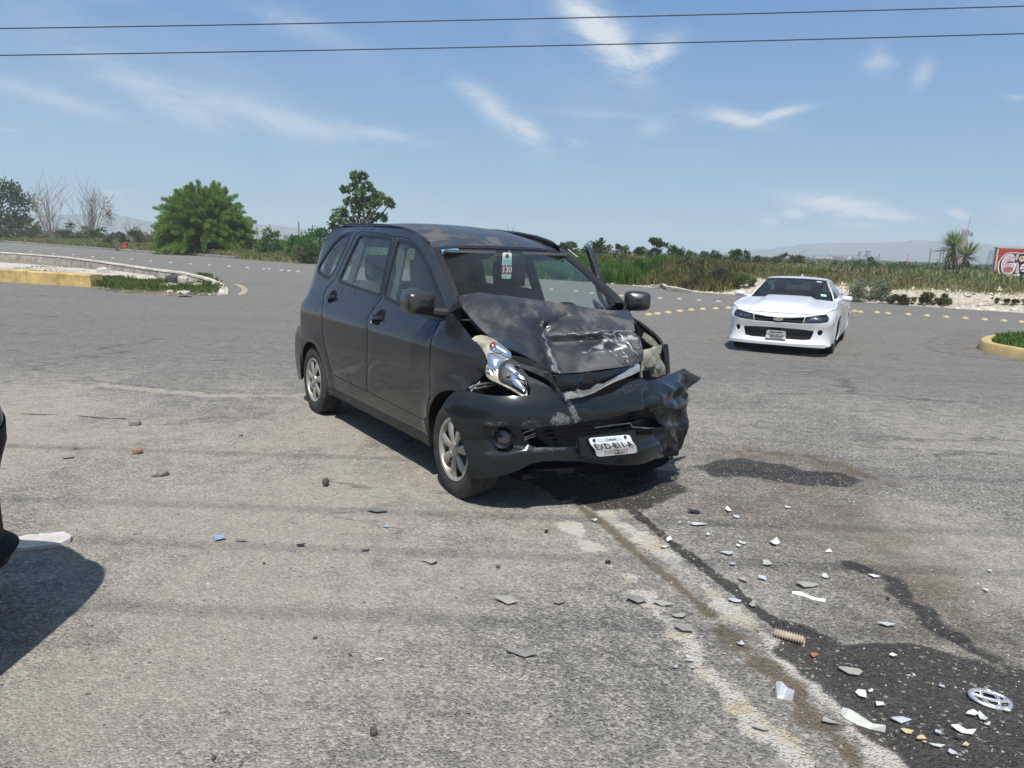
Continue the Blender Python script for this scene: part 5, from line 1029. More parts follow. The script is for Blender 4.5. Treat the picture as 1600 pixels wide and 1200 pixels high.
for sgn in (-1, 1):   # black roof ditch strips with raised rail
    pts = [(x, sgn*(w+.002), z+.006) for x, w, z in ((-.90, .565, 1.556), (-1.0, .568, 1.588), (-1.2, .555, 1.630), (-1.45, .538, 1.664), (-1.8, .525, 1.688), (-2.2, .518, 1.696), (-2.6, .519, 1.690), (-2.85, .527, 1.660))]
    m_ = MB(); m_.tube(pts, .006, 6); m_.build('roof_strip', M['seal'], van)
pL = [(x, .585, z) for x, z in ((-1.02, 1.60), (-1.10, 1.635), (-1.25, 1.672), (-1.5, 1.704), (-1.9, 1.735), (-2.3, 1.742), (-2.6, 1.738), (-2.75, 1.71))]
def fws(u, v):  # u across -1..1, v 0 bottom .. 1 top
    yt = .553*u; yb = .655*u; top = np.array([xt(yt)+.004, yt, zc(xt(yt))-.052*(abs(yt)/.56)**3-.004]); bot = np.array([-.17-.13*u*u, yb, 1.12+.04*u*u]); p = bot*(1-v)+top*v; bow = .030*math.sin(math.pi*v)*(1-.4*u*u); return (p[0]+bow*.5, p[1], p[2]+bow)
ws = [(-1, 0), (1, 0), (1, 1), (-1, 1)]
sc_ = lambda u, v: fws(u/.6, v/.85)
wsq = [(-.6, 0), (.6, 0), (.6, .85), (-.6, .85)]
panel('windscreen', sc_, wsq, [], .07, .06, .005, M['wglass'], van, (1, 0, 1), lift=-.003)
panel('windscreen_border', sc_, [(-.604, .002), (.604, .002), (.604, .854), (-.604, .854)], [chaikin([(-.572, -.0), (.572, -.0), (.568, .815), (-.568, .815)], 1, .03)], .05, .04, .004, M['seal'], van, (1, 0, 1), lift=.0015)
panel('windscreen_sticker', sc_, [(-.555, .80), (-.555, .735), (-.425, .735), (-.425, .80)], [], .05, .04, .002, M['blue'], van, (1, 0, 1), lift=.006)
panel('sticker_print', sc_, [(-.50, .762), (-.50, .742), (-.44, .742), (-.44, .762)], [], .05, .04, .002, M['white'], van, (1, 0, 1), lift=.008)
for sgn in (-1, 1):   # windscreen pillars
    A_ = np.array([(x, sgn*ys(x, z), z) for x, z in PIL]); B_ = np.array([fws(sgn, v) for v in np.linspace(-.02, 1, 30)]); B2 = np.array([[np.interp(z, B_[:, 2], B_[:, k]) for k in range(3)] for z in A_[:, 2]])
    B2[:, 2] = np.minimum(A_[:, 2], B_[-1, 2]); rows = [[a*(1-t)+b_*t+np.array([.012, sgn*.004, .010])*math.sin(math.pi*t) for t in (0, .3, .6, .85, 1)] for a, b_ in zip(A_, B2)]; m_ = MB(); m_.grid(np.array(rows)); m_.build('windscreen_pillar', M['mpv'], van, ang=70)
# tailgate and rear lamps (kept plain, out of view)
def frear(y, z):
    w = {0: 0}; x = pchip([.3, .6, .95, 1.1, 1.3, 1.5, 1.62], [-3.33, -3.37, -3.39, -3.36, -3.29, -3.19, -3.12])(z); return (x+.05*(abs(y)/.6)**3, y, z)
rg_o = [(-.58, .62), (.58, .62), (.56, 1.1), (.52, 1.3), (.46, 1.58), (-.46, 1.58), (-.52, 1.3), (-.56, 1.1)]; rg_h = [(-.47, 1.17), (.47, 1.17), (.40, 1.52), (-.40, 1.52)]
tg = panel('tailgate', frear, rg_o, [rg_h], .10, .08, .03, M['mpv'], van, (-1, 0, 0)); panel('rear_window', frear, offset(rg_h, .01), [], .2, .1, .004, M['glass'], tg, (-1, 0, 0), lift=-.01)
for sgn in (-1, 1):
    V = []
    for z in np.linspace(.80, 1.13, 6):
        y1 = ys(-3.28, z); V.append([(-3.20, sgn*(ys(-3.20, z)+.003), z), (-3.27, sgn*(ys(-3.27, z)+.004), z), (-3.34, sgn*(ys(-3.34, z)+.004), z), (-3.385, sgn*(ys(-3.37, z)-.04), z), (-3.37, sgn*.52, z)])
    m_ = MB(); m_.grid(np.array(V)); m_.build('tail_lamp', M['redlamp'], van)
# rear bumper wraps the corner
def frb(t, z):
    # t: arc parameter, -1 right side .. 1 left side
    a = abs(t); s_ = 1 if t > 0 else -1; bul = pchip([.22, .35, .5, .62, .70, .74], [-.06, -.01, .012, .004, -.03, -.06])(z)
    if a > .72: k = (a-.72)/.28; x = -3.20+.18*k; y = .815+.012*k+bul*.4
    elif a > .42: w = (a-.42)/.30*math.pi/2; x = -3.20-(.20+bul)*math.cos(w); y = .615+(.20+bul*.4)*math.sin(w)
    else: x = -3.40-bul; y = .615*a/.42
    return (x, s_*y if a > 0 else 0, z)
rb = [(-1, .60), (-.98, .46), (-.93, .33), (-.86, .24), (-.6, .22), (0, .22), (.6, .22), (.86, .24), (.93, .33), (.98, .46), (1, .60), (.96, .70), (.7, .735), (0, .735), (-.7, .735), (-.96, .70)]
panel('rear_bumper', frb, rb, [], .05, .04, .02, M['mpv'], van, lambda p: (p[0]+2.6, p[1], 0))
# ---- interior
m_ = MB(); m_.box((-1.75, 0, .30), (3.1, 1.46, .06)); m_.build('floor_pan', M['dark'], van, smooth=False)
m_ = MB(); m_.box((-1.55, 0, .20), (3.0, 1.30, .10)); m_.build('underbody', M['dark'], van, smooth=False)
rows = [[(-.12, y, 1.02), (-.24, y, 1.075), (-.42, y, 1.07), (-.52, y, 1.0), (-.50, y, .80), (-.42, y, .5)] for y in np.linspace(-.61, .61, 9)]; m_ = MB(); m_.grid(np.array(rows)); m_.build('dashboard', M['trim'], van)
def seat(x, y, w, lab, rec=.16, hr=True):
    s_ = empty('seat', (x, y, 0), 0, van)
    def cushion(nm, c, sz, tilt, par, r=.45):
        bm = bmesh.new(); bmesh.ops.create_cube(bm, size=1); bmesh.ops.subdivide_edges(bm, edges=bm.edges, cuts=3, use_grid_fill=True)
        for v in bm.verts:
            p = v.co*2; q = Vector((p.x*math.sqrt(1-.30*p.y**2*.5-.30*p.z**2*.5+.08*p.y**2*p.z**2), p.y*math.sqrt(1-.3*p.x**2*.5-.3*p.z**2*.5+.08*p.x**2*p.z**2), p.z*math.sqrt(1-.3*p.x**2*.5-.3*p.y**2*.5+.08*p.y**2*p.x**2)))
            q = Vector((q.x*sz[0]/2, q.y*sz[1]/2, q.z*sz[2]/2)); ct, st = math.cos(tilt), math.sin(tilt); v.co = Vector((q.x*ct-q.z*st+c[0], q.y+c[1], q.x*st+q.z*ct+c[2]))
        me = bpy.data.meshes.new(nm); bm.to_mesh(me); bm.free(); me.polygons.foreach_set('use_smooth', [True]*len(me.polygons)); return link(nm, me, M['fabric'], par)
    cushion('cushion', (.05, 0, .55), (.52, w, .20), 0, s_); cushion('backrest', (-.22, 0, .90), (.17, w, .68), .17, s_)
    if hr: cushion('headrest', (-.30, 0, 1.335), (.11, .27, .22), .12, s_); m_ = MB(); m_.tube([(-.28, -.06, 1.18), (-.30, -.06, 1.28)], .008, 6); m_.tube([(-.28, .06, 1.18), (-.30, .06, 1.28)], .008, 6); m_.build('headrest_rods', M['chromedull'], s_)
seat(-1.02, -.37, .50, ''); seat(-1.02, .37, .50, ''); seat(-1.95, -.36, .60, ''); seat(-1.95, .36, .60, '')
m_ = MB(); cw_ = np.array([-.62, .37, 1.00]); n_ = np.array([-.85, 0, .52]); n_ /= np.linalg.norm(n_); a_ = np.array([0, 1., 0]); b_ = np.cross(n_, a_)
m_.tube([cw_+.185*(a_*math.cos(w)+b_*math.sin(w)) for w in np.linspace(0, 2*math.pi, 33)], .014, 8, False)
for w in (-.3, math.pi+.3, -math.pi/2): m_.tube([cw_, cw_+.18*(a_*math.cos(w)+b_*math.sin(w))], .014, 6)
m_.tube([cw_-n_*.02, cw_-n_*.25], .03, 8); m_.tube([cw_-n_*.02, cw_+n_*.02], .06, 12); m_.build('steering_wheel', M['seal'], van)
m_ = MB(); m_.box((-.74, 0.02, 1.46), (.03, .23, .06)); m_.tube([(-.74, .02, 1.47), (-.78, .02, 1.53)], .01, 6); m_.build('inside_mirror', M['seal'], van, smooth=False)
for sgn in (-1, 1):
    m_ = MB(); m_.box((-.80, sgn*.32, 1.49), (.13, .40, .02), tilt=[[.94, 0, -.34], [0, 1, 0], [.34, 0, .94]]); m_.build('sun_visor', M['trim'], van, smooth=False)
for sgn in (-1, 1):
    for x0, x1, r in ((-1.27, -1.36, .028), (-2.22, -2.15, .035)):
        m_ = MB(); m_.tube([(x0, sgn*(ys(x0, 1.10)-.06), 1.10), ((x0+x1)/2, sgn*(ys(x1, 1.4)-.05), 1.38), (x1, sgn*(ys(x1, 1.6)-.05), 1.62)], r, 6); m_.build('inner_pillar', M['trim'], van)
# hanging tag: a thing of its own
def tag130():
    p = cpl(792, 415, 0, -.69); r = empty('parking_tag', (0, 0, 0)); tag(r, 'white and red paper tag numbered 130 hanging inside the van windscreen', 'hang tag')
    R = Matrix.Translation((VX, VY, 0))@Matrix.Rotation(VA, 4, 'Z'); yaw = .0
    cz_ = p[2]; W, H = .078, .185
    def T(u, v, o=0): q = R@Vector((p[0]+o, p[1]+u, cz_+v)); return tuple(q)
    def card(nm, poly, mat, o, holes=()):
        U, F = cdt(poly, holes, .03, .01); V = [T(a, b, o) for a, b in U]; n = len(V); V += [T(a, b, o-.0012) for a, b in U]; me = mesh(nm, V, [tuple(f) for f in F]+[tuple(f[::-1]+n) for f in F], mat, r, False); me.data.materials[0] = mat; return me
    ring = [(.016*math.cos(w), H*.36+.016*math.sin(w)) for w in np.linspace(0, 2*math.pi, 17)[:-1]]
    card('card', chaikin([(-W/2, -H/2), (W/2, -H/2), (W/2, H/2), (-W/2, H/2)], 2, .08), M['white'], 0, [ring])
    card('teal_band', [(-W*.42, H*.02), (W*.42, H*.02), (W*.42, H*.24), (-W*.42, H*.24)], M['teal'], .0016); card('teal_band', [(-W*.42, -H*.45), (W*.42, -H*.45), (W*.42, -H*.36), (-W*.42, -H*.36)], M['teal'], .0016)
    card('red_band', [(-W*.49, -H*.32), (W*.49, -H*.32), (W*.49, 0), (-W*.49, 0)], M['red'], .002)
    V, F = text_mesh('130', .056, 0, .0012); mesh('number', [T(v[0]*1.0, v[1]*1.05-H*.165, .004) for v in V], F, M['white'], r, False)
tag130()
# ---- wheels (shared by the cars)
def wheel(parent, loc, R=.305, W=.185, rim=.195, sgn=-1, steer=0.0, spokes=7, cap=None, name='wheel', camber=0.0, capmat=None):
    w = empty(name, loc, steer, parent); w.rotation_euler = (camber, 0, steer); h = W/2
    prof = [(rim-.012, -h*.80), (rim+.02, -h*.98), (rim+.055, -h*1.04), (R-.035, -h*.98), (R-.012, -h*.86), (R, -h*.62)]; tr = []
    for g in (-.36, 0, .36): tr += [(R, (g-.06)*W-.0), (R-.007, (g-.05)*W), (R-.007, (g+.05)*W), (R, (g+.06)*W)]
    prof = prof+[p for p in tr]+[(R, h*.62), (R-.012, h*.86), (R-.035, h*.98), (rim+.055, h*1.04), (rim+.02, h*.98), (rim-.012, h*.80), (rim-.03, 0), (rim-.012, -h*.80)]
    m_ = MB(); m_.lathe(prof, 56, 'y'); m_.build('tyre', M['tyre'], w, ang=30)
    m_ = MB()   # shoulder blocks
    for s_ in (-1, 1):
        for k in range(52):
            a = 2*math.pi*k/52; ca, sa = math.cos(a), math.sin(a); q = []
            for rr, hh, da in ((R+.002, .62, -.034), (R+.002, .62, .034), (R-.011, .90, .034), (R-.011, .90, -.034)): q.append(((rr)*math.cos(a+da), s_*hh*h, rr*math.sin(a+da)))
            q2 = [(x*.985, y*.98, z*.985) for x, y, z in q]; m_.add(q+q2, [(0, 1, 2, 3), (0, 4, 5, 1), (1, 5, 6, 2), (2, 6, 7, 3), (3, 7, 4, 0)])
    tag(m_.build('tread_blocks', M['tyre'], w, smooth=False), kind='stuff')
    y0 = sgn*h*.86; m_ = MB(); m_.lathe([(rim+.006, y0+sgn*.006), (rim+.002, y0+sgn*.011), (rim-.012, y0+sgn*.008), (rim-.020, y0-sgn*.006), (rim-.024, y0-sgn*.035)], 48, 'y')
    m_.build('rim_lip', capmat or M['hubcap'], w)
    m_ = MB(); m_.lathe([(rim-.016, y0-sgn*.012), (rim-.03, y0-sgn*.045), (.0, y0-sgn*.05)], 32, 'y'); m_.build('brake_disc', M['plastic'], w)
    m_ = MB(); N = spokes
    for k in range(N):
        a = 2*math.pi*k/N+.2
        rows = []
        for t in np.linspace(0, 1, 7):
            r_ = .045+(rim-.060)*t; wd = (.030+.034*math.sin(math.pi*min(t*.62+.05, 1))**1.2)*(rim/.195); y = y0+sgn*(.012*math.sin(math.pi*(t*.8+.15))-.004); row = []
            for q, hh in ((-1, -.010), (-.8, -.001), (-.25, .003), (.25, .003), (.8, -.001), (1, -.010)):
                x = r_*math.cos(a)-q*wd*.5*math.sin(a); z = r_*math.sin(a)+q*wd*.5*math.cos(a); row.append((x, y+sgn*hh, z))
            rows.append(row)
        m_.grid(np.array(rows))
    m_.build('hubcap_spokes', capmat or M['hubcap'], w, ang=50)
    m_ = MB(); m_.lathe([(.056, y0-sgn*.004), (.050, y0+sgn*.009), (.030, y0+sgn*.013), (.028, y0+sgn*.010), (0, y0+sgn*.012)], 24, 'y'); m_.build('hubcap_centre', capmat or M['hubcap'], w)
    return w
wheel(van, (-.038, -.725, .302), sgn=-1, steer=-.03); wheel(van, (-2.705, -.725, .302), sgn=-1)
wheel(van, (.0, .70, .302), sgn=1, steer=.02); wheel(van, (-2.69, .725, .302), sgn=1)
# ---- front bumper: surface R(theta, z) round a centre in the engine bay
BC = np.array([-.25, 0.])
def mkR(pts):
    P = np.array(pts, float)-BC; th = np.arctan2(P[:, 1], P[:, 0]); r = np.hypot(P[:, 0], P[:, 1]); o = np.argsort(th); return pchip(th[o], r[o])
Rb = mkR([(-.06, -.99), (.06, -.965), (.18, -.93), (.30, -.87), (.40, -.79), (.48, -.69), (.55, -.54), (.595, -.38), (.62, -.2), (.63, 0), (.625, .16), (.58, .34), (.52, .48), (.46, .60), (.41, .72), (.35, .86), (.28, 1.00), (.22, 1.10), (.18, 1.2)])
zR = pchip([.12, .20, .28, .36, .44, .52, .57, .61, .65, .69, .73, .78, .84], [-.085, -.05, -.022, -.010, -.010, -.004, .012, .012, .004, -.014, -.042, -.085, -.14])
def surfR(th, z): return Rb(th)+zR(z)
def fb(a, z): th = a/.85; r = surfR(th, z); return (BC[0]+r*math.cos(th), r*math.sin(th), z)
def gb(P): th = math.atan2(P[1], P[0]-BC[0]); return math.hypot(P[0]-BC[0], P[1])-surfR(th, P[2])
def Bt(lst):
    o = []
    for px, py in lst: P = hit(px, py, gb); o.append((math.atan2(P[1], P[0]-BC[0])*.85, P[2]))
    return o
b_out = Bt([(695, 635), (702, 624), (711, 615), (727, 612.5), (745, 616), (762, 619), (780, 620.6), (807, 621), (827, 619), (828.5, 608), (829.5, 598), (846, 607), (862, 614), (881, 622), (896, 623), (920, 622), (940, 619), (960, 612), (975, 602), (985, 596), (1000, 591), (1014, 595), (1036, 588), (1051, 583), (1069, 575), (1083, 582.5), (1097, 590), (1090, 600), (1081, 613), (1075, 630), (1069, 647), (1068, 660), (1071, 672), (1069, 686), (1065, 701), (1055, 710), (1047, 718), (1043, 712), (1025, 717), (999, 726), (960, 727), (930, 724), (905, 721), (872, 720), (847, 721), (828, 725), (812, 734), (791, 741), (768, 747), (754, 749), (745, 749.5), (737.6, 738), (729, 715), (722, 692), (714.6, 669), (706, 650)])
b_hole = Bt([(815, 669), (841, 666), (872.5, 664), (904, 660), (935, 656), (960, 652), (992, 647), (1018, 639), (1031, 652), (1039, 668), (1030, 670), (1028, 680), (996, 683), (975, 672), (940, 678), (906, 684), (903, 697.5), (876, 699.5), (840, 700), (830, 698), (824, 691), (816, 676)])
fogc = Bt([(784, 686)])[0]; fog = [(fogc[0]+.058*math.cos(w), fogc[1]+.052*math.sin(w)) for w in np.linspace(0, 2*math.pi, 21)[:-1]]
creaseA = Bt([(884, 623)])[0]; creaseB = Bt([(902, 658)])[0]
zl_p = Bt([(752, 668), (765, 664), (790, 667), (815, 669), (872, 664), (960, 652), (1015, 639)]); zl_f = pchip([q[0] for q in zl_p], [q[1] for q in zl_p])
zb_p = Bt([(752, 712), (770, 713), (830, 704), (870, 701), (930, 700), (1000, 700)]); zb_f = pchip([q[0] for q in zb_p], [q[1] for q in zb_p])
CR = []
for p_, w_, h_ in (([(1024, 645), (1030, 625), (1045, 611), (1062, 606), (1074, 614)], .05, .030), ([(1040, 626), (1058, 618), (1068, 620)], .04, -.035), ([(1032, 641), (1050, 637), (1070, 632)], .035, .028), ([(1016, 598), (1013, 620), (1018, 640), (1030, 652)], .05, -.035), ([(1030, 668), (1048, 664), (1066, 662)], .03, .030), ([(1045, 674), (1056, 690), (1050, 706)], .04, .028), ([(1033, 676), (1036, 696), (1044, 712)], .035, -.028), ([(1000, 600), (960, 612), (925, 618)], .03, .008), ([(970, 625), (1000, 612), (1012, 604)], .02, .010), ([(1062, 580), (1078, 592), (1084, 606)], .03, -.018), ([(860, 650), (872, 640), (876, 662)], .02, -.010), ([(915, 652), (925, 630), (935, 624)], .02, -.007)):
    q_ = Bt(p_); CR += [(q_[i][0], q_[i][1], q_[i+1][0], q_[i+1][1], w_, h_) for i in range(len(q_)-1)]
b_np = np.array(b_out)
def bdisp(u, p):
    a, z = u; d = 0.0; ef = min(1., float(dist_seg(np.array([[a, z]]), b_np)[0])/.07); ef = ef*ef*(3-2*ef)
    kx = float(sm(zl_p[0][0]-.02, zl_p[0][0]+.05, a))*float(sm(.45, .35, a)); d -= .032*kx*float(sm(.004, -.010, z-zl_f(a)))*float(sm(-.004, .030, z-zb_f(a)))
    # fold line right of centre
    t = (z-creaseA[1])/(creaseB[1]-creaseA[1]+1e-9); ax = creaseA[0]+(creaseB[0]-creaseA[0])*t
    if z > .48: d += .018*float(sm(.03, 0, a-ax) if a < ax else 0)*1.0-.012*math.exp(-((a-ax)/.02)**2)
    # crushed left end
    k = float(sm(.42, .75, a)); d += ef*k*(1-float(sm(.72, .85, a))*float(sm(.52, .62, z)))*(.030*(abs(float(fbm(a*1.0, z*1.0, 6, 2, 5))-.5)*4-.6)+.022*math.sin(z*14+a*9))
    k2 = math.exp(-(((a-.80)/.10)**2+((z-.66)/.07)**2)); d -= .055*k2; k3 = math.exp(-(((a-.70)/.09)**2+((z-.42)/.08)**2)); d += .04*k3
    d += .006*(float(fbm(a, z, 5, 3, 8))-.5)
    for (a1, z1, a2, z2, w_, h_) in CR:
        va, vz = a2-a1, z2-z1; t = min(1, max(0, ((a-a1)*va+(z-z1)*vz)/(va*va+vz*vz+1e-9))); d += ef*.62*h_*max(0, 1-math.hypot(a-a1-t*va, z-z1-t*vz)/w_)
    # recess round the fog lamp and the lower edge line
    r = math.hypot((a-fogc[0]-.02)/.13, (z-fogc[1]-.01)/.085); d -= .014*float(sm(1.0, .8, r))
    return d
bump_o = panel('front_bumper', fb, b_out, [b_hole, fog], .018, .015, .010, M['bumper'], van, lambda p: (p[0]+.25, p[1], 0), disp=bdisp, ang=50)
bw = np.zeros(len(bump_o.data.vertices)); bv = np.zeros(len(bw)*3, dtype=np.float32); bump_o.data.vertices.foreach_get('co', bv); bv = bv.reshape(-1, 3)
for pl_, w_, s_ in (([(884, 623), (893, 640), (902, 658)], .008, 1.0), ([(762, 662), (776, 661), (790, 662)], .016, .75), ([(818, 660), (830, 658), (842, 661)], .015, .7), ([(864, 657), (874, 650), (884, 655)], .016, 1.0), ([(872, 662), (884, 661)], .010, .9), ([(900, 660), (930, 652)], .008, .5), ([(1000, 600), (960, 612), (935, 618)], .006, .6), ([(1042, 664), (1058, 668), (1066, 666)], .014, .8), ([(1048, 708), (1058, 700)], .012, .8), ([(840, 702), (860, 697), (878, 699)], .012, .8), ([(800, 704), (830, 702)], .010, .4), ([(975, 612), (990, 606), (1010, 598)], .008, .6), ([(770, 620), (800, 622)], .006, .4), ([(1075, 582), (1092, 592)], .008, .5), ([(940, 640), (955, 650)], .02, .35), ([(990, 634), (1005, 628)], .03, .35)):  # first line is a highlight painted along the fold, the rest are scuffs
    Q = np.array([fb(*t) for t in Bt(pl_)])
    for i in range(len(Q)-1):
        ab = Q[i+1]-Q[i]; t = np.clip(((bv-Q[i])@ab)/(ab@ab), 0, 1); dd_ = np.linalg.norm(bv-(Q[i]+t[:, None]*ab), axis=1); bw = np.maximum(bw, s_*np.exp(-(np.maximum(0, dd_-.02)/w_)**2))
a_ = bump_o.data.attributes.new('wear', 'FLOAT', 'POINT'); a_.data.foreach_set('value', bw.astype(np.float32))
def scuffs_and_glint(src_m, nm, lo=.60, hi=.95):
    m_ = src_m.copy(); m_.name = nm; nt = m_.node_tree; b = nt.nodes['Principled BSDF']; src = b.inputs['Base Color'].links[0].from_socket; w = att(nt, 'wear')
    f = mth(nt, 'ADD', mth(nt, 'MULTIPLY', w, .85), mth(nt, 'MULTIPLY', mth(nt, 'SUBTRACT', nz(nt, 75, 8, .85, objco(nt)).outputs[0], .5), 2.6)); f = mth(nt, 'MULTIPLY', ramp(nt, f, [(lo, 0.), (hi, .75)]), ramp(nt, w, [(.05, 0.), (.3, 1.)]))
    lnk(nt, mixc(nt, f, src, (.27, .27, .265)), b.inputs['Base Color']); return m_
bump_o.data.materials[0] = scuffs_and_glint(M['bumper'], 'scuffed_glint_bumper_paint')
P = np.array(fb(*fogc)); n_ = np.array([P[0]+.25, P[1], 0]); n_ /= np.linalg.norm(n_); ang_ = math.atan2(n_[1], n_[0])
def fogpart(prof, mat, nm, par):
    m_ = MB(); m_.lathe(prof, 24, 'x'); V = np.array(m_.V); c, s_ = math.cos(ang_), math.sin(ang_); V = np.column_stack([V[:, 0]*c-V[:, 1]*s_+P[0], V[:, 0]*s_+V[:, 1]*c+P[1], V[:, 2]+P[2]]); return mesh(nm, V, m_.F, mat, par)
fl = fogpart([(.062, -.020), (.056, -.006), (.052, -.010), (.044, -.035)], M['seal'], 'fog_lamp', van); fogpart([(.046, -.030), (.030, -.022), (.0, -.018)], simple('fog_lens', (.05, .055, .06), .08, coat=1, metal=.4), 'lens', fl)
# dark structures seen through the openings
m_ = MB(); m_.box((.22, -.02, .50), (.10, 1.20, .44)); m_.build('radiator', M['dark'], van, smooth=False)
m_ = MB(); m_.box((.16, 0, .235), (.62, 1.25, .03)); m_.build('under_light_block', M['dark'], van, smooth=False)  # unseen panel added under the nose to stop light streaks in the shadow
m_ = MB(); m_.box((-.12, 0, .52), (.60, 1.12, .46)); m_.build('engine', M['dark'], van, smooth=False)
for k in range(7):
    z = .40+.028*k; m_ = MB(); m_.tube([(.46, -.48, z), (.50, -.2, z-.006), (.49, .1, z+.003), (.40, .34, z+.02*math.sin(k))], .0055, 5); m_.build('grille_bar', M['plastic'], van)
def slab(nm, poly, pl, mat, par=van, th=.012, rnd=0, it=0, bulge=0.0, step=.03, lift=0.0):
    """piece outlined where it shows, standing on its own slanted plane x = a + b y + c z in the car"""
    P3 = [cplane(px, py, *pl) for px, py in poly]; a, b_, c = pl; n = np.array([1., -b_, -c]); n /= np.linalg.norm(n); U_ = np.cross([0., 0., 1.], n); U_ /= np.linalg.norm(U_); W_ = np.cross(n, U_); o = P3[0]
    q = [((p-o)@U_, (p-o)@W_) for p in P3]; q = chaikin(q, it) if it else q; qa = np.array(q); cc = qa.mean(0)
    sm_ = max(.006, min(np.ptp(qa[:, 0]), np.ptp(qa[:, 1]))/2)
    def f(u, w):
        p = o+U_*u+W_*w
        if bulge: d = float(dist_seg(np.array([[u, w]]), q)[0]); p = p+n*bulge*math.sqrt(max(0, 1-(1-min(1, d/sm_))**2))
        return p+n*lift
    return panel(nm, f, q, [], step, step*.8, th, mat, par, n, ang=45)
# headlamp, right
HP = (1.60, .725, -.994)
hl = slab('headlamp', [(737.5, 529), (742.5, 525), (752, 523.5), (761, 525), (774, 531), (786, 540), (797.5, 550), (800, 561), (810, 570), (819, 581), (822.5, 595), (824, 617.5), (816, 619.5), (797.5, 608), (780, 599.5), (768, 594), (760, 588), (758.5, 580), (760, 570), (757.5, 554), (749, 540)], HP, M['lamphouse'], th=.03, bulge=.012, step=.025)
def hs(nm, poly, mat, lift, bulge=.006, it=1): return slab(nm, poly, HP, mat, hl, .006, bulge=bulge, it=it, step=.015, lift=lift)
hs('turn_reflector', [(764, 541), (770, 536), (780, 536.5), (790, 545), (797, 551), (800, 558), (795, 561), (780, 555), (766, 549)], M['chrome'], .014, .016)
hs('bulb_cap', [(764, 545), (768, 539), (773, 537.5), (775, 544), (774, 550), (768, 548)], M['amber'], .030, .008)
hs('reflector', [(761, 553), (770, 553), (779, 556), (790, 562), (798, 562), (784, 568), (779, 578), (777, 582), (762, 572)], M['chrome'], .015, .010)
hs('reflector', [(761, 573), (771, 577), (770, 588), (760, 583)], M['chrome'], .016, .004, 0); hs('dark_slot', [(761.5, 576.5), (771, 581), (770, 583.5), (761, 579)], M['plastic'], .024, 0, 0)
hs('projector_ring', [(778, 592), (779, 578), (784, 569), (793, 563), (803, 563), (812, 573), (819, 586), (822, 600), (822.5, 617), (812, 612), (796, 603), (784, 598)], M['plastic'], .016, .014)
hs('projector_mirror', [(790, 573), (800, 574), (810, 584), (819, 594), (820, 599), (806, 590), (790, 580)], M['chrome'], .032, .006); hs('projector_mirror', [(796, 590), (800, 586), (812, 593), (820, 601), (821, 616), (812, 612), (800, 603)], M['chrome'], .033, .008)
hs('bulb', [(791, 588), (796, 587), (797, 593), (792, 594)], M['seal'], .042, .006)
# lamp bracket wires under the headlamp
for k, L in enumerate((((733, 606), (745, 601), (757, 599), (772, 597)), ((735, 608), (748, 606), (760, 604), (775, 600)), ((740, 602), (750, 604), (758, 606)), ((778, 600), (787, 610), (793, 619)), ((782, 600), (792, 612), (798, 620)), ((736, 611), (742, 606), (750, 596)))):
    m_ = MB(); m_.tube([cplane(px, py, .28, .1, -.05) for px, py in L], .006 if k < 3 else .004, 5); m_.build('lamp_wire', M['chromedull'] if k != 2 else M['plastic'], van)
slab('lamp_bracket', [(727, 612), (738, 598), (757, 586), (768, 594), (796, 608), (816, 620), (780, 621), (745, 617)], (.20, .1, 0), M['dark'])
# broken clip cluster above the lamp
for k in range(9):
    px, py = 796+rng.uniform(0, 18), 553+rng.uniform(0, 9); p = cplane(px, py, 1.61, .725, -.994); o = rock_mesh('broken_clip', (.03, .014, .010), M['plastic'] if k % 2 else M['lamphouse'], tuple(p), k, 50+k, van, .4)
# grille remains
GP = (.57, .16, -.02)
slab('grille_strip', [(801, 556), (812, 557), (832, 562), (850, 570), (860, 577), (862, 584), (850, 580), (832, 573), (815, 567), (803, 563)], (.50, .2, 0), M['plastic'], bulge=.006)
slab('grille_strip', [(803, 563), (815, 568), (835, 574), (858, 582), (868, 592), (874, 607), (880, 619), (874, 616), (866, 604), (856, 592), (836, 583), (815, 575)], (.53, .18, 0), M['darkchrome'], bulge=.010, th=.02)
slab('grille_bar_chrome', [(812, 574), (817, 577), (826, 588), (840, 594), (857, 603), (870, 612), (882, 621), (876, 620), (860, 616), (845, 610), (828, 603), (820, 590)], (.56, .16, 0), M['darkchrome'], bulge=.012, th=.02)
slab('grille_mesh', [(826, 576), (850, 583), (866, 600), (872, 612), (850, 600), (828, 588)], (.44, .2, 0), M['dark'])
slab('bonnet_lip', [(866, 587), (885, 588), (905, 585), (935, 581), (960, 577), (985, 572), (1000, 567), (1002, 574), (985, 583), (964, 594), (945, 600), (933, 600), (926, 595), (916, 594.5), (908, 599), (905, 606), (890, 609), (876, 608.5), (872, 600)], (.49, -.12, 0), M['bumper'], bulge=.018, th=.02)
slab('silver_grille', [(881, 616), (890, 612), (900, 611), (905, 612), (915, 616), (925, 613), (943, 603), (952, 597), (962, 592), (980, 582), (990, 575), (997, 568), (1000, 571), (1000, 580), (985, 587), (960, 597), (944, 605), (928, 614), (910, 620), (896, 623), (884, 623)], (.55, -.14, 0), M['brightchrome'], bulge=.016, th=.02)
slab('badge_mount', [(903, 608), (912, 611), (925, 608), (935, 600), (942, 600), (941, 605), (928, 612), (913, 617), (904, 613)], (.58, -.14, 0), M['chromedull'], bulge=.004)
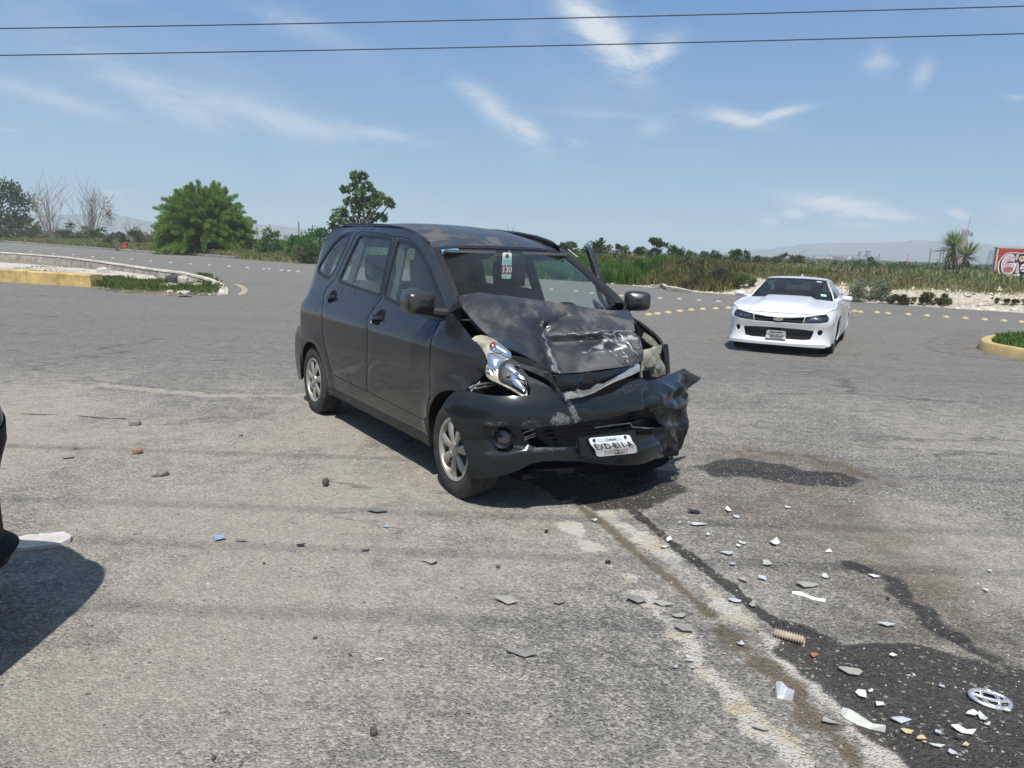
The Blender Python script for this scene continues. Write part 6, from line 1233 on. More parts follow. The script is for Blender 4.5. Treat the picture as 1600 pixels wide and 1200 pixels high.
# left lamp cavity: torn housing
slab('broken_headlamp', [(1003, 556), (1006, 546), (1014, 545), (1023, 541), (1030, 541), (1034, 539), (1033, 550), (1031.5, 560), (1038, 568), (1040, 577), (1040, 585), (1025, 591), (1003, 595), (999, 587), (1001, 570)], (.34, -.10, -.1), M['lamphouse'], bulge=.02, th=.02, it=0)
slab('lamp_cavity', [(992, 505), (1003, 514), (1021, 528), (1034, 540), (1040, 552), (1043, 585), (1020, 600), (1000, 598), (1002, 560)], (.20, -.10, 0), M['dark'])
slab('wing_edge', [(1039, 538), (1043.5, 537), (1045.5, 552), (1047.5, 583), (1041, 585), (1041, 560)], (.30, -.25, 0), M['mpv'], bulge=.004)
for k_, (q_, m__) in enumerate((([(1006, 566), (1016, 556), (1026, 560), (1022, 572), (1010, 575)], 'lamphouse'), ([(1024, 574), (1032, 566), (1036, 574), (1030, 584)], 'chromedull'), ([(1004, 580), (1014, 578), (1018, 590), (1006, 592)], 'dark'), ([(1020, 546), (1029, 544), (1028, 553), (1019, 556)], 'glass'), ([(1031, 552), (1038, 560), (1040, 572), (1034, 562)], 'dark'))): slab('lamp_fragment', q_, (.37, -.1, -.08+.05*k_), M[m__], bulge=.006, th=.006)
slab('torn_bracket', [(1008, 520), (1020, 528), (1030, 540), (1022, 541), (1012, 536), (1005, 528)], (.24, -.1, 0), M['lamphouse'], bulge=.01)
# parts dangling in the lower opening
slab('torn_grille', [(985, 661), (992, 658), (1010, 651), (1024, 655), (1035, 663), (1038, 668), (1020, 668), (992, 664)], (.53, -.2, 0), M['plastic'], bulge=.004)
for k, (a, b_) in enumerate((((800+17, 677), (834, 670)), ((819, 684), (836, 677)), ((820, 687), (836, 681)))):
    m_ = MB(); m_.tube([cpl(*a, 0, .50), cpl(*b_, 0, .49)], .0035, 5); m_.build('grille_slat', M['chromedull'], van)
m_ = MB(); m_.tube([cplane(px, py, .545, -.1, 0) for px, py in ((930, 668), (960, 664), (985, 661), (988, 667), (1010, 669), (1038, 668))], .004, 5); m_.build('torn_edge_strip', M['whitekerb'], van)
slab('tow_plug', [(1016, 681), (1022, 680), (1025, 685), (1021, 690), (1016, 688)], (.60, -.2, 0), M['dark'])
slab('side_scrap', [(1068, 658), (1072, 662), (1074, 676), (1070, 684), (1066, 678)], (.33, 0, 0), M['plastic'])
slab('under_tray', [(820, 716), (850, 710), (905, 712), (960, 716), (1030, 706), (1050, 702), (1052, 716), (1020, 734), (960, 742), (880, 742), (826, 738)], (.36, .0, .1), M['dark'])
m_ = MB(); m_.tube([cpl(895, 736, 0, .42), cpl(922, 746, 0, .36)], .008, 5); m_.build('loose_strut', M['plastic'], van)
# ---- plate holder and plate
PP_ = (.655, -.04, -.02)
slab('plate_holder', [(905, 684.5), (940, 679), (985, 674), (992, 673), (1001, 708), (975, 713), (935, 719), (907, 712)], (.64, -.04, -.02), M['bumper'], th=.02, bulge=.003)
def plate():
    L = [(919.5, 684.5), (921, 693.5), (929, 703), (934, 714.5)]; Rr = [(983.5, 679), (985.5, 688), (993, 697), (997.5, 708)]; vs = [0, .33, .68, 1]
    A = [cplane(*q, *PP_) for q in L]; B = [cplane(*q, *PP_) for q in Rr]
    def f(u, v):
        v = min(max(v, 0), 1); k = 0 if v < .33 else 1 if v < .68 else 2; t = (v-vs[k])/(vs[k+1]-vs[k]); a = A[k]*(1-t)+A[k+1]*t; b_ = B[k]*(1-t)+B[k+1]*t; p = a*(1-u)+b_*u; return p+np.array([.012*math.sin(v*math.pi*1.2), 0, 0])
    poly = chaikin([(0, 0), (1, 0), (1, 1), (0, 1)], 2, .06); pm = simple('plate_white', (.74, .75, .72), .45, var=.06, coat=.3)
    o = panel('number_plate', lambda u, v: f(u, v/.5), [(u, v*.5) for u, v in poly], [], .06, .04, .004, pm, van, (1, 0, 0))
    def ink(nm, txt, cx, cy, w, h, mat, off=.003, bold=.0):
        V, F = text_mesh(txt, 1, 0, bold); x0, x1 = V[:, 0].min(), V[:, 0].max(); y0, y1 = V[:, 1].min(), V[:, 1].max()
        VV = [f(cx+((v[0]-x0)/(x1-x0)-.5)*w, cy-((v[1]-y0)/(y1-y0)-.5)*h)+np.array([off, 0, 0]) for v in V]; mesh(nm, VV, F, mat, o, False)
    ink('lettering', 'EXD-811-A', .5, .50, .90, .34, M['black'], .004, .012)
    ink('small_print', 'CO', .50, .80, .10, .14, M['black'], .004, .02)
    def bar(nm, u0, u1, v0, v1, mat, off=.0025): mesh(nm, [f(u0, v0)+np.array([off, 0, 0]), f(u1, v0)+np.array([off, 0, 0]), f(u1, v1)+np.array([off, 0, 0]), f(u0, v1)+np.array([off, 0, 0])], [(0, 1, 2, 3)], mat, o, False)
    tl_ = simple('plate_pale_teal', (.45, .58, .60), .5); pk = simple('plate_pink', (.62, .30, .28), .5); bar('header_band', .18, .78, .06, .22, tl_); ink('small_print', 'Coahuila', .5, .145, .24, .10, M['black'], .004, .01)
    for k in range(9):
        if k in (4,): continue
        bar('small_mark', .2+.065*k, .245+.065*k, .76, .86, pk)
    bar('small_mark', .42, .66, .91, .955, M['trim'])
    for u, v in ((.10, .13), (.86, .10)):
        p = f(u, v); m_ = MB(); m_.lathe([(.0, .008), (.008, .007), (.011, 0)], 10, 'x', tuple(p+np.array([.002, 0, 0]))); m_.build('plate_bolt', M['plastic'], o)
plate()
# ---- crumpled bonnet
rowsP = [[(715, 462.5), (747, 457), (780, 461), (815, 465), (852, 470), (890, 477), (927, 482), (962, 485), (981, 484)],
[(724, 482), (757, 474), (795, 476), (833, 480), (862, 485), (900, 491), (937, 494), (968, 495), (986, 489)],
[(740, 502), (771, 493), (808, 495), (842, 497), (872, 503), (908, 506), (945, 508), (975, 508), (992, 505)],
[(758, 520), (786, 515), (818, 520), (846, 525), (880, 522), (915, 521), (950, 519), (980, 519), (1000, 528)],
[(775, 533), (800, 535), (830, 545), (852, 548), (892, 552), (928, 550), (965, 546), (990, 543), (1004, 543)],
[(790, 542.5), (815, 553), (840, 567), (861, 583), (902, 582), (940, 577.5), (977, 572), (1000, 565), (1004, 556)]]
y0 = [-.70, -.52, -.36, -.20, -.02, .16, .36, .55, .66]; y1 = [-.60, -.48, -.33, -.15, .02, .16, .28, .36, .38]
ctl = np.array([[cpl(*p, 1, a*(1-j/5)+b_*j/5) for p, a, b_ in zip(r, y0, y1)] for j, r in enumerate(rowsP)])
# depth of the buckle: push the upper face out and the lower face in below the crease
for j, i, d in ((2, 4, .02), (2, 5, .035), (2, 6, .035), (2, 7, .02), (3, 4, .03), (3, 5, .045), (3, 6, .045), (3, 7, .03), (2, 3, -.006), (3, 3, -.014), (4, 3, -.02), (1, 3, -.0), (4, 5, -.03), (4, 6, -.03), (4, 2, .02), (3, 2, .02)):
    d_ = ctl[j, i]-O2; d_ /= np.linalg.norm(d_); ctl[j, i] = ctl[j, i]-d_*d
def catmull(P, axis, n):
    P = np.moveaxis(P, axis, 0); out = []; N = len(P)
    for i in range(N-1):
        p0, p1, p2, p3 = P[max(i-1, 0)], P[i], P[i+1], P[min(i+2, N-1)]
        for t in np.linspace(0, 1, n, endpoint=False): out.append(.5*((2*p1)+(-p0+p2)*t+(2*p0-5*p1+4*p2-p3)*t*t+(-p0+3*p1-3*p2+p3)*t**3))
    out.append(P[-1]); return np.moveaxis(np.array(out), 0, axis)
def blend_sharp(P, axis, n, sharp):
    """catmull, but straight (creased) on the listed segments"""
    A = catmull(P, axis, n); P_ = np.moveaxis(P, axis, 0); B = [];
    for i in range(len(P_)-1):
        for t in np.linspace(0, 1, n, endpoint=False): B.append(P_[i]*(1-t)+P_[i+1]*t)
    B.append(P_[-1]); B = np.moveaxis(np.array(B), 0, axis); return A*(1-sharp)+B*sharp
H1 = blend_sharp(ctl, 0, 12, .35); H2 = blend_sharp(H1, 1, 12, .45)
nj, ni = H2.shape[:2]; Nn = np.cross(np.gradient(H2, axis=1), np.gradient(H2, axis=0)); Nn /= np.linalg.norm(Nn, axis=2)[..., None]
if Nn[..., 2].mean() < 0: Nn = -Nn
J, I = np.meshgrid(np.arange(nj)/12, np.arange(ni)/12, indexing='ij')
def seg_d(J, I, a, b_): v = np.array(b_, float)-np.array(a, float); t = np.clip(((J-a[0])*v[0]+(I-a[1])*v[1])/(v@v), 0, 1); return np.hypot(J-a[0]-t*v[0], I-a[1]-t*v[1])
D = np.zeros_like(J)
for a, b_, w, d in (((1.5, 3.05), (4.9, 3.1), .14, .016), ((1.2, 4.6), (2.6, 3.2), .12, -.018), ((2.4, 3.4), (2.9, 3.1), .1, -.012), ((3.05, 3.5), (3.0, 7.6), .12, .012), ((3.4, 3.4), (3.35, 7.0), .08, -.007), ((3.2, 5.2), (4.8, 6.1), .08, -.008), ((2.3, 5.0), (3.1, 5.0), .07, -.009), ((2.2, 5.5), (3.0, 5.3), .07, -.008), ((.4, 5.2), (2.3, 7.9), .5, .016), ((3.3, 6.6), (4.7, 7.2), .09, .009), ((.4, 1.0), (3.6, 2.2), .45, .006)):
    D += d*np.exp(-(seg_d(J, I, a, b_)/w)**2)
D += .010*(fbm(J, I, 1.6, 4, 4)-.5)*(.3+sm(3.2, 4.5, I))
H2 = H2+Nn*D[..., None]
m_ = MB(); m_.grid(H2); k = len(m_.V); bot = (H2-Nn*.010).reshape(-1, 3); m_.V += [tuple(p) for p in bot]; m_.F += [tuple(q+k for q in f[::-1]) for f in m_.F[:]]
edge = [(0, i) for i in range(ni)]+[(j, ni-1) for j in range(1, nj)]+[(nj-1, i) for i in range(ni-2, -1, -1)]+[(j, 0) for j in range(nj-2, 0, -1)]
for a, b_ in zip(edge, edge[1:]+edge[:1]): m_.F.append((a[0]*ni+a[1], b_[0]*ni+b_[1], b_[0]*ni+b_[1]+k, a[0]*ni+a[1]+k))
# bonnet paint with scrapes: extra per-vertex wear
bon = mesh('bonnet', m_.V, m_.F, None, van, True, 55)
wear = np.zeros_like(J)
for a, b_, w, s_ in (((3.0, 3.6), (3.05, 5.2), .05, .8), ((2.95, 5.4), (2.75, 7.4), .05, .9), ((3.15, 5.8), (3.0, 6.7), .06, 1), ((3.35, 6.7), (3.2, 7.7), .10, 1.1), ((3.5, 6.6), (3.45, 7.7), .05, 1), ((3.4, 4.4), (3.2, 5.6), .04, .8), ((3.2, 5.6), (4.0, 6.5), .05, .9), ((3.8, 5.2), (3.5, 5.7), .10, 1), ((4.0, 4.5), (3.75, 5.2), .05, .8), ((3.1, 6.2), (4.8, 6.3), .04, .9), ((3.2, 6.5), (4.6, 7.1), .05, 1), ((4.2, 5.6), (4.4, 6.2), .04, .8), ((2.2, 3.05), (4.9, 3.15), .05, 1.1), ((3.9, 3.15), (4.9, 3.3), .08, 1.0), ((4.0, 7.2), (3.9, 7.6), .06, .9), ((4.9, 3.1), (4.6, 3.3), .10, 1)):
    wear = np.maximum(wear, s_*np.exp(-(seg_d(J+.06*np.sin(I*9), I+.05*np.sin(J*11), a, b_)/w)**2))
wear = wear*(.55+.9*fbm(J, I, 9, 3, 2))
a_ = bon.data.attributes.new('wear', 'FLOAT', 'POINT'); a_.data.foreach_set('value', np.concatenate([wear.ravel(), 0*wear.ravel()]).astype(np.float32))
def bonnet_mat():
    m_ = M['mpv_top'].copy(); m_.name = 'bonnet_paint'; nt = m_.node_tree; b = nt.nodes['Principled BSDF']; src = b.inputs['Base Color'].links[0].from_socket; w = att(nt, 'wear')
    f = mth(nt, 'ADD', w, mth(nt, 'MULTIPLY', mth(nt, 'SUBTRACT', nz(nt, 60, 6, .75, objco(nt)).outputs[0], .5), 1.3)); f = mth(nt, 'MULTIPLY', ramp(nt, f, [(.40, 0.), (.72, .7)]), ramp(nt, w, [(.03, 0.), (.2, 1.)]))
    lnk(nt, mixc(nt, f, src, (.40, .41, .42)), b.inputs['Base Color']); return m_
bon.data.materials.append(bonnet_mat())
# cavity between wing and lifted bonnet
rows = []
for px, py, px2, py2 in ((703, 476, 716, 474), (706, 488, 722, 488), (716, 501, 735, 503), (728, 515, 750, 517), (741, 526, 770, 532), (760, 535, 790, 546)):
    a = hit(px, py, gside) if px < 745 else cplane(px, py, *HP); rows.append([a+np.array([-.02, .01, -.03]), a+np.array([-.05, .10, -.12]), a+np.array([-.08, .25, -.16])])
m_ = MB(); m_.grid(np.array(rows)); m_.build('inner_wing', M['dark'], van)
slab('scuttle', [(704, 488), (709, 478), (716, 467), (722, 478), (712, 484)], (-.02, .25, 0), M['seal'])
# aerial
p0 = np.array([-.95, .60, 1.60]); m_ = MB(); q = cpl(903, 402, 1, .62); r_ = cpl(888, 390, 1, .62); m_.tube([tuple(q), tuple(r_)], .004, 5); m_.build('aerial', simple('pale_aerial', (.5, .48, .36), .6), van)
# ------------------------------------------------------------------ white coupe and the black car at the left edge
M['white_paint'] = paint('white_paint', (.62, .63, .645), dust=(.50, .48, .44), amt=.10, thr=.6, rough=.28, metal=0.0, coat=.7)
M['black_paint'] = paint('black_paint', (.008, .009, .011), amt=.04, thr=.65, rough=.5, metal=.0, coat=.0, spec=.04)
M['dglass'] = glassmat('dark_tinted_glass', (.30, .38, .38), dusty=.02)
M['alloy'] = simple('dark_alloy', (.10, .10, .105), .35, metal=.7)
M['gold'] = simple('gold_emblem', (.62, .46, .16), .3, metal=.8)
def coupe(root, paintm, detail=True, zs=1.0, glass=None):
    P0 = [(.952, 0), (.950, .25), (.940, .48), (.918, .66), (.87, .79), (.77, .875), (.62, .915), (.45, .938), (.2, .950), (-.4, .955), (-1.4, .950), (-2.6, .960), (-3.1, .955), (-3.45, .92), (-3.72, .83), (-3.84, .65), (-3.89, .35), (-3.90, 0)]
    P = np.array(chaikin(P0, 2, .25, False)); sg = np.r_[0, np.cumsum(np.linalg.norm(np.diff(P, axis=0), axis=1))]; T = np.gradient(P, sg, axis=0); T /= np.linalg.norm(T, axis=1)[:, None]
    def plan(a):
        s = abs(a); x = np.interp(s, sg, P[:, 0]); y = np.interp(s, sg, P[:, 1]); tx = np.interp(s, sg, T[:, 0]); ty = np.interp(s, sg, T[:, 1]); k = 1 if a >= 0 else -1; l = math.hypot(tx, ty); return x, y*k, ty/l, -tx/l*k
    AX = lambda x: float(np.interp(-x, -P[:, 0], sg))      # arc length where the outline reaches x
    iF = pchip([.15, .19, .26, .285, .30, .47, .52, .60, .66, .72, .76, .80], [-.02, .02, .03, -.005, -.03, -.03, -.01, .012, .004, -.020, -.060, -.12]); iS = pchip([.15, .22, .30, .45, .60, .74, .82, .88, .93, .98, 1.05], [-.05, -.03, -.012, -.004, -.008, .004, -.002, -.020, -.055, -.12, -.19])
    zt = pchip([-3.9, -3.6, -2.8, -1.2, -.45, 0, .4, .62, .75, .84, .96], [1.02, 1.03, 1.0, .955, .945, .905, .865, .83, .795, .765, .755])
    def fw(a, z, dz=0.0):
        z = z if detail else max(z, .27)
        x, y, nx, ny = plan(a); w = float(sm(.45, .80, x)); i = iF(z)*w+iS(z)*(1-w)
        if x < .5:
            for cx in (0, -2.85):
                r = math.hypot(x-cx, z-.345); i += .022*math.exp(-((r-.40)/.06)**2) if z < .85 else 0
        return (x+nx*i, y+ny*i, z*zs)
    out = lambda p: (p[0]+1.4 if abs(p[0]+1.4) > 2 else 0, p[1], 0)
    a0, aE = 0, sg[-1]-.001
    def arch(cx): c = AX(cx); return [(c+.375*math.cos(math.radians(t)), .345+.385*math.sin(math.radians(t))) for t in range(-18, 199, 12)]
    n = 60; As = np.linspace(-aE, aE, 2*n+1); top = [(a, zt(plan(a)[0])) for a in As]
    botR = []
    for s_ in (1, -1):
        L = []; af = arch(0)[::-1]; ar = arch(-2.85)[::-1]
        L += [(0, .19), (.4, .19), (.72, .195), (AX(.72), .20), (AX(.50), .22)]+[(a, max(z, .20)) for a, z in af]+[(AX(-.6), .2), (AX(-2.3), .2)]+[(a, max(z, .20)) for a, z in ar]+[(AX(-3.5), .25), (aE, .28)]
        # arches listed front to back
        botR.append(L if s_ > 0 else [(-a, z) for a, z in L[::-1]])
    def order(L): return sorted(L, key=lambda q: 0)
    bl = botR[0]; br = botR[1]
    # af runs from rear (large a) to front (small a): flip so the line moves steadily rearwards
    def fix(L): return L
    outl = br[:-1]+bl+top[::-1]
    hl = [(.43, .590), (.455, .716), (.60, .742), (.80, .768), (.915, .775), (.905, .70), (.86, .640), (.62, .602)]; slot = [(-.42, .582), (.42, .582), (.445, .714), (.2, .688), (0, .682), (-.2, .688), (-.445, .714)]
    low = chaikin([(-.57, .295), (.57, .295), (.63, .47), (.4, .487), (0, .492), (-.4, .487), (-.63, .47)], 1, .1); fogs = [[(s_*.74+.055*math.cos(w), .445+.050*math.sin(w)) for w in np.linspace(0, 2*math.pi, 17)[:-1]] for s_ in (-1, 1)]
    hlL = chaikin(hl, 1, .08); hlR = [(-a, z) for a, z in hlL]
    def dnt(u, p): return -.022*math.exp(-(((u[0]+.80)/.07)**2+((u[1]-.56)/.05)**2)) if detail else 0
    body = panel('body', fw, outl, [hlL, hlR, slot, low]+fogs, .07, .045, .02, paintm, root, out, disp=dnt, ang=40)
    rec = lambda nm, poly, mat, lift, th=.006, par=None: panel(nm, fw, poly, [], .05, .04, th, mat, par or root, out, lift=lift)
    for q in (hlL, hlR):
        h = rec('headlight', offset(q, .004), simple('headlight_inside', (.10, .105, .11), .3, metal=.5), -.045); sgn = 1 if q is hlL else -1
        for c_, r in ((.70, .028), (.60, .026)):
            rec('lamp_bulb', [(sgn*c_+r*1.1*math.cos(w), .684+(c_-.65)*.1+r*math.sin(w)) for w in np.linspace(0, 2*math.pi, 13)[:-1]], M['chrome'], -.025, par=h)
        rec('lamp_strip', [(sgn*.52, .66), (sgn*.54, .70), (sgn*.56, .70), (sgn*.545, .66)], M['chromedull'], -.03, par=h); rec('lens', offset(q, .002), glassmat('lamp_lens', (.75, .78, .8), dusty=.02), -.006, .003, h)
    g = rec('upper_grille', offset(slot, .01), M['plastic'], -.06); rec('grille_bar', [(-.42, .632), (.42, .632), (.42, .645), (-.42, .645)], M['seal'], -.03, par=g)
    g = rec('lower_grille', offset(low, .01), M['plastic'], -.07)
    for k in range(5): rec('grille_bar', [(-.57, .325+.03*k), (.57, .325+.03*k), (.57, .334+.03*k), (-.57, .334+.03*k)], M['seal'], -.03, par=g)
    for q in fogs: rec('fog_lamp', offset(q, .006), M['seal'], -.04)
    if detail: rec('chin_spoiler', [(-.82, .185), (.82, .185), (.84, .245), (.4, .232), (0, .23), (-.4, .232), (-.84, .245)], paintm, .035, .03)
    rec('chin_underside', [(-.6, .15), (.6, .15), (.6, .187), (-.6, .187)], M['seal'], -.01, .02)
    if detail:
        e = [(-.080, .628), (-.075, .656), (-.033, .656), (-.033, .668), (.033, .668), (.033, .658), (.080, .658), (.072, .630), (.033, .630), (.033, .616), (-.033, .616), (-.033, .628)]
        b_ = rec('emblem', offset(e, .006), M['chrome'], .012, .02); rec('emblem_face', e, M['gold'], .016, .004, b_)
        pl = rec('number_plate', chaikin([(-.19, .272), (.15, .272), (.15, .435), (-.19, .435)], 1, .08), simple('worn_plate', (.40, .42, .40), .5, dirt=((.15, .15, .14), .5, .6)), .03, .012)
        V, F = text_mesh('FXD-402-A', .062, 0, .001); x0, x1 = V[:, 0].min(), V[:, 0].max(); VV = [fw((v[0]-(x0+x1)/2)/(x1-x0)*.27-.02, .350+v[1]*.95) for v in V]; VV = [(x+.0345, y, z) for x, y, z in VV]; mesh('lettering', VV, F, M['trim'], pl, False)
        for zz, hh in ((.405, .012), (.292, .010)): rec('plate_band', [(-.13, zz-hh), (.09, zz-hh), (.09, zz+hh), (-.13, zz+hh)], M['trim'], .0335, .002, pl)
        for s_ in (-1, 1): rec('side_marker', [(s_*1.12, .565), (s_*1.17, .565), (s_*1.17, .588), (s_*1.12, .588)], M['seal'], .004, .006)
    # bonnet: patch between nose edge, wing tops and cowl
    xc = -.46; ac = AX(.80); nu, nv = 41, 25; us = np.linspace(-1, 1, nu); vs = np.linspace(0, 1, nv); aw = AX(xc)
    e_ = lambda a: np.array(fw(a, zt(plan(a)[0])))
    Fr = np.array([e_(u*ac) for u in us]); Lr = np.array([e_(ac+(aw-ac)*v) for v in vs]); Rr = np.array([e_(-(ac+(aw-ac)*v)) for v in vs])
    Cw = np.array([(xc+.16*(1-u*u), Lr[-1][1]*u, Lr[-1][2]+.045*zs*(1-u*u)) for u in us])
    G = np.zeros((nv, nu, 3))
    for j, v in enumerate(vs):
        for i, u in enumerate(us):
            t = (u+1)/2; G[j, i] = (1-v)*Fr[i]+v*Cw[i]+(1-t)*Rr[j]+t*Lr[j]-((1-v)*(1-t)*Fr[0]+(1-v)*t*Fr[-1]+v*(1-t)*Cw[0]+v*t*Cw[-1])
            y = G[j, i, 1]; G[j, i, 2] += .035*math.sin(math.pi*min(1, v*1.0)**.6)*(1-u*u)*.8+.042*float(sm(.47, .40, abs(y)))*float(sm(.06, .40, v))
    m_ = MB(); m_.grid(G); k = len(m_.V); m_.build('bonnet', paintm, root, ang=60)
    if detail:
        for L_ in (G[0], G[:, 0], G[:, -1]): m_ = MB(); m_.tube([tuple(q_+np.array([.0, 0, .001])) for q_ in L_], .0045, 5); m_.build('bonnet_gap', M['seal'], root)
    # greenhouse
    Wb = [(xc+.12, 0, 1.0), (-.60, .735, .955)]; Wt = [(-1.12, 0, 1.335), (-1.22, .575, 1.305)]
    def fws2(u, v): b_ = np.array([Wb[0][0]+(Wb[1][0]-Wb[0][0])*u*u, .735*u, .995-.04*u*u]); t = np.array([Wt[0][0]+(Wt[1][0]-Wt[0][0])*u*u, .575*u, 1.338-.033*u*u]); p = b_*(1-v)+t*v; p[2] += .02*math.sin(math.pi*v); p[2] *= zs; return tuple(p)
    sc2 = lambda u, v: fws2(u/.65, v/.5); Q = [(-.65, 0), (.65, 0), (.65, .5), (-.65, .5)]; gm = glass or M['dglass']
    panel('windscreen', sc2, Q, [], .08, .07, .005, gm, root, (1, 0, 1), lift=-.003); panel('windscreen_border', sc2, offset(Q, .004), [offset(Q, -.022)], .06, .05, .004, M['seal'], root, (1, 0, 1), lift=.001)
    if detail:
        panel('windscreen_sticker', sc2, [(.44, .435), (.54, .435), (.54, .46), (.44, .46)], [], .05, .05, .002, M['white'], root, (1, 0, 1), lift=.004); panel('windscreen_sticker', sc2, [(.50, .07), (.59, .07), (.59, .12), (.50, .12)], [], .05, .05, .002, M['teal'], root, (1, 0, 1), lift=.004)
    ro = pchip([-3.05, -2.6, -2.2, -1.7, -1.4, -1.12], [1.16, 1.262, 1.325, 1.365, 1.362, 1.338]); rw = pchip([-3.05, -2.6, -2.0, -1.5, -1.15], [.50, .54, .575, .585, .577])
    rows = []
    for v in np.linspace(0, 1, 13):
        row = []
        for u in np.linspace(-1, 1, 15):
            x = (-1.12-.10*u*u)*(1-v)+(-2.30)*v; w = rw(x); row.append((x, w*u, (ro(x)-.033*abs(u)**2.5)*zs))
        rows.append(row)
    m_ = MB(); m_.grid(np.array(rows)+np.array([0, 0, .004])); m_.build('roof', paintm, root, ang=60)
    rows = [[(-2.30-.78*v, rw(-2.3-.7*v)*u*(1+.12*v), (ro(-2.3)*(1-v)+1.03*v+.03*math.sin(math.pi*v)-.033*abs(u)**2.5)*zs) for u in np.linspace(-1, 1, 11)] for v in np.linspace(0, 1, 8)]; m_ = MB(); m_.grid(np.array(rows)); m_.build('rear_window', gm, root, ang=60)
    eB = lambda a: np.array(fw(a, zt(plan(a)[0])))
    aD = AX(-2.95); rows = [[tuple(eB(aD+(aE-aD)*v)*(.5+.5*u)+eB(-(aD+(aE-aD)*v))*(.5-.5*u)+np.array([0, 0, .03*(1-u*u)*(1-v)])) for u in np.linspace(-1, 1, 9)] for v in np.linspace(0, 1, 10)]; m_ = MB(); m_.grid(np.array(rows)); m_.build('boot_lid', paintm, root, ang=60)
    for s_ in (-1, 1):
        def fs(x, z): t = (z-.95)/.36; yb = .80; yt = rw(x); return (x, s_*(yb*(1-t)+yt*t+.02*math.sin(math.pi*t)), z*zs)
        sh = [(-.62, .945), (-1.24, 1.305), (-1.45, 1.335), (-1.9, 1.338), (-2.3, 1.30), (-2.75, 1.17), (-3.1, 1.03), (-3.1, .96), (-2.0, .95)]; gl = [(-.80, .975), (-1.33, 1.275), (-1.6, 1.292), (-2.0, 1.28), (-2.35, 1.20), (-2.5, 1.0), (-1.6, .975)]
        panel('pillar', fs, sh, [gl], .08, .07, .02, paintm, root, (0, s_, .3)); panel('side_window', fs, offset(gl, .01), [], .12, .1, .004, gm, root, (0, s_, .3), lift=-.008)
        # shelf between side glass and wing top
        rows = [];
        for x in np.linspace(-.46, -3.05, 14): e2 = eB(s_*AX(x)); rows.append([tuple(e2), (x, s_*.80 if x < -.62 else s_*(.80-.0), .95*zs)])
        m_ = MB(); m_.grid(np.array(rows)); m_.build('shoulder', paintm, root)
        mc = np.array([-.70, s_*1.01, 1.0*zs]); m_ = MB(); rows = []
        for i, u in enumerate(np.linspace(-1, 1, 9)):
            k = math.sqrt(max(.02, 1-max(0, u)**2.5)) if u > 0 else 1; rows.append([(mc[0]+.07*u, mc[1]+s_*abs(math.cos(w))**.7*np.sign(math.cos(w))*.105*k, mc[2]+abs(math.sin(w))**.7*np.sign(math.sin(w))*.055*k*(1+.15*math.cos(w))) for w in np.linspace(0, 2*math.pi, 19)])
        m_.grid(np.array(rows)); m_.F.append(tuple(8*19+q for q in range(18))); m_.build('mirror', paintm, root, ang=60); m_ = MB(); m_.tube([(-.68, s_*.80, .95*zs), (-.69, s_*.93, .975*zs)], [.03, .025], 8); m_.build('mirror_arm', paintm, root)
        for cx in (0, -2.85):
            wheel(root, (cx, s_*.80, .345), R=.345, W=.235, rim=.245, sgn=s_, spokes=5, capmat=M['alloy'])
            rows = [[(cx+.375*math.cos(t), s_*.92, .345+.385*math.sin(t)), (cx+.37*math.cos(t), s_*.55, .345+.37*math.sin(t))] for t in np.linspace(-.3, math.pi+.3, 20)]; rows = [[(p[0], p[1], max(p[2], .2)) for p in r] for r in rows]; m_ = MB(); m_.grid(np.array(rows)); m_.V.append((cx, s_*.55, .2)); kk = len(m_.V)-1; m_.F += [(2*i+1, 2*i+3, kk) for i in range(19)]; m_.build('wheel_well', M['dark'], root)
    m_ = MB(); m_.box((-1.5, 0, .26), (4.3, 1.05, .16)); m_.build('underbody', M['dark'], root, smooth=False)
    m_ = MB(); m_.box((-1.75, 0, .55), (2.4, 1.5, .5)); m_.box((.1, 0, .50), (1.1, 1.05, .40)); m_.build('inner_block', M['dark'], root, smooth=False)
    m_ = MB(); rows = [[(-.5, y, .95*zs), (-.75, y, .96*zs), (-.95, y, .90*zs), (-.95, y, .6)] for y in np.linspace(-.72, .72, 5)]; m_.grid(np.array(rows)); m_.build('dashboard', M['trim'], root)
    for s_ in (-1, 1):
        m_ = MB(); rows = [[(-1.55-.12*(z-.75), s_*.37+math.cos(w)*.21*(1 if z < 1.05 else .58), z*zs) if False else (-1.5-.25*(z-.75)+.08*math.sin(w), s_*.37+math.cos(w)*(.22 if z < 1.0 else .20 if z < 1.08 else .12), z*zs) for w in np.linspace(0, 2*math.pi, 15)] for z in (.75, .9, 1.02, 1.08, 1.15, 1.22, 1.25)]; m_.grid(np.array(rows)); m_.F.append(tuple(6*15+q for q in range(14))); m_.build('seat', M['fabric'], root)
    m_ = MB(); m_.box((-1.13, 0, 1.25*zs), (.03, .22, .06)); m_.build('inside_mirror', M['seal'], root, smooth=False)
    if detail:
        m_ = MB(); m_.tube([(-.98, .37, .93), (-.98, .37, .93)], .01, 4); c = np.array([-1.02, .37, .96]); m_ = MB(); m_.tube([c+np.array([math.sin(w)*.09*-.6, math.cos(w)*.175, math.sin(w)*.155]) for w in np.linspace(0, 2*math.pi, 25)], .014, 6, False); m_.build('steering_wheel', M['seal'], root)
        m_ = MB(); m_.tube([(-2.1, .0, 1.35), (-2.2, .0, 1.405)], [.025, .008], 6); m_.build('aerial', paintm, root)
        for y0_, y1_ in ((-.50, .05), (.08, .62)): m_ = MB(); m_.tube([(xc+.13-.16*y0_**2, y0_, 1.00), (xc+.06-.2*y1_**2, y1_, 1.005-.02*y1_)], .009, 5); m_.build('wiper', M['seal'], root)
wc = [.5*(np.array(ground(1151, 541))+np.array(ground(1300, 551)))][0]
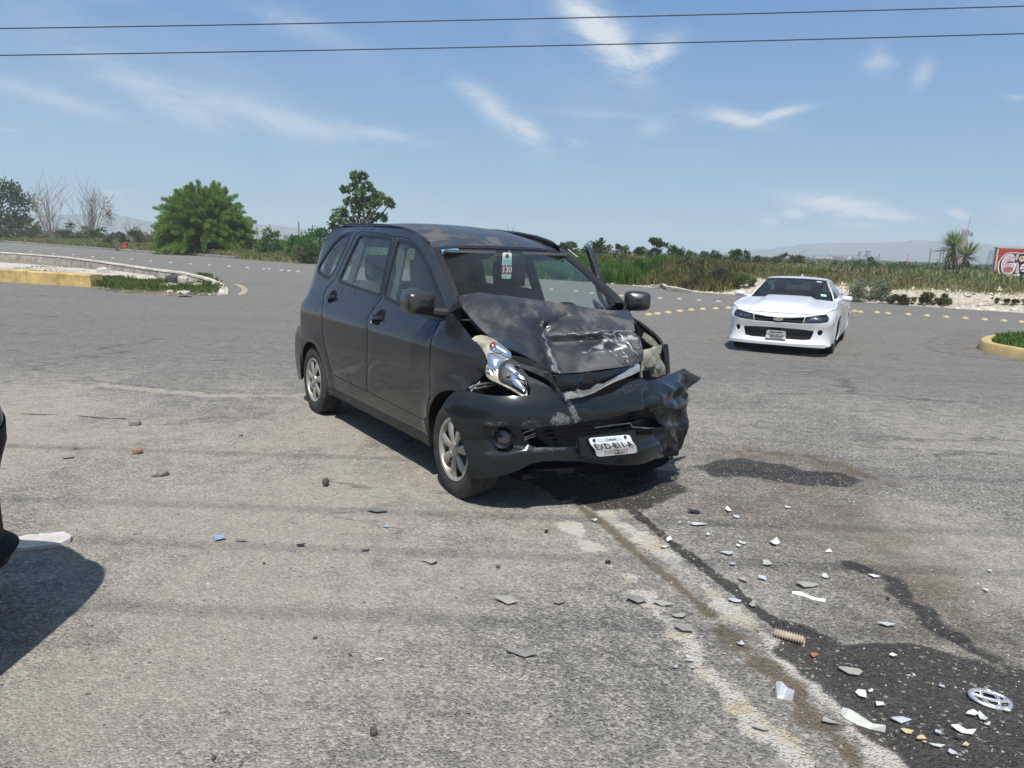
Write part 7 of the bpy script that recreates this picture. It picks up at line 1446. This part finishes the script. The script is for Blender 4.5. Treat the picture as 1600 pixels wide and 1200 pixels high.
white = empty('white_coupe', (wc[0]+.0, wc[1]+.06, 0), math.radians(-116.3)); white.scale = (.875, .875, .875); tag(white, 'white two-door sports coupe with gold emblem facing the camera on the road', 'car'); coupe(white, M['white_paint'])
black = empty('black_car', (-2.775, 2.03, 0), 0); tag(black, 'glossy black car of which only a front corner shows at the left edge', 'car'); coupe(black, M['black_paint'], False, 1.36)
# ------------------------------------------------------------------ things lying on the ground
DM = {'w': simple('white_shard', (.72, .72, .69), .35, var=.08, coat=.4), 'm': simple('milky_plastic', (.50, .52, .46), .4, var=.1), 'b': simple('bluish_mirror_shard', (.50, .53, .57), .35, metal=.15), 'c': simple('chrome_shard', (.62, .62, .62), .25, metal=.5),
      'g': simple('dusty_clear_plastic', (.33, .32, .265), .35, var=.1), 'y': simple('yellowed_shard', (.50, .42, .22), .35), 'o': simple('orange_shard', (.34, .13, .07), .5), 'k': simple('black_shard', (.02, .02, .022), .5), 't': simple('tan_coil', (.40, .34, .25), .6, var=.2), 'bl': simple('blue_plastic', (.24, .32, .43), .4), 'd': simple('dusty_grey_plastic', (.22, .215, .20), .7, var=.2), 'p': simple('pinkish_card', (.62, .57, .53), .85, var=.12, scale=9, dirt=((.36, .32, .28), .55, .7), bmp=.3)}
def shard(px, py, w, h, ang, mat, label, cat='shard', name='plastic_shard', group=None, seed=0, curl=.25, npt=7, elong=.5, thick=.0022):
    """a broken piece: ragged outline, slightly curled, tilted on the ground"""
    rg = random.Random(seed*31+int(px)); g = ground(px, py); D = g[1]/.985; mpp = math.sqrt(D*D+CAM_H**2)/FPX; W = w*mpp; Hh = h*mpp/ (CAM_H/math.hypot(D, CAM_H))*.9
    t = math.radians(-ang); pts = []
    for k in range(npt):
        a = 2*math.pi*k/npt+rg.uniform(-.25, .25); r = rg.choice((.45, .7, .95, 1.0, .85)); pts.append((math.cos(a)*W/2*r, math.sin(a)*Hh/2*r))
    m_ = MB(); n = npt; L = max(W, Hh); V = [];
    for s_ in (0, 1):
        for x, y in pts+[(0, 0)]:
            zz = .004+curl*(x*x+y*y)/L*1.4+rg.uniform(-.0, .006)*(1 if s_ == 0 else 0)
            V.append((x*math.cos(t)-y*math.sin(t), x*math.sin(t)+y*math.cos(t), zz+(thick if s_ else 0)))
    # keep both faces parallel
    for k in range(n+1): V[n+1+k] = (V[k][0], V[k][1], V[k][2]+thick)
    F = [(n, (k+1) % n, k) for k in range(n)]+[(2*n+1, n+1+k, n+1+(k+1) % n) for k in range(n)]+[(k, (k+1) % n, n+1+(k+1) % n, n+1+k) for k in range(n)]
    o = mesh(name, V, F, DM[mat], None, False); z = float(road_z(np.array([g[0]]), np.array([g[1]]))[0]); o.location = (g[0], g[1], z+.002); o.rotation_euler = (rg.uniform(-.06, .12), rg.uniform(-.1, .1), 0); return tag(o, label, cat, group)
Lst = [(1136, 799, 14, 9, 10, 'w', 'white shard lying nearest the wet patch above the bluish shard'), (1151, 809, 14, 6, 10, 'b', 'bluish mirror shard right below the topmost white shard'), (1084, 802, 22, 5, 10, 'k', 'thin black shard pointing right just left of the topmost white one'), (1088, 821, 34, 6, 4, 'w', 'long flat white sliver near the van shadow'), (1045, 846, 12, 9, 30, 'w', 'small white shard beside the dark fluid line, upper one'), (1038, 857, 8, 8, 60, 'm', 'small milky shard beside the dark fluid line'),
    (1135, 867, 22, 6, 12, 'b', 'bluish shard left of the angular white chip'), (1144, 884, 10, 5, 20, 'b', 'tiny bluish shard under the bluish sliver'), (1153, 855, 8, 5, 10, 'w', 'small oval white chip under a thin sliver'), (1160, 850, 16, 4, 8, 'm', 'thin milky sliver above the oval chip'), (1209, 849, 20, 13, 15, 'w', 'angular white chip with a dark underside, right of the bluish shards'), (1198, 883, 17, 8, 0, 'm', 'ragged milky chip below the angular white chip'), (1191, 906, 15, 8, -20, 'b', 'bluish mirror shard left of the big grey plastic flake'),
    (1295, 863, 13, 10, 30, 'w', 'white twisted chip on the brown stain'), (1288, 903, 11, 7, 0, 'm', 'small milky chip above the grey plastic flake'), (1262, 917, 38, 10, 5, 'g', 'big flat grey plastic flake, upper of two with the torn white strip'), (1365, 903, 17, 6, 25, 'w', 'small white sliver on the dark brown streak'), (1160, 908, 26, 9, 10, 'g', 'dull clear plastic flake on the dark fluid line'), (1148, 941, 20, 5, 8, 'b', 'bluish sliver left of the dull clear flake'), (1175, 946, 15, 12, 20, 'g', 'dusty clear flake on the dark line above the coil'),
    (1384, 979, 32, 8, 8, 'm', 'curved milky sliver right of the coil'), (1547, 895, 12, 6, 5, 'w', 'lone white flake near the right edge'), (1540, 925, 10, 6, 5, 'm', 'pale smudged flake below the lone white flake'), (1330, 1052, 36, 12, 15, 'g', 'dusty clear plate on the black wet stain'), (1394, 1027, 14, 6, 5, 'w', 'small white chip on the wet stain above the dusty plate'), (1472, 1075, 14, 6, -10, 'b', 'bluish flake left of the round chrome emblem'),
    (1346, 1089, 18, 14, 20, 'w', 'crumpled white chip, left one of the pair on the wet stain'), (1360, 1083, 9, 8, 40, 'm', 'small cream chip above the crumpled pair'), (1376, 1103, 14, 18, 50, 'w', 'ragged white chip, right one of the crumpled pair'), (1517, 1119, 20, 12, 25, 'w', 'white chip just left below the round emblem'), (1535, 1124, 17, 12, -20, 'm', 'cream chip below the round emblem'), (1543, 1135, 11, 9, 50, 'm', 'small pale triangle chip under the cream chip'), (1573, 1114, 11, 6, 0, 'm', 'small chip right below the round emblem'),
    (1403, 1127, 36, 11, 8, 'b', 'curved blue-grey mirror shard right of the long white blade'), (1418, 1147, 24, 8, 20, 'y', 'yellow transparent shard below the blue-grey one'), (1438, 1157, 18, 8, 15, 'y', 'amber shard below the yellow one'), (1444, 1163, 9, 5, 0, 'y', 'tiny bright yellow chip at the amber shard'), (1466, 1149, 11, 9, 30, 'b', 'small bluish chip right of the yellow shard'), (1462, 1168, 24, 6, 15, 'm', 'pale curved sliver below the bluish chip'), (1503, 1145, 40, 13, 8, 'w', 'broad cream-white shard with a raised fin, below the cream chips'), (1495, 1157, 20, 4, 35, 'k', 'dark thin strip under the broad cream shard'), (1508, 1168, 15, 6, 5, 'y', 'yellowish sliver right of the dark strip'), (1487, 1181, 18, 8, 15, 'b', 'bluish shard at the bottom edge of the wet stain'),
    (1157, 1009, 14, 9, 25, 'b', 'bluish shard on the brown fluid line'), (1056, 1046, 9, 8, 30, 'b', 'tiny blue shard, left of the cluster near the white crust'), (1078, 1036, 18, 5, 5, 'b', 'thin bluish sliver on top of the tiny blue cluster'), (1083, 1047, 10, 5, 0, 'b', 'small blue chip on the right of the tiny cluster'), (1074, 1030, 12, 3, 0, 'm', 'pale sliver above the tiny blue cluster'),
    (1035, 947, 40, 9, 12, 'g', 'long yellowish shard lying at the white crust'), (995, 940, 38, 12, 15, 'd', 'dull grey flake left of the white crust'), (1060, 966, 26, 10, -5, 'g', 'dusty clear flake between the fluid lines'), (1072, 985, 36, 14, 15, 'g', 'larger dusty clear flake under the smaller one between the fluid lines'), (1175, 1020, 0, 0, 0, 'g', ''), (1295, 1130, 30, 14, 20, 'g', 'transparent plastic piece on the brown fluid'), (1185, 1140, 30, 9, 30, 'g', 'grey flake on the lower white crust'),
    (874, 943, 22, 7, 0, 'd', 'small grey-brown flake lying alone on open asphalt'), (795, 942, 60, 14, 14, 'g', 'long dusty clear plastic piece on open asphalt'), (812, 1024, 56, 12, 14, 'd', 'long torn grey-brown plastic strip'), (672, 880, 34, 8, 20, 'g', 'narrow dusty clear flake left of the long clear plastic piece'), (595, 800, 48, 9, 3, 'd', 'flat tan flake left of the van front wheel'), (344, 843, 42, 9, 12, 'bl', 'bright blue plastic piece on the dusty ground'), (376, 846, 26, 5, 10, 'd', 'tan sliver touching the blue plastic piece'),
    (603, 825, 11, 4, 0, 'bl', 'tiny dark blue chip under the tan flake'), (570, 861, 18, 5, 0, 'd', 'small tan flake left of the tiny twig'), (107, 716, 36, 6, 5, 'd', 'long flat pale flake at the left, above the black car'), (592, 1034, 18, 4, -20, 'm', 'small pale sliver on lower open asphalt'), (949, 881, 16, 5, 5, 'k', 'small black flake on the white crust edge'), (928, 815, 11, 6, 0, 'w', 'small white chip at the edge of the van shadow'), (853, 833, 12, 5, 0, 'k', 'small dark clod in front of the van'), (412, 826, 0, 0, 0, 'k', ''),
    (468, 854, 22, 4, -15, 'k', 'small dark curved strip left of the tan flake'), (1272, 1028, 14, 9, 20, 'o', 'small orange chip left on the wet stain'), (1386, 938, 9, 7, 0, 'k', 'small dark pebble-like lump on the brown streak'), (1062, 819, 8, 4, 0, 'm', 'tiny pale chip left of the long flat white sliver'), (1106, 838, 7, 4, 0, 'w', 'tiny white chip below the long flat white sliver'), (1230, 795, 12, 4, 0, 'm', 'tiny pale flake at the edge of the brown tint')]
for i, (px, py, w, h, a, mt, lab) in enumerate(Lst):
    if w: shard(px, py, w, h, a, mt, lab, seed=i, npt=4+i % 4)
# torn white strip
def strip_thing(name, pts, wds, mat, label, cat, z=.012, th=.002, curl=.006):
    P = [ground(*q) for q in pts]; m_ = MB(); rows = []
    for i, p in enumerate(P):
        t = P[min(i+1, len(P)-1)]-P[max(i-1, 0)]; t /= np.linalg.norm(t); n = np.array([-t[1], t[0], 0]); w = wds[i]; zz = z+curl*math.sin(i*1.9); rows.append([p-n*w+np.array([0, 0, .003]), p+np.array([0, 0, zz]), p+n*w+np.array([0, 0, .004+curl*.5])])
    R = np.array(rows); m_.grid(R); k = len(m_.V); m_.V += [tuple(np.array(v)+np.array([0, 0, -th])) for v in m_.V[:]]; m_.F += [tuple(q+k for q in f[::-1]) for f in m_.F[:]]; n_, c_ = R.shape[:2]
    e = [(0, i) for i in range(c_)]+[(j, c_-1) for j in range(1, n_)]+[(n_-1, i) for i in range(c_-2, -1, -1)]+[(j, 0) for j in range(n_-2, 0, -1)]
    for a, b_ in zip(e, e[1:]+e[:1]): m_.F.append((a[0]*c_+a[1], b_[0]*c_+b_[1], b_[0]*c_+b_[1]+k, a[0]*c_+a[1]+k))
    return tag(m_.build(name, mat, smooth=False), label, cat)
strip_thing('torn_strip', [(1238, 927), (1252, 930), (1262, 933), (1270, 936), (1290, 941)], [.008, .012, .010, .014, .003], DM['w'], 'torn white strip lying under the big grey flake', 'torn strip')
strip_thing('plastic_splinter', [(1316, 1113), (1326, 1118), (1345, 1129), (1362, 1137), (1383, 1144)], [.016, .030, .026, .016, .003], DM['m'], 'long pointed whitish blade between brown crust and wet stain', 'plastic blade', z=.02)
strip_thing('silver_fragment', [(1211, 1082), (1219, 1086), (1228, 1089), (1240, 1095)], [.004, .030, .026, .008], DM['c'], 'faceted silver fragment standing on the brown crust', 'chrome fragment', z=.045, curl=.01)
# coil
c0 = ground(1211, 988, .02); c1 = ground(1257, 1001, .02); d = c1-c0; L = np.linalg.norm(d); d /= L; u = np.cross(d, [0, 0, 1.]); v = np.cross(u, d); m_ = MB(); rows = []
for k in range(67):
    r_ = .0165+.0035*math.cos(k*2*math.pi/6); p = c0+d*L*k/66; rows.append([p+r_*(math.cos(w)*u+math.sin(w)*v) for w in np.linspace(0, 2*math.pi, 15)])
m_.grid(np.array(rows)); tag(m_.build('ribbed_hose', DM['t'], ang=180), 'short tan corrugated hose lying on the dark fluid line', 'hose piece')
M['emblem_metal'] = simple('emblem_metal', (.62, .61, .60), .30, metal=.75, var=.2)
# round chrome emblem with crossbars
g = ground(1547, 1096); r = empty('round_emblem', (g[0], g[1], .012)); tag(r, 'round chrome car emblem with inner crossbars lying on the wet stain', 'emblem'); A_, B_ = .066, .044
def ring(a, b_, w, z, n=40, rot=0, cx=0, cy=0, mat=None, nm='ring'):
    m_ = MB(); rows = [[(cx+(a+q*w)*math.cos(t)*math.cos(rot)-(b_+q*w)*math.sin(t)*math.sin(rot), cy+(a+q*w)*math.cos(t)*math.sin(rot)+(b_+q*w)*math.sin(t)*math.cos(rot), z+zz) for q, zz in ((-1, -.003), (-.6, .003), (0, .005), (.6, .003), (1, -.003))] for t in np.linspace(0, 2*math.pi, n+1)]; m_.grid(np.array(rows)); return m_.build(nm, mat or M['emblem_metal'], r, ang=180)
ring(A_, B_, .008, 0, rot=-.25); ring(.028, .044, .006, .002, rot=-.25, nm='crossbar'); ring(.060, .020, .006, .003, rot=-.25, cy=.012, nm='crossbar'); r.rotation_euler = (.16, .05, 0)
# white torn card next to the black car, bits of pad
c = ground(59, 849); poly = [(2, 856), (10, 851), (24, 845), (40, 841), (52, 839), (58, 840), (64, 838), (80, 837), (100, 836), (112, 842), (110, 848), (96, 853), (70, 858), (40, 861), (14, 862), (5, 860)]
W = gp(poly); U, F = cdt(W, [], .05); zz = .012+.012*fbm(U[:, 0], U[:, 1], 14, 3, 3); V = np.vstack([np.column_stack([U, zz]), np.column_stack([U, zz*0+.001])]); n = len(U)
fn = np.cross(np.column_stack([U[F[:, 1]]-U[F[:, 0]], np.zeros(len(F))]), np.column_stack([U[F[:, 2]]-U[F[:, 0]], np.zeros(len(F))]))[:, 2]; F[fn < 0] = F[fn < 0][:, ::-1]
ed = {}
for t in F:
    for a, b_ in ((t[0], t[1]), (t[1], t[2]), (t[2], t[0])):
        if (b_, a) in ed: del ed[(b_, a)]
        else: ed[(a, b_)] = 1
tag(mesh('torn_card', V, [tuple(t) for t in F]+[tuple(t[::-1]+n) for t in F]+[(b_, a, a+n, b_+n) for a, b_ in ed], DM['p'], None, True, 30), 'large oval crumpled whitish card on the ground next to the black car', 'card')
# stones
M['st_grey'] = simple('grey_stone', (.20, .195, .18), .9, var=.2, scale=30, bmp=.3); M['st_red'] = simple('reddish_stone', (.27, .16, .11), .9, var=.2, scale=30); M['st_dark'] = simple('dark_stone', (.075, .07, .065), .9, var=.2, scale=30)
for i, (px, py, w, h, mt, lab) in enumerate(((209, 661, 19, 9, 'st_grey', 'flat grey stone, farthest of the stones at the left'), (213, 705, 16, 11, 'st_red', 'reddish brown stone below the flat grey stone'), (253, 740, 19, 10, 'st_grey', 'grey stone with a flatter chip beside it, left of centre'), (508, 754, 13, 15, 'st_dark', 'pointed dark grey stone left of the van front wheel'), (583, 1145, 15, 13, 'st_dark', 'round dark brown stone at the bottom of the open asphalt'), (547, 1024, 6, 5, 'st_dark', 'tiny dark stone above the bottom brown stone'), (376, 680, 6, 4, 'st_red', 'small reddish pebble behind the grey stones'), (492, 997, 7, 5, 'st_dark', 'tiny dark pebble on the lowest wire shadow'), (778, 886, 7, 6, 'st_dark', 'little dark pebble near the long clear plastic piece'), (711, 1113, 9, 5, 'st_grey', 'small flat pebble at the lower middle'), (333, 1185, 9, 6, 'st_dark', 'dark pebble at the bottom edge, left of centre'), (117, 700, 8, 5, 'st_grey', 'pebble above the long flat pale flake'), (240, 743, 9, 6, 'st_grey', 'flat chip touching the grey stone left of centre'), (412, 880, 5, 4, 'st_dark', 'dark crumb near the blue plastic piece'))):
    gq = ground(px, py+h*.4); mpp = math.hypot(gq[1], CAM_H)/FPX; sx, sz = w*mpp, h*mpp; o = rock_mesh('stone', (sx*1.1, sx*.8, sz*1.1), M[mt], (gq[0], gq[1]+sx*.2, sz*.38), .5*i, 80+i, sub=2, jit=.16); tag(o, lab, 'stone')
# twigs
for px, py, px2, py2, lab in ((895, 745, 925, 748, 'x'), (450, 705, 470, 702, 'x')): pass
m_ = MB(); p0 = [ground(x, y, .006) for x, y in ((584, 1032), (594, 1034), (604, 1038))]; m_.tube(p0, .003, 4); tag(m_.build('twig', M['greybark']), 'short thin straw on the lower open asphalt', 'twig')
# loose grit: nobody could count it
def grit(n, xr, yr, s0, s1, mat, maskf=None, name='gravel'):
    x = rng.uniform(*xr, n); y = yr[0]+(yr[1]-yr[0])*rng.uniform(0, 1, n)**1.3
    if maskf is not None: k = maskf(x, y); x, y = x[k], y[k]
    m_ = len(x); base = np.array([(1, 0, 0), (-1, 0, 0), (0, 1, 0), (0, -1, 0), (0, 0, 1)], float); F = np.array([(0, 2, 4), (2, 1, 4), (1, 3, 4), (3, 0, 4)])
    s = (s0*(s1/s0)**(rng.uniform(0, 1, m_)**3))[:, None, None]; V = base[None]*s*rng.uniform(.5, 1.3, (m_, 5, 1))*np.array([1, 1, .8]); a = rng.uniform(0, 6.28, m_); R = np.zeros((m_, 3, 3)); R[:, 0, 0] = np.cos(a); R[:, 0, 1] = -np.sin(a); R[:, 1, 0] = np.sin(a); R[:, 1, 1] = np.cos(a); R[:, 2, 2] = 1
    V = np.einsum('nij,nkj->nki', R, V)+np.column_stack([x, y, road_z(x, y)-.0005])[:, None]; return tag(tris_mesh(name, V[:, F].reshape(-1, 3, 3), 3, mat), kind='stuff')
M['grit'] = simple('grit_grey', (.25, .24, .215), .95, var=.6, scale=60); M['grit_dark'] = simple('grit_dark', (.085, .08, .073), .95, var=.3, scale=60); M['grit_pale'] = simple('grit_pale', (.44, .41, .35), .95, var=.2, scale=60)
grit(30000, (-4.5, 6.5), (1.9, 9.5), .0016, .010, M['grit'], lambda x, y: fbm(x, y, .9, 3, 61) > .42); grit(9000, (-4.5, 6), (1.9, 8.5), .0016, .009, M['grit_dark'], lambda x, y: fbm(x, y, .8, 3, 62) > .45); grit(9000, (-4.5, 6), (1.9, 9), .0016, .008, M['grit_pale'], lambda x, y: fbm(x, y, .7, 3, 63) > .46)
grit(4000, (1.5, 9), (14, 28), .006, .022, M['grit'], lambda x, y: (fbm(x, y, .4, 3, 64) > .45))
rub_poly = gp([(180, 458), (250, 460), (345, 462), (352, 456), (340, 448), (300, 452), (240, 452)])
grit(420, (-11.5, -7.4), (19.5, 23.5), .02, .10, M['rock'], lambda x, y: inpoly(np.stack([x, y], 1), rub_poly), 'rubble')
# glass crumbs on the wet stain
grit(560, (.6, 2.4), (2.0, 3.4), .0018, .006, DM['w'], lambda x, y: wet_f(x, y) > .35, 'glass_crumbs'); grit(160, (.3, 2.2), (3.0, 5.0), .002, .006, DM['w'], None, 'glass_crumbs'); grit(130, (.2, 1.0), (4.4, 5.4), .002, .007, DM['w'], None, 'glass_crumbs')
# ------------------------------------------------------------------ the air
def haze():
    m_ = bpy.data.materials.new('haze'); m_.use_nodes = True; nt = m_.node_tree; nt.nodes.clear(); o = nt.nodes.new('ShaderNodeOutputMaterial'); v = nt.nodes.new('ShaderNodeVolumePrincipled')
    v.inputs['Color'].default_value = (.86, .95, 1.0, 1); v.inputs['Density'].default_value = HAZE_D; v.inputs['Anisotropy'].default_value = .1; nt.links.new(v.outputs[0], o.inputs['Volume'])
    b = MB(); b.box((0, 0, 29), (5200, 5200, 64)); h = b.build('haze', m_, smooth=False); tag(h, kind='stuff')
HAZE_D = .00065
haze()
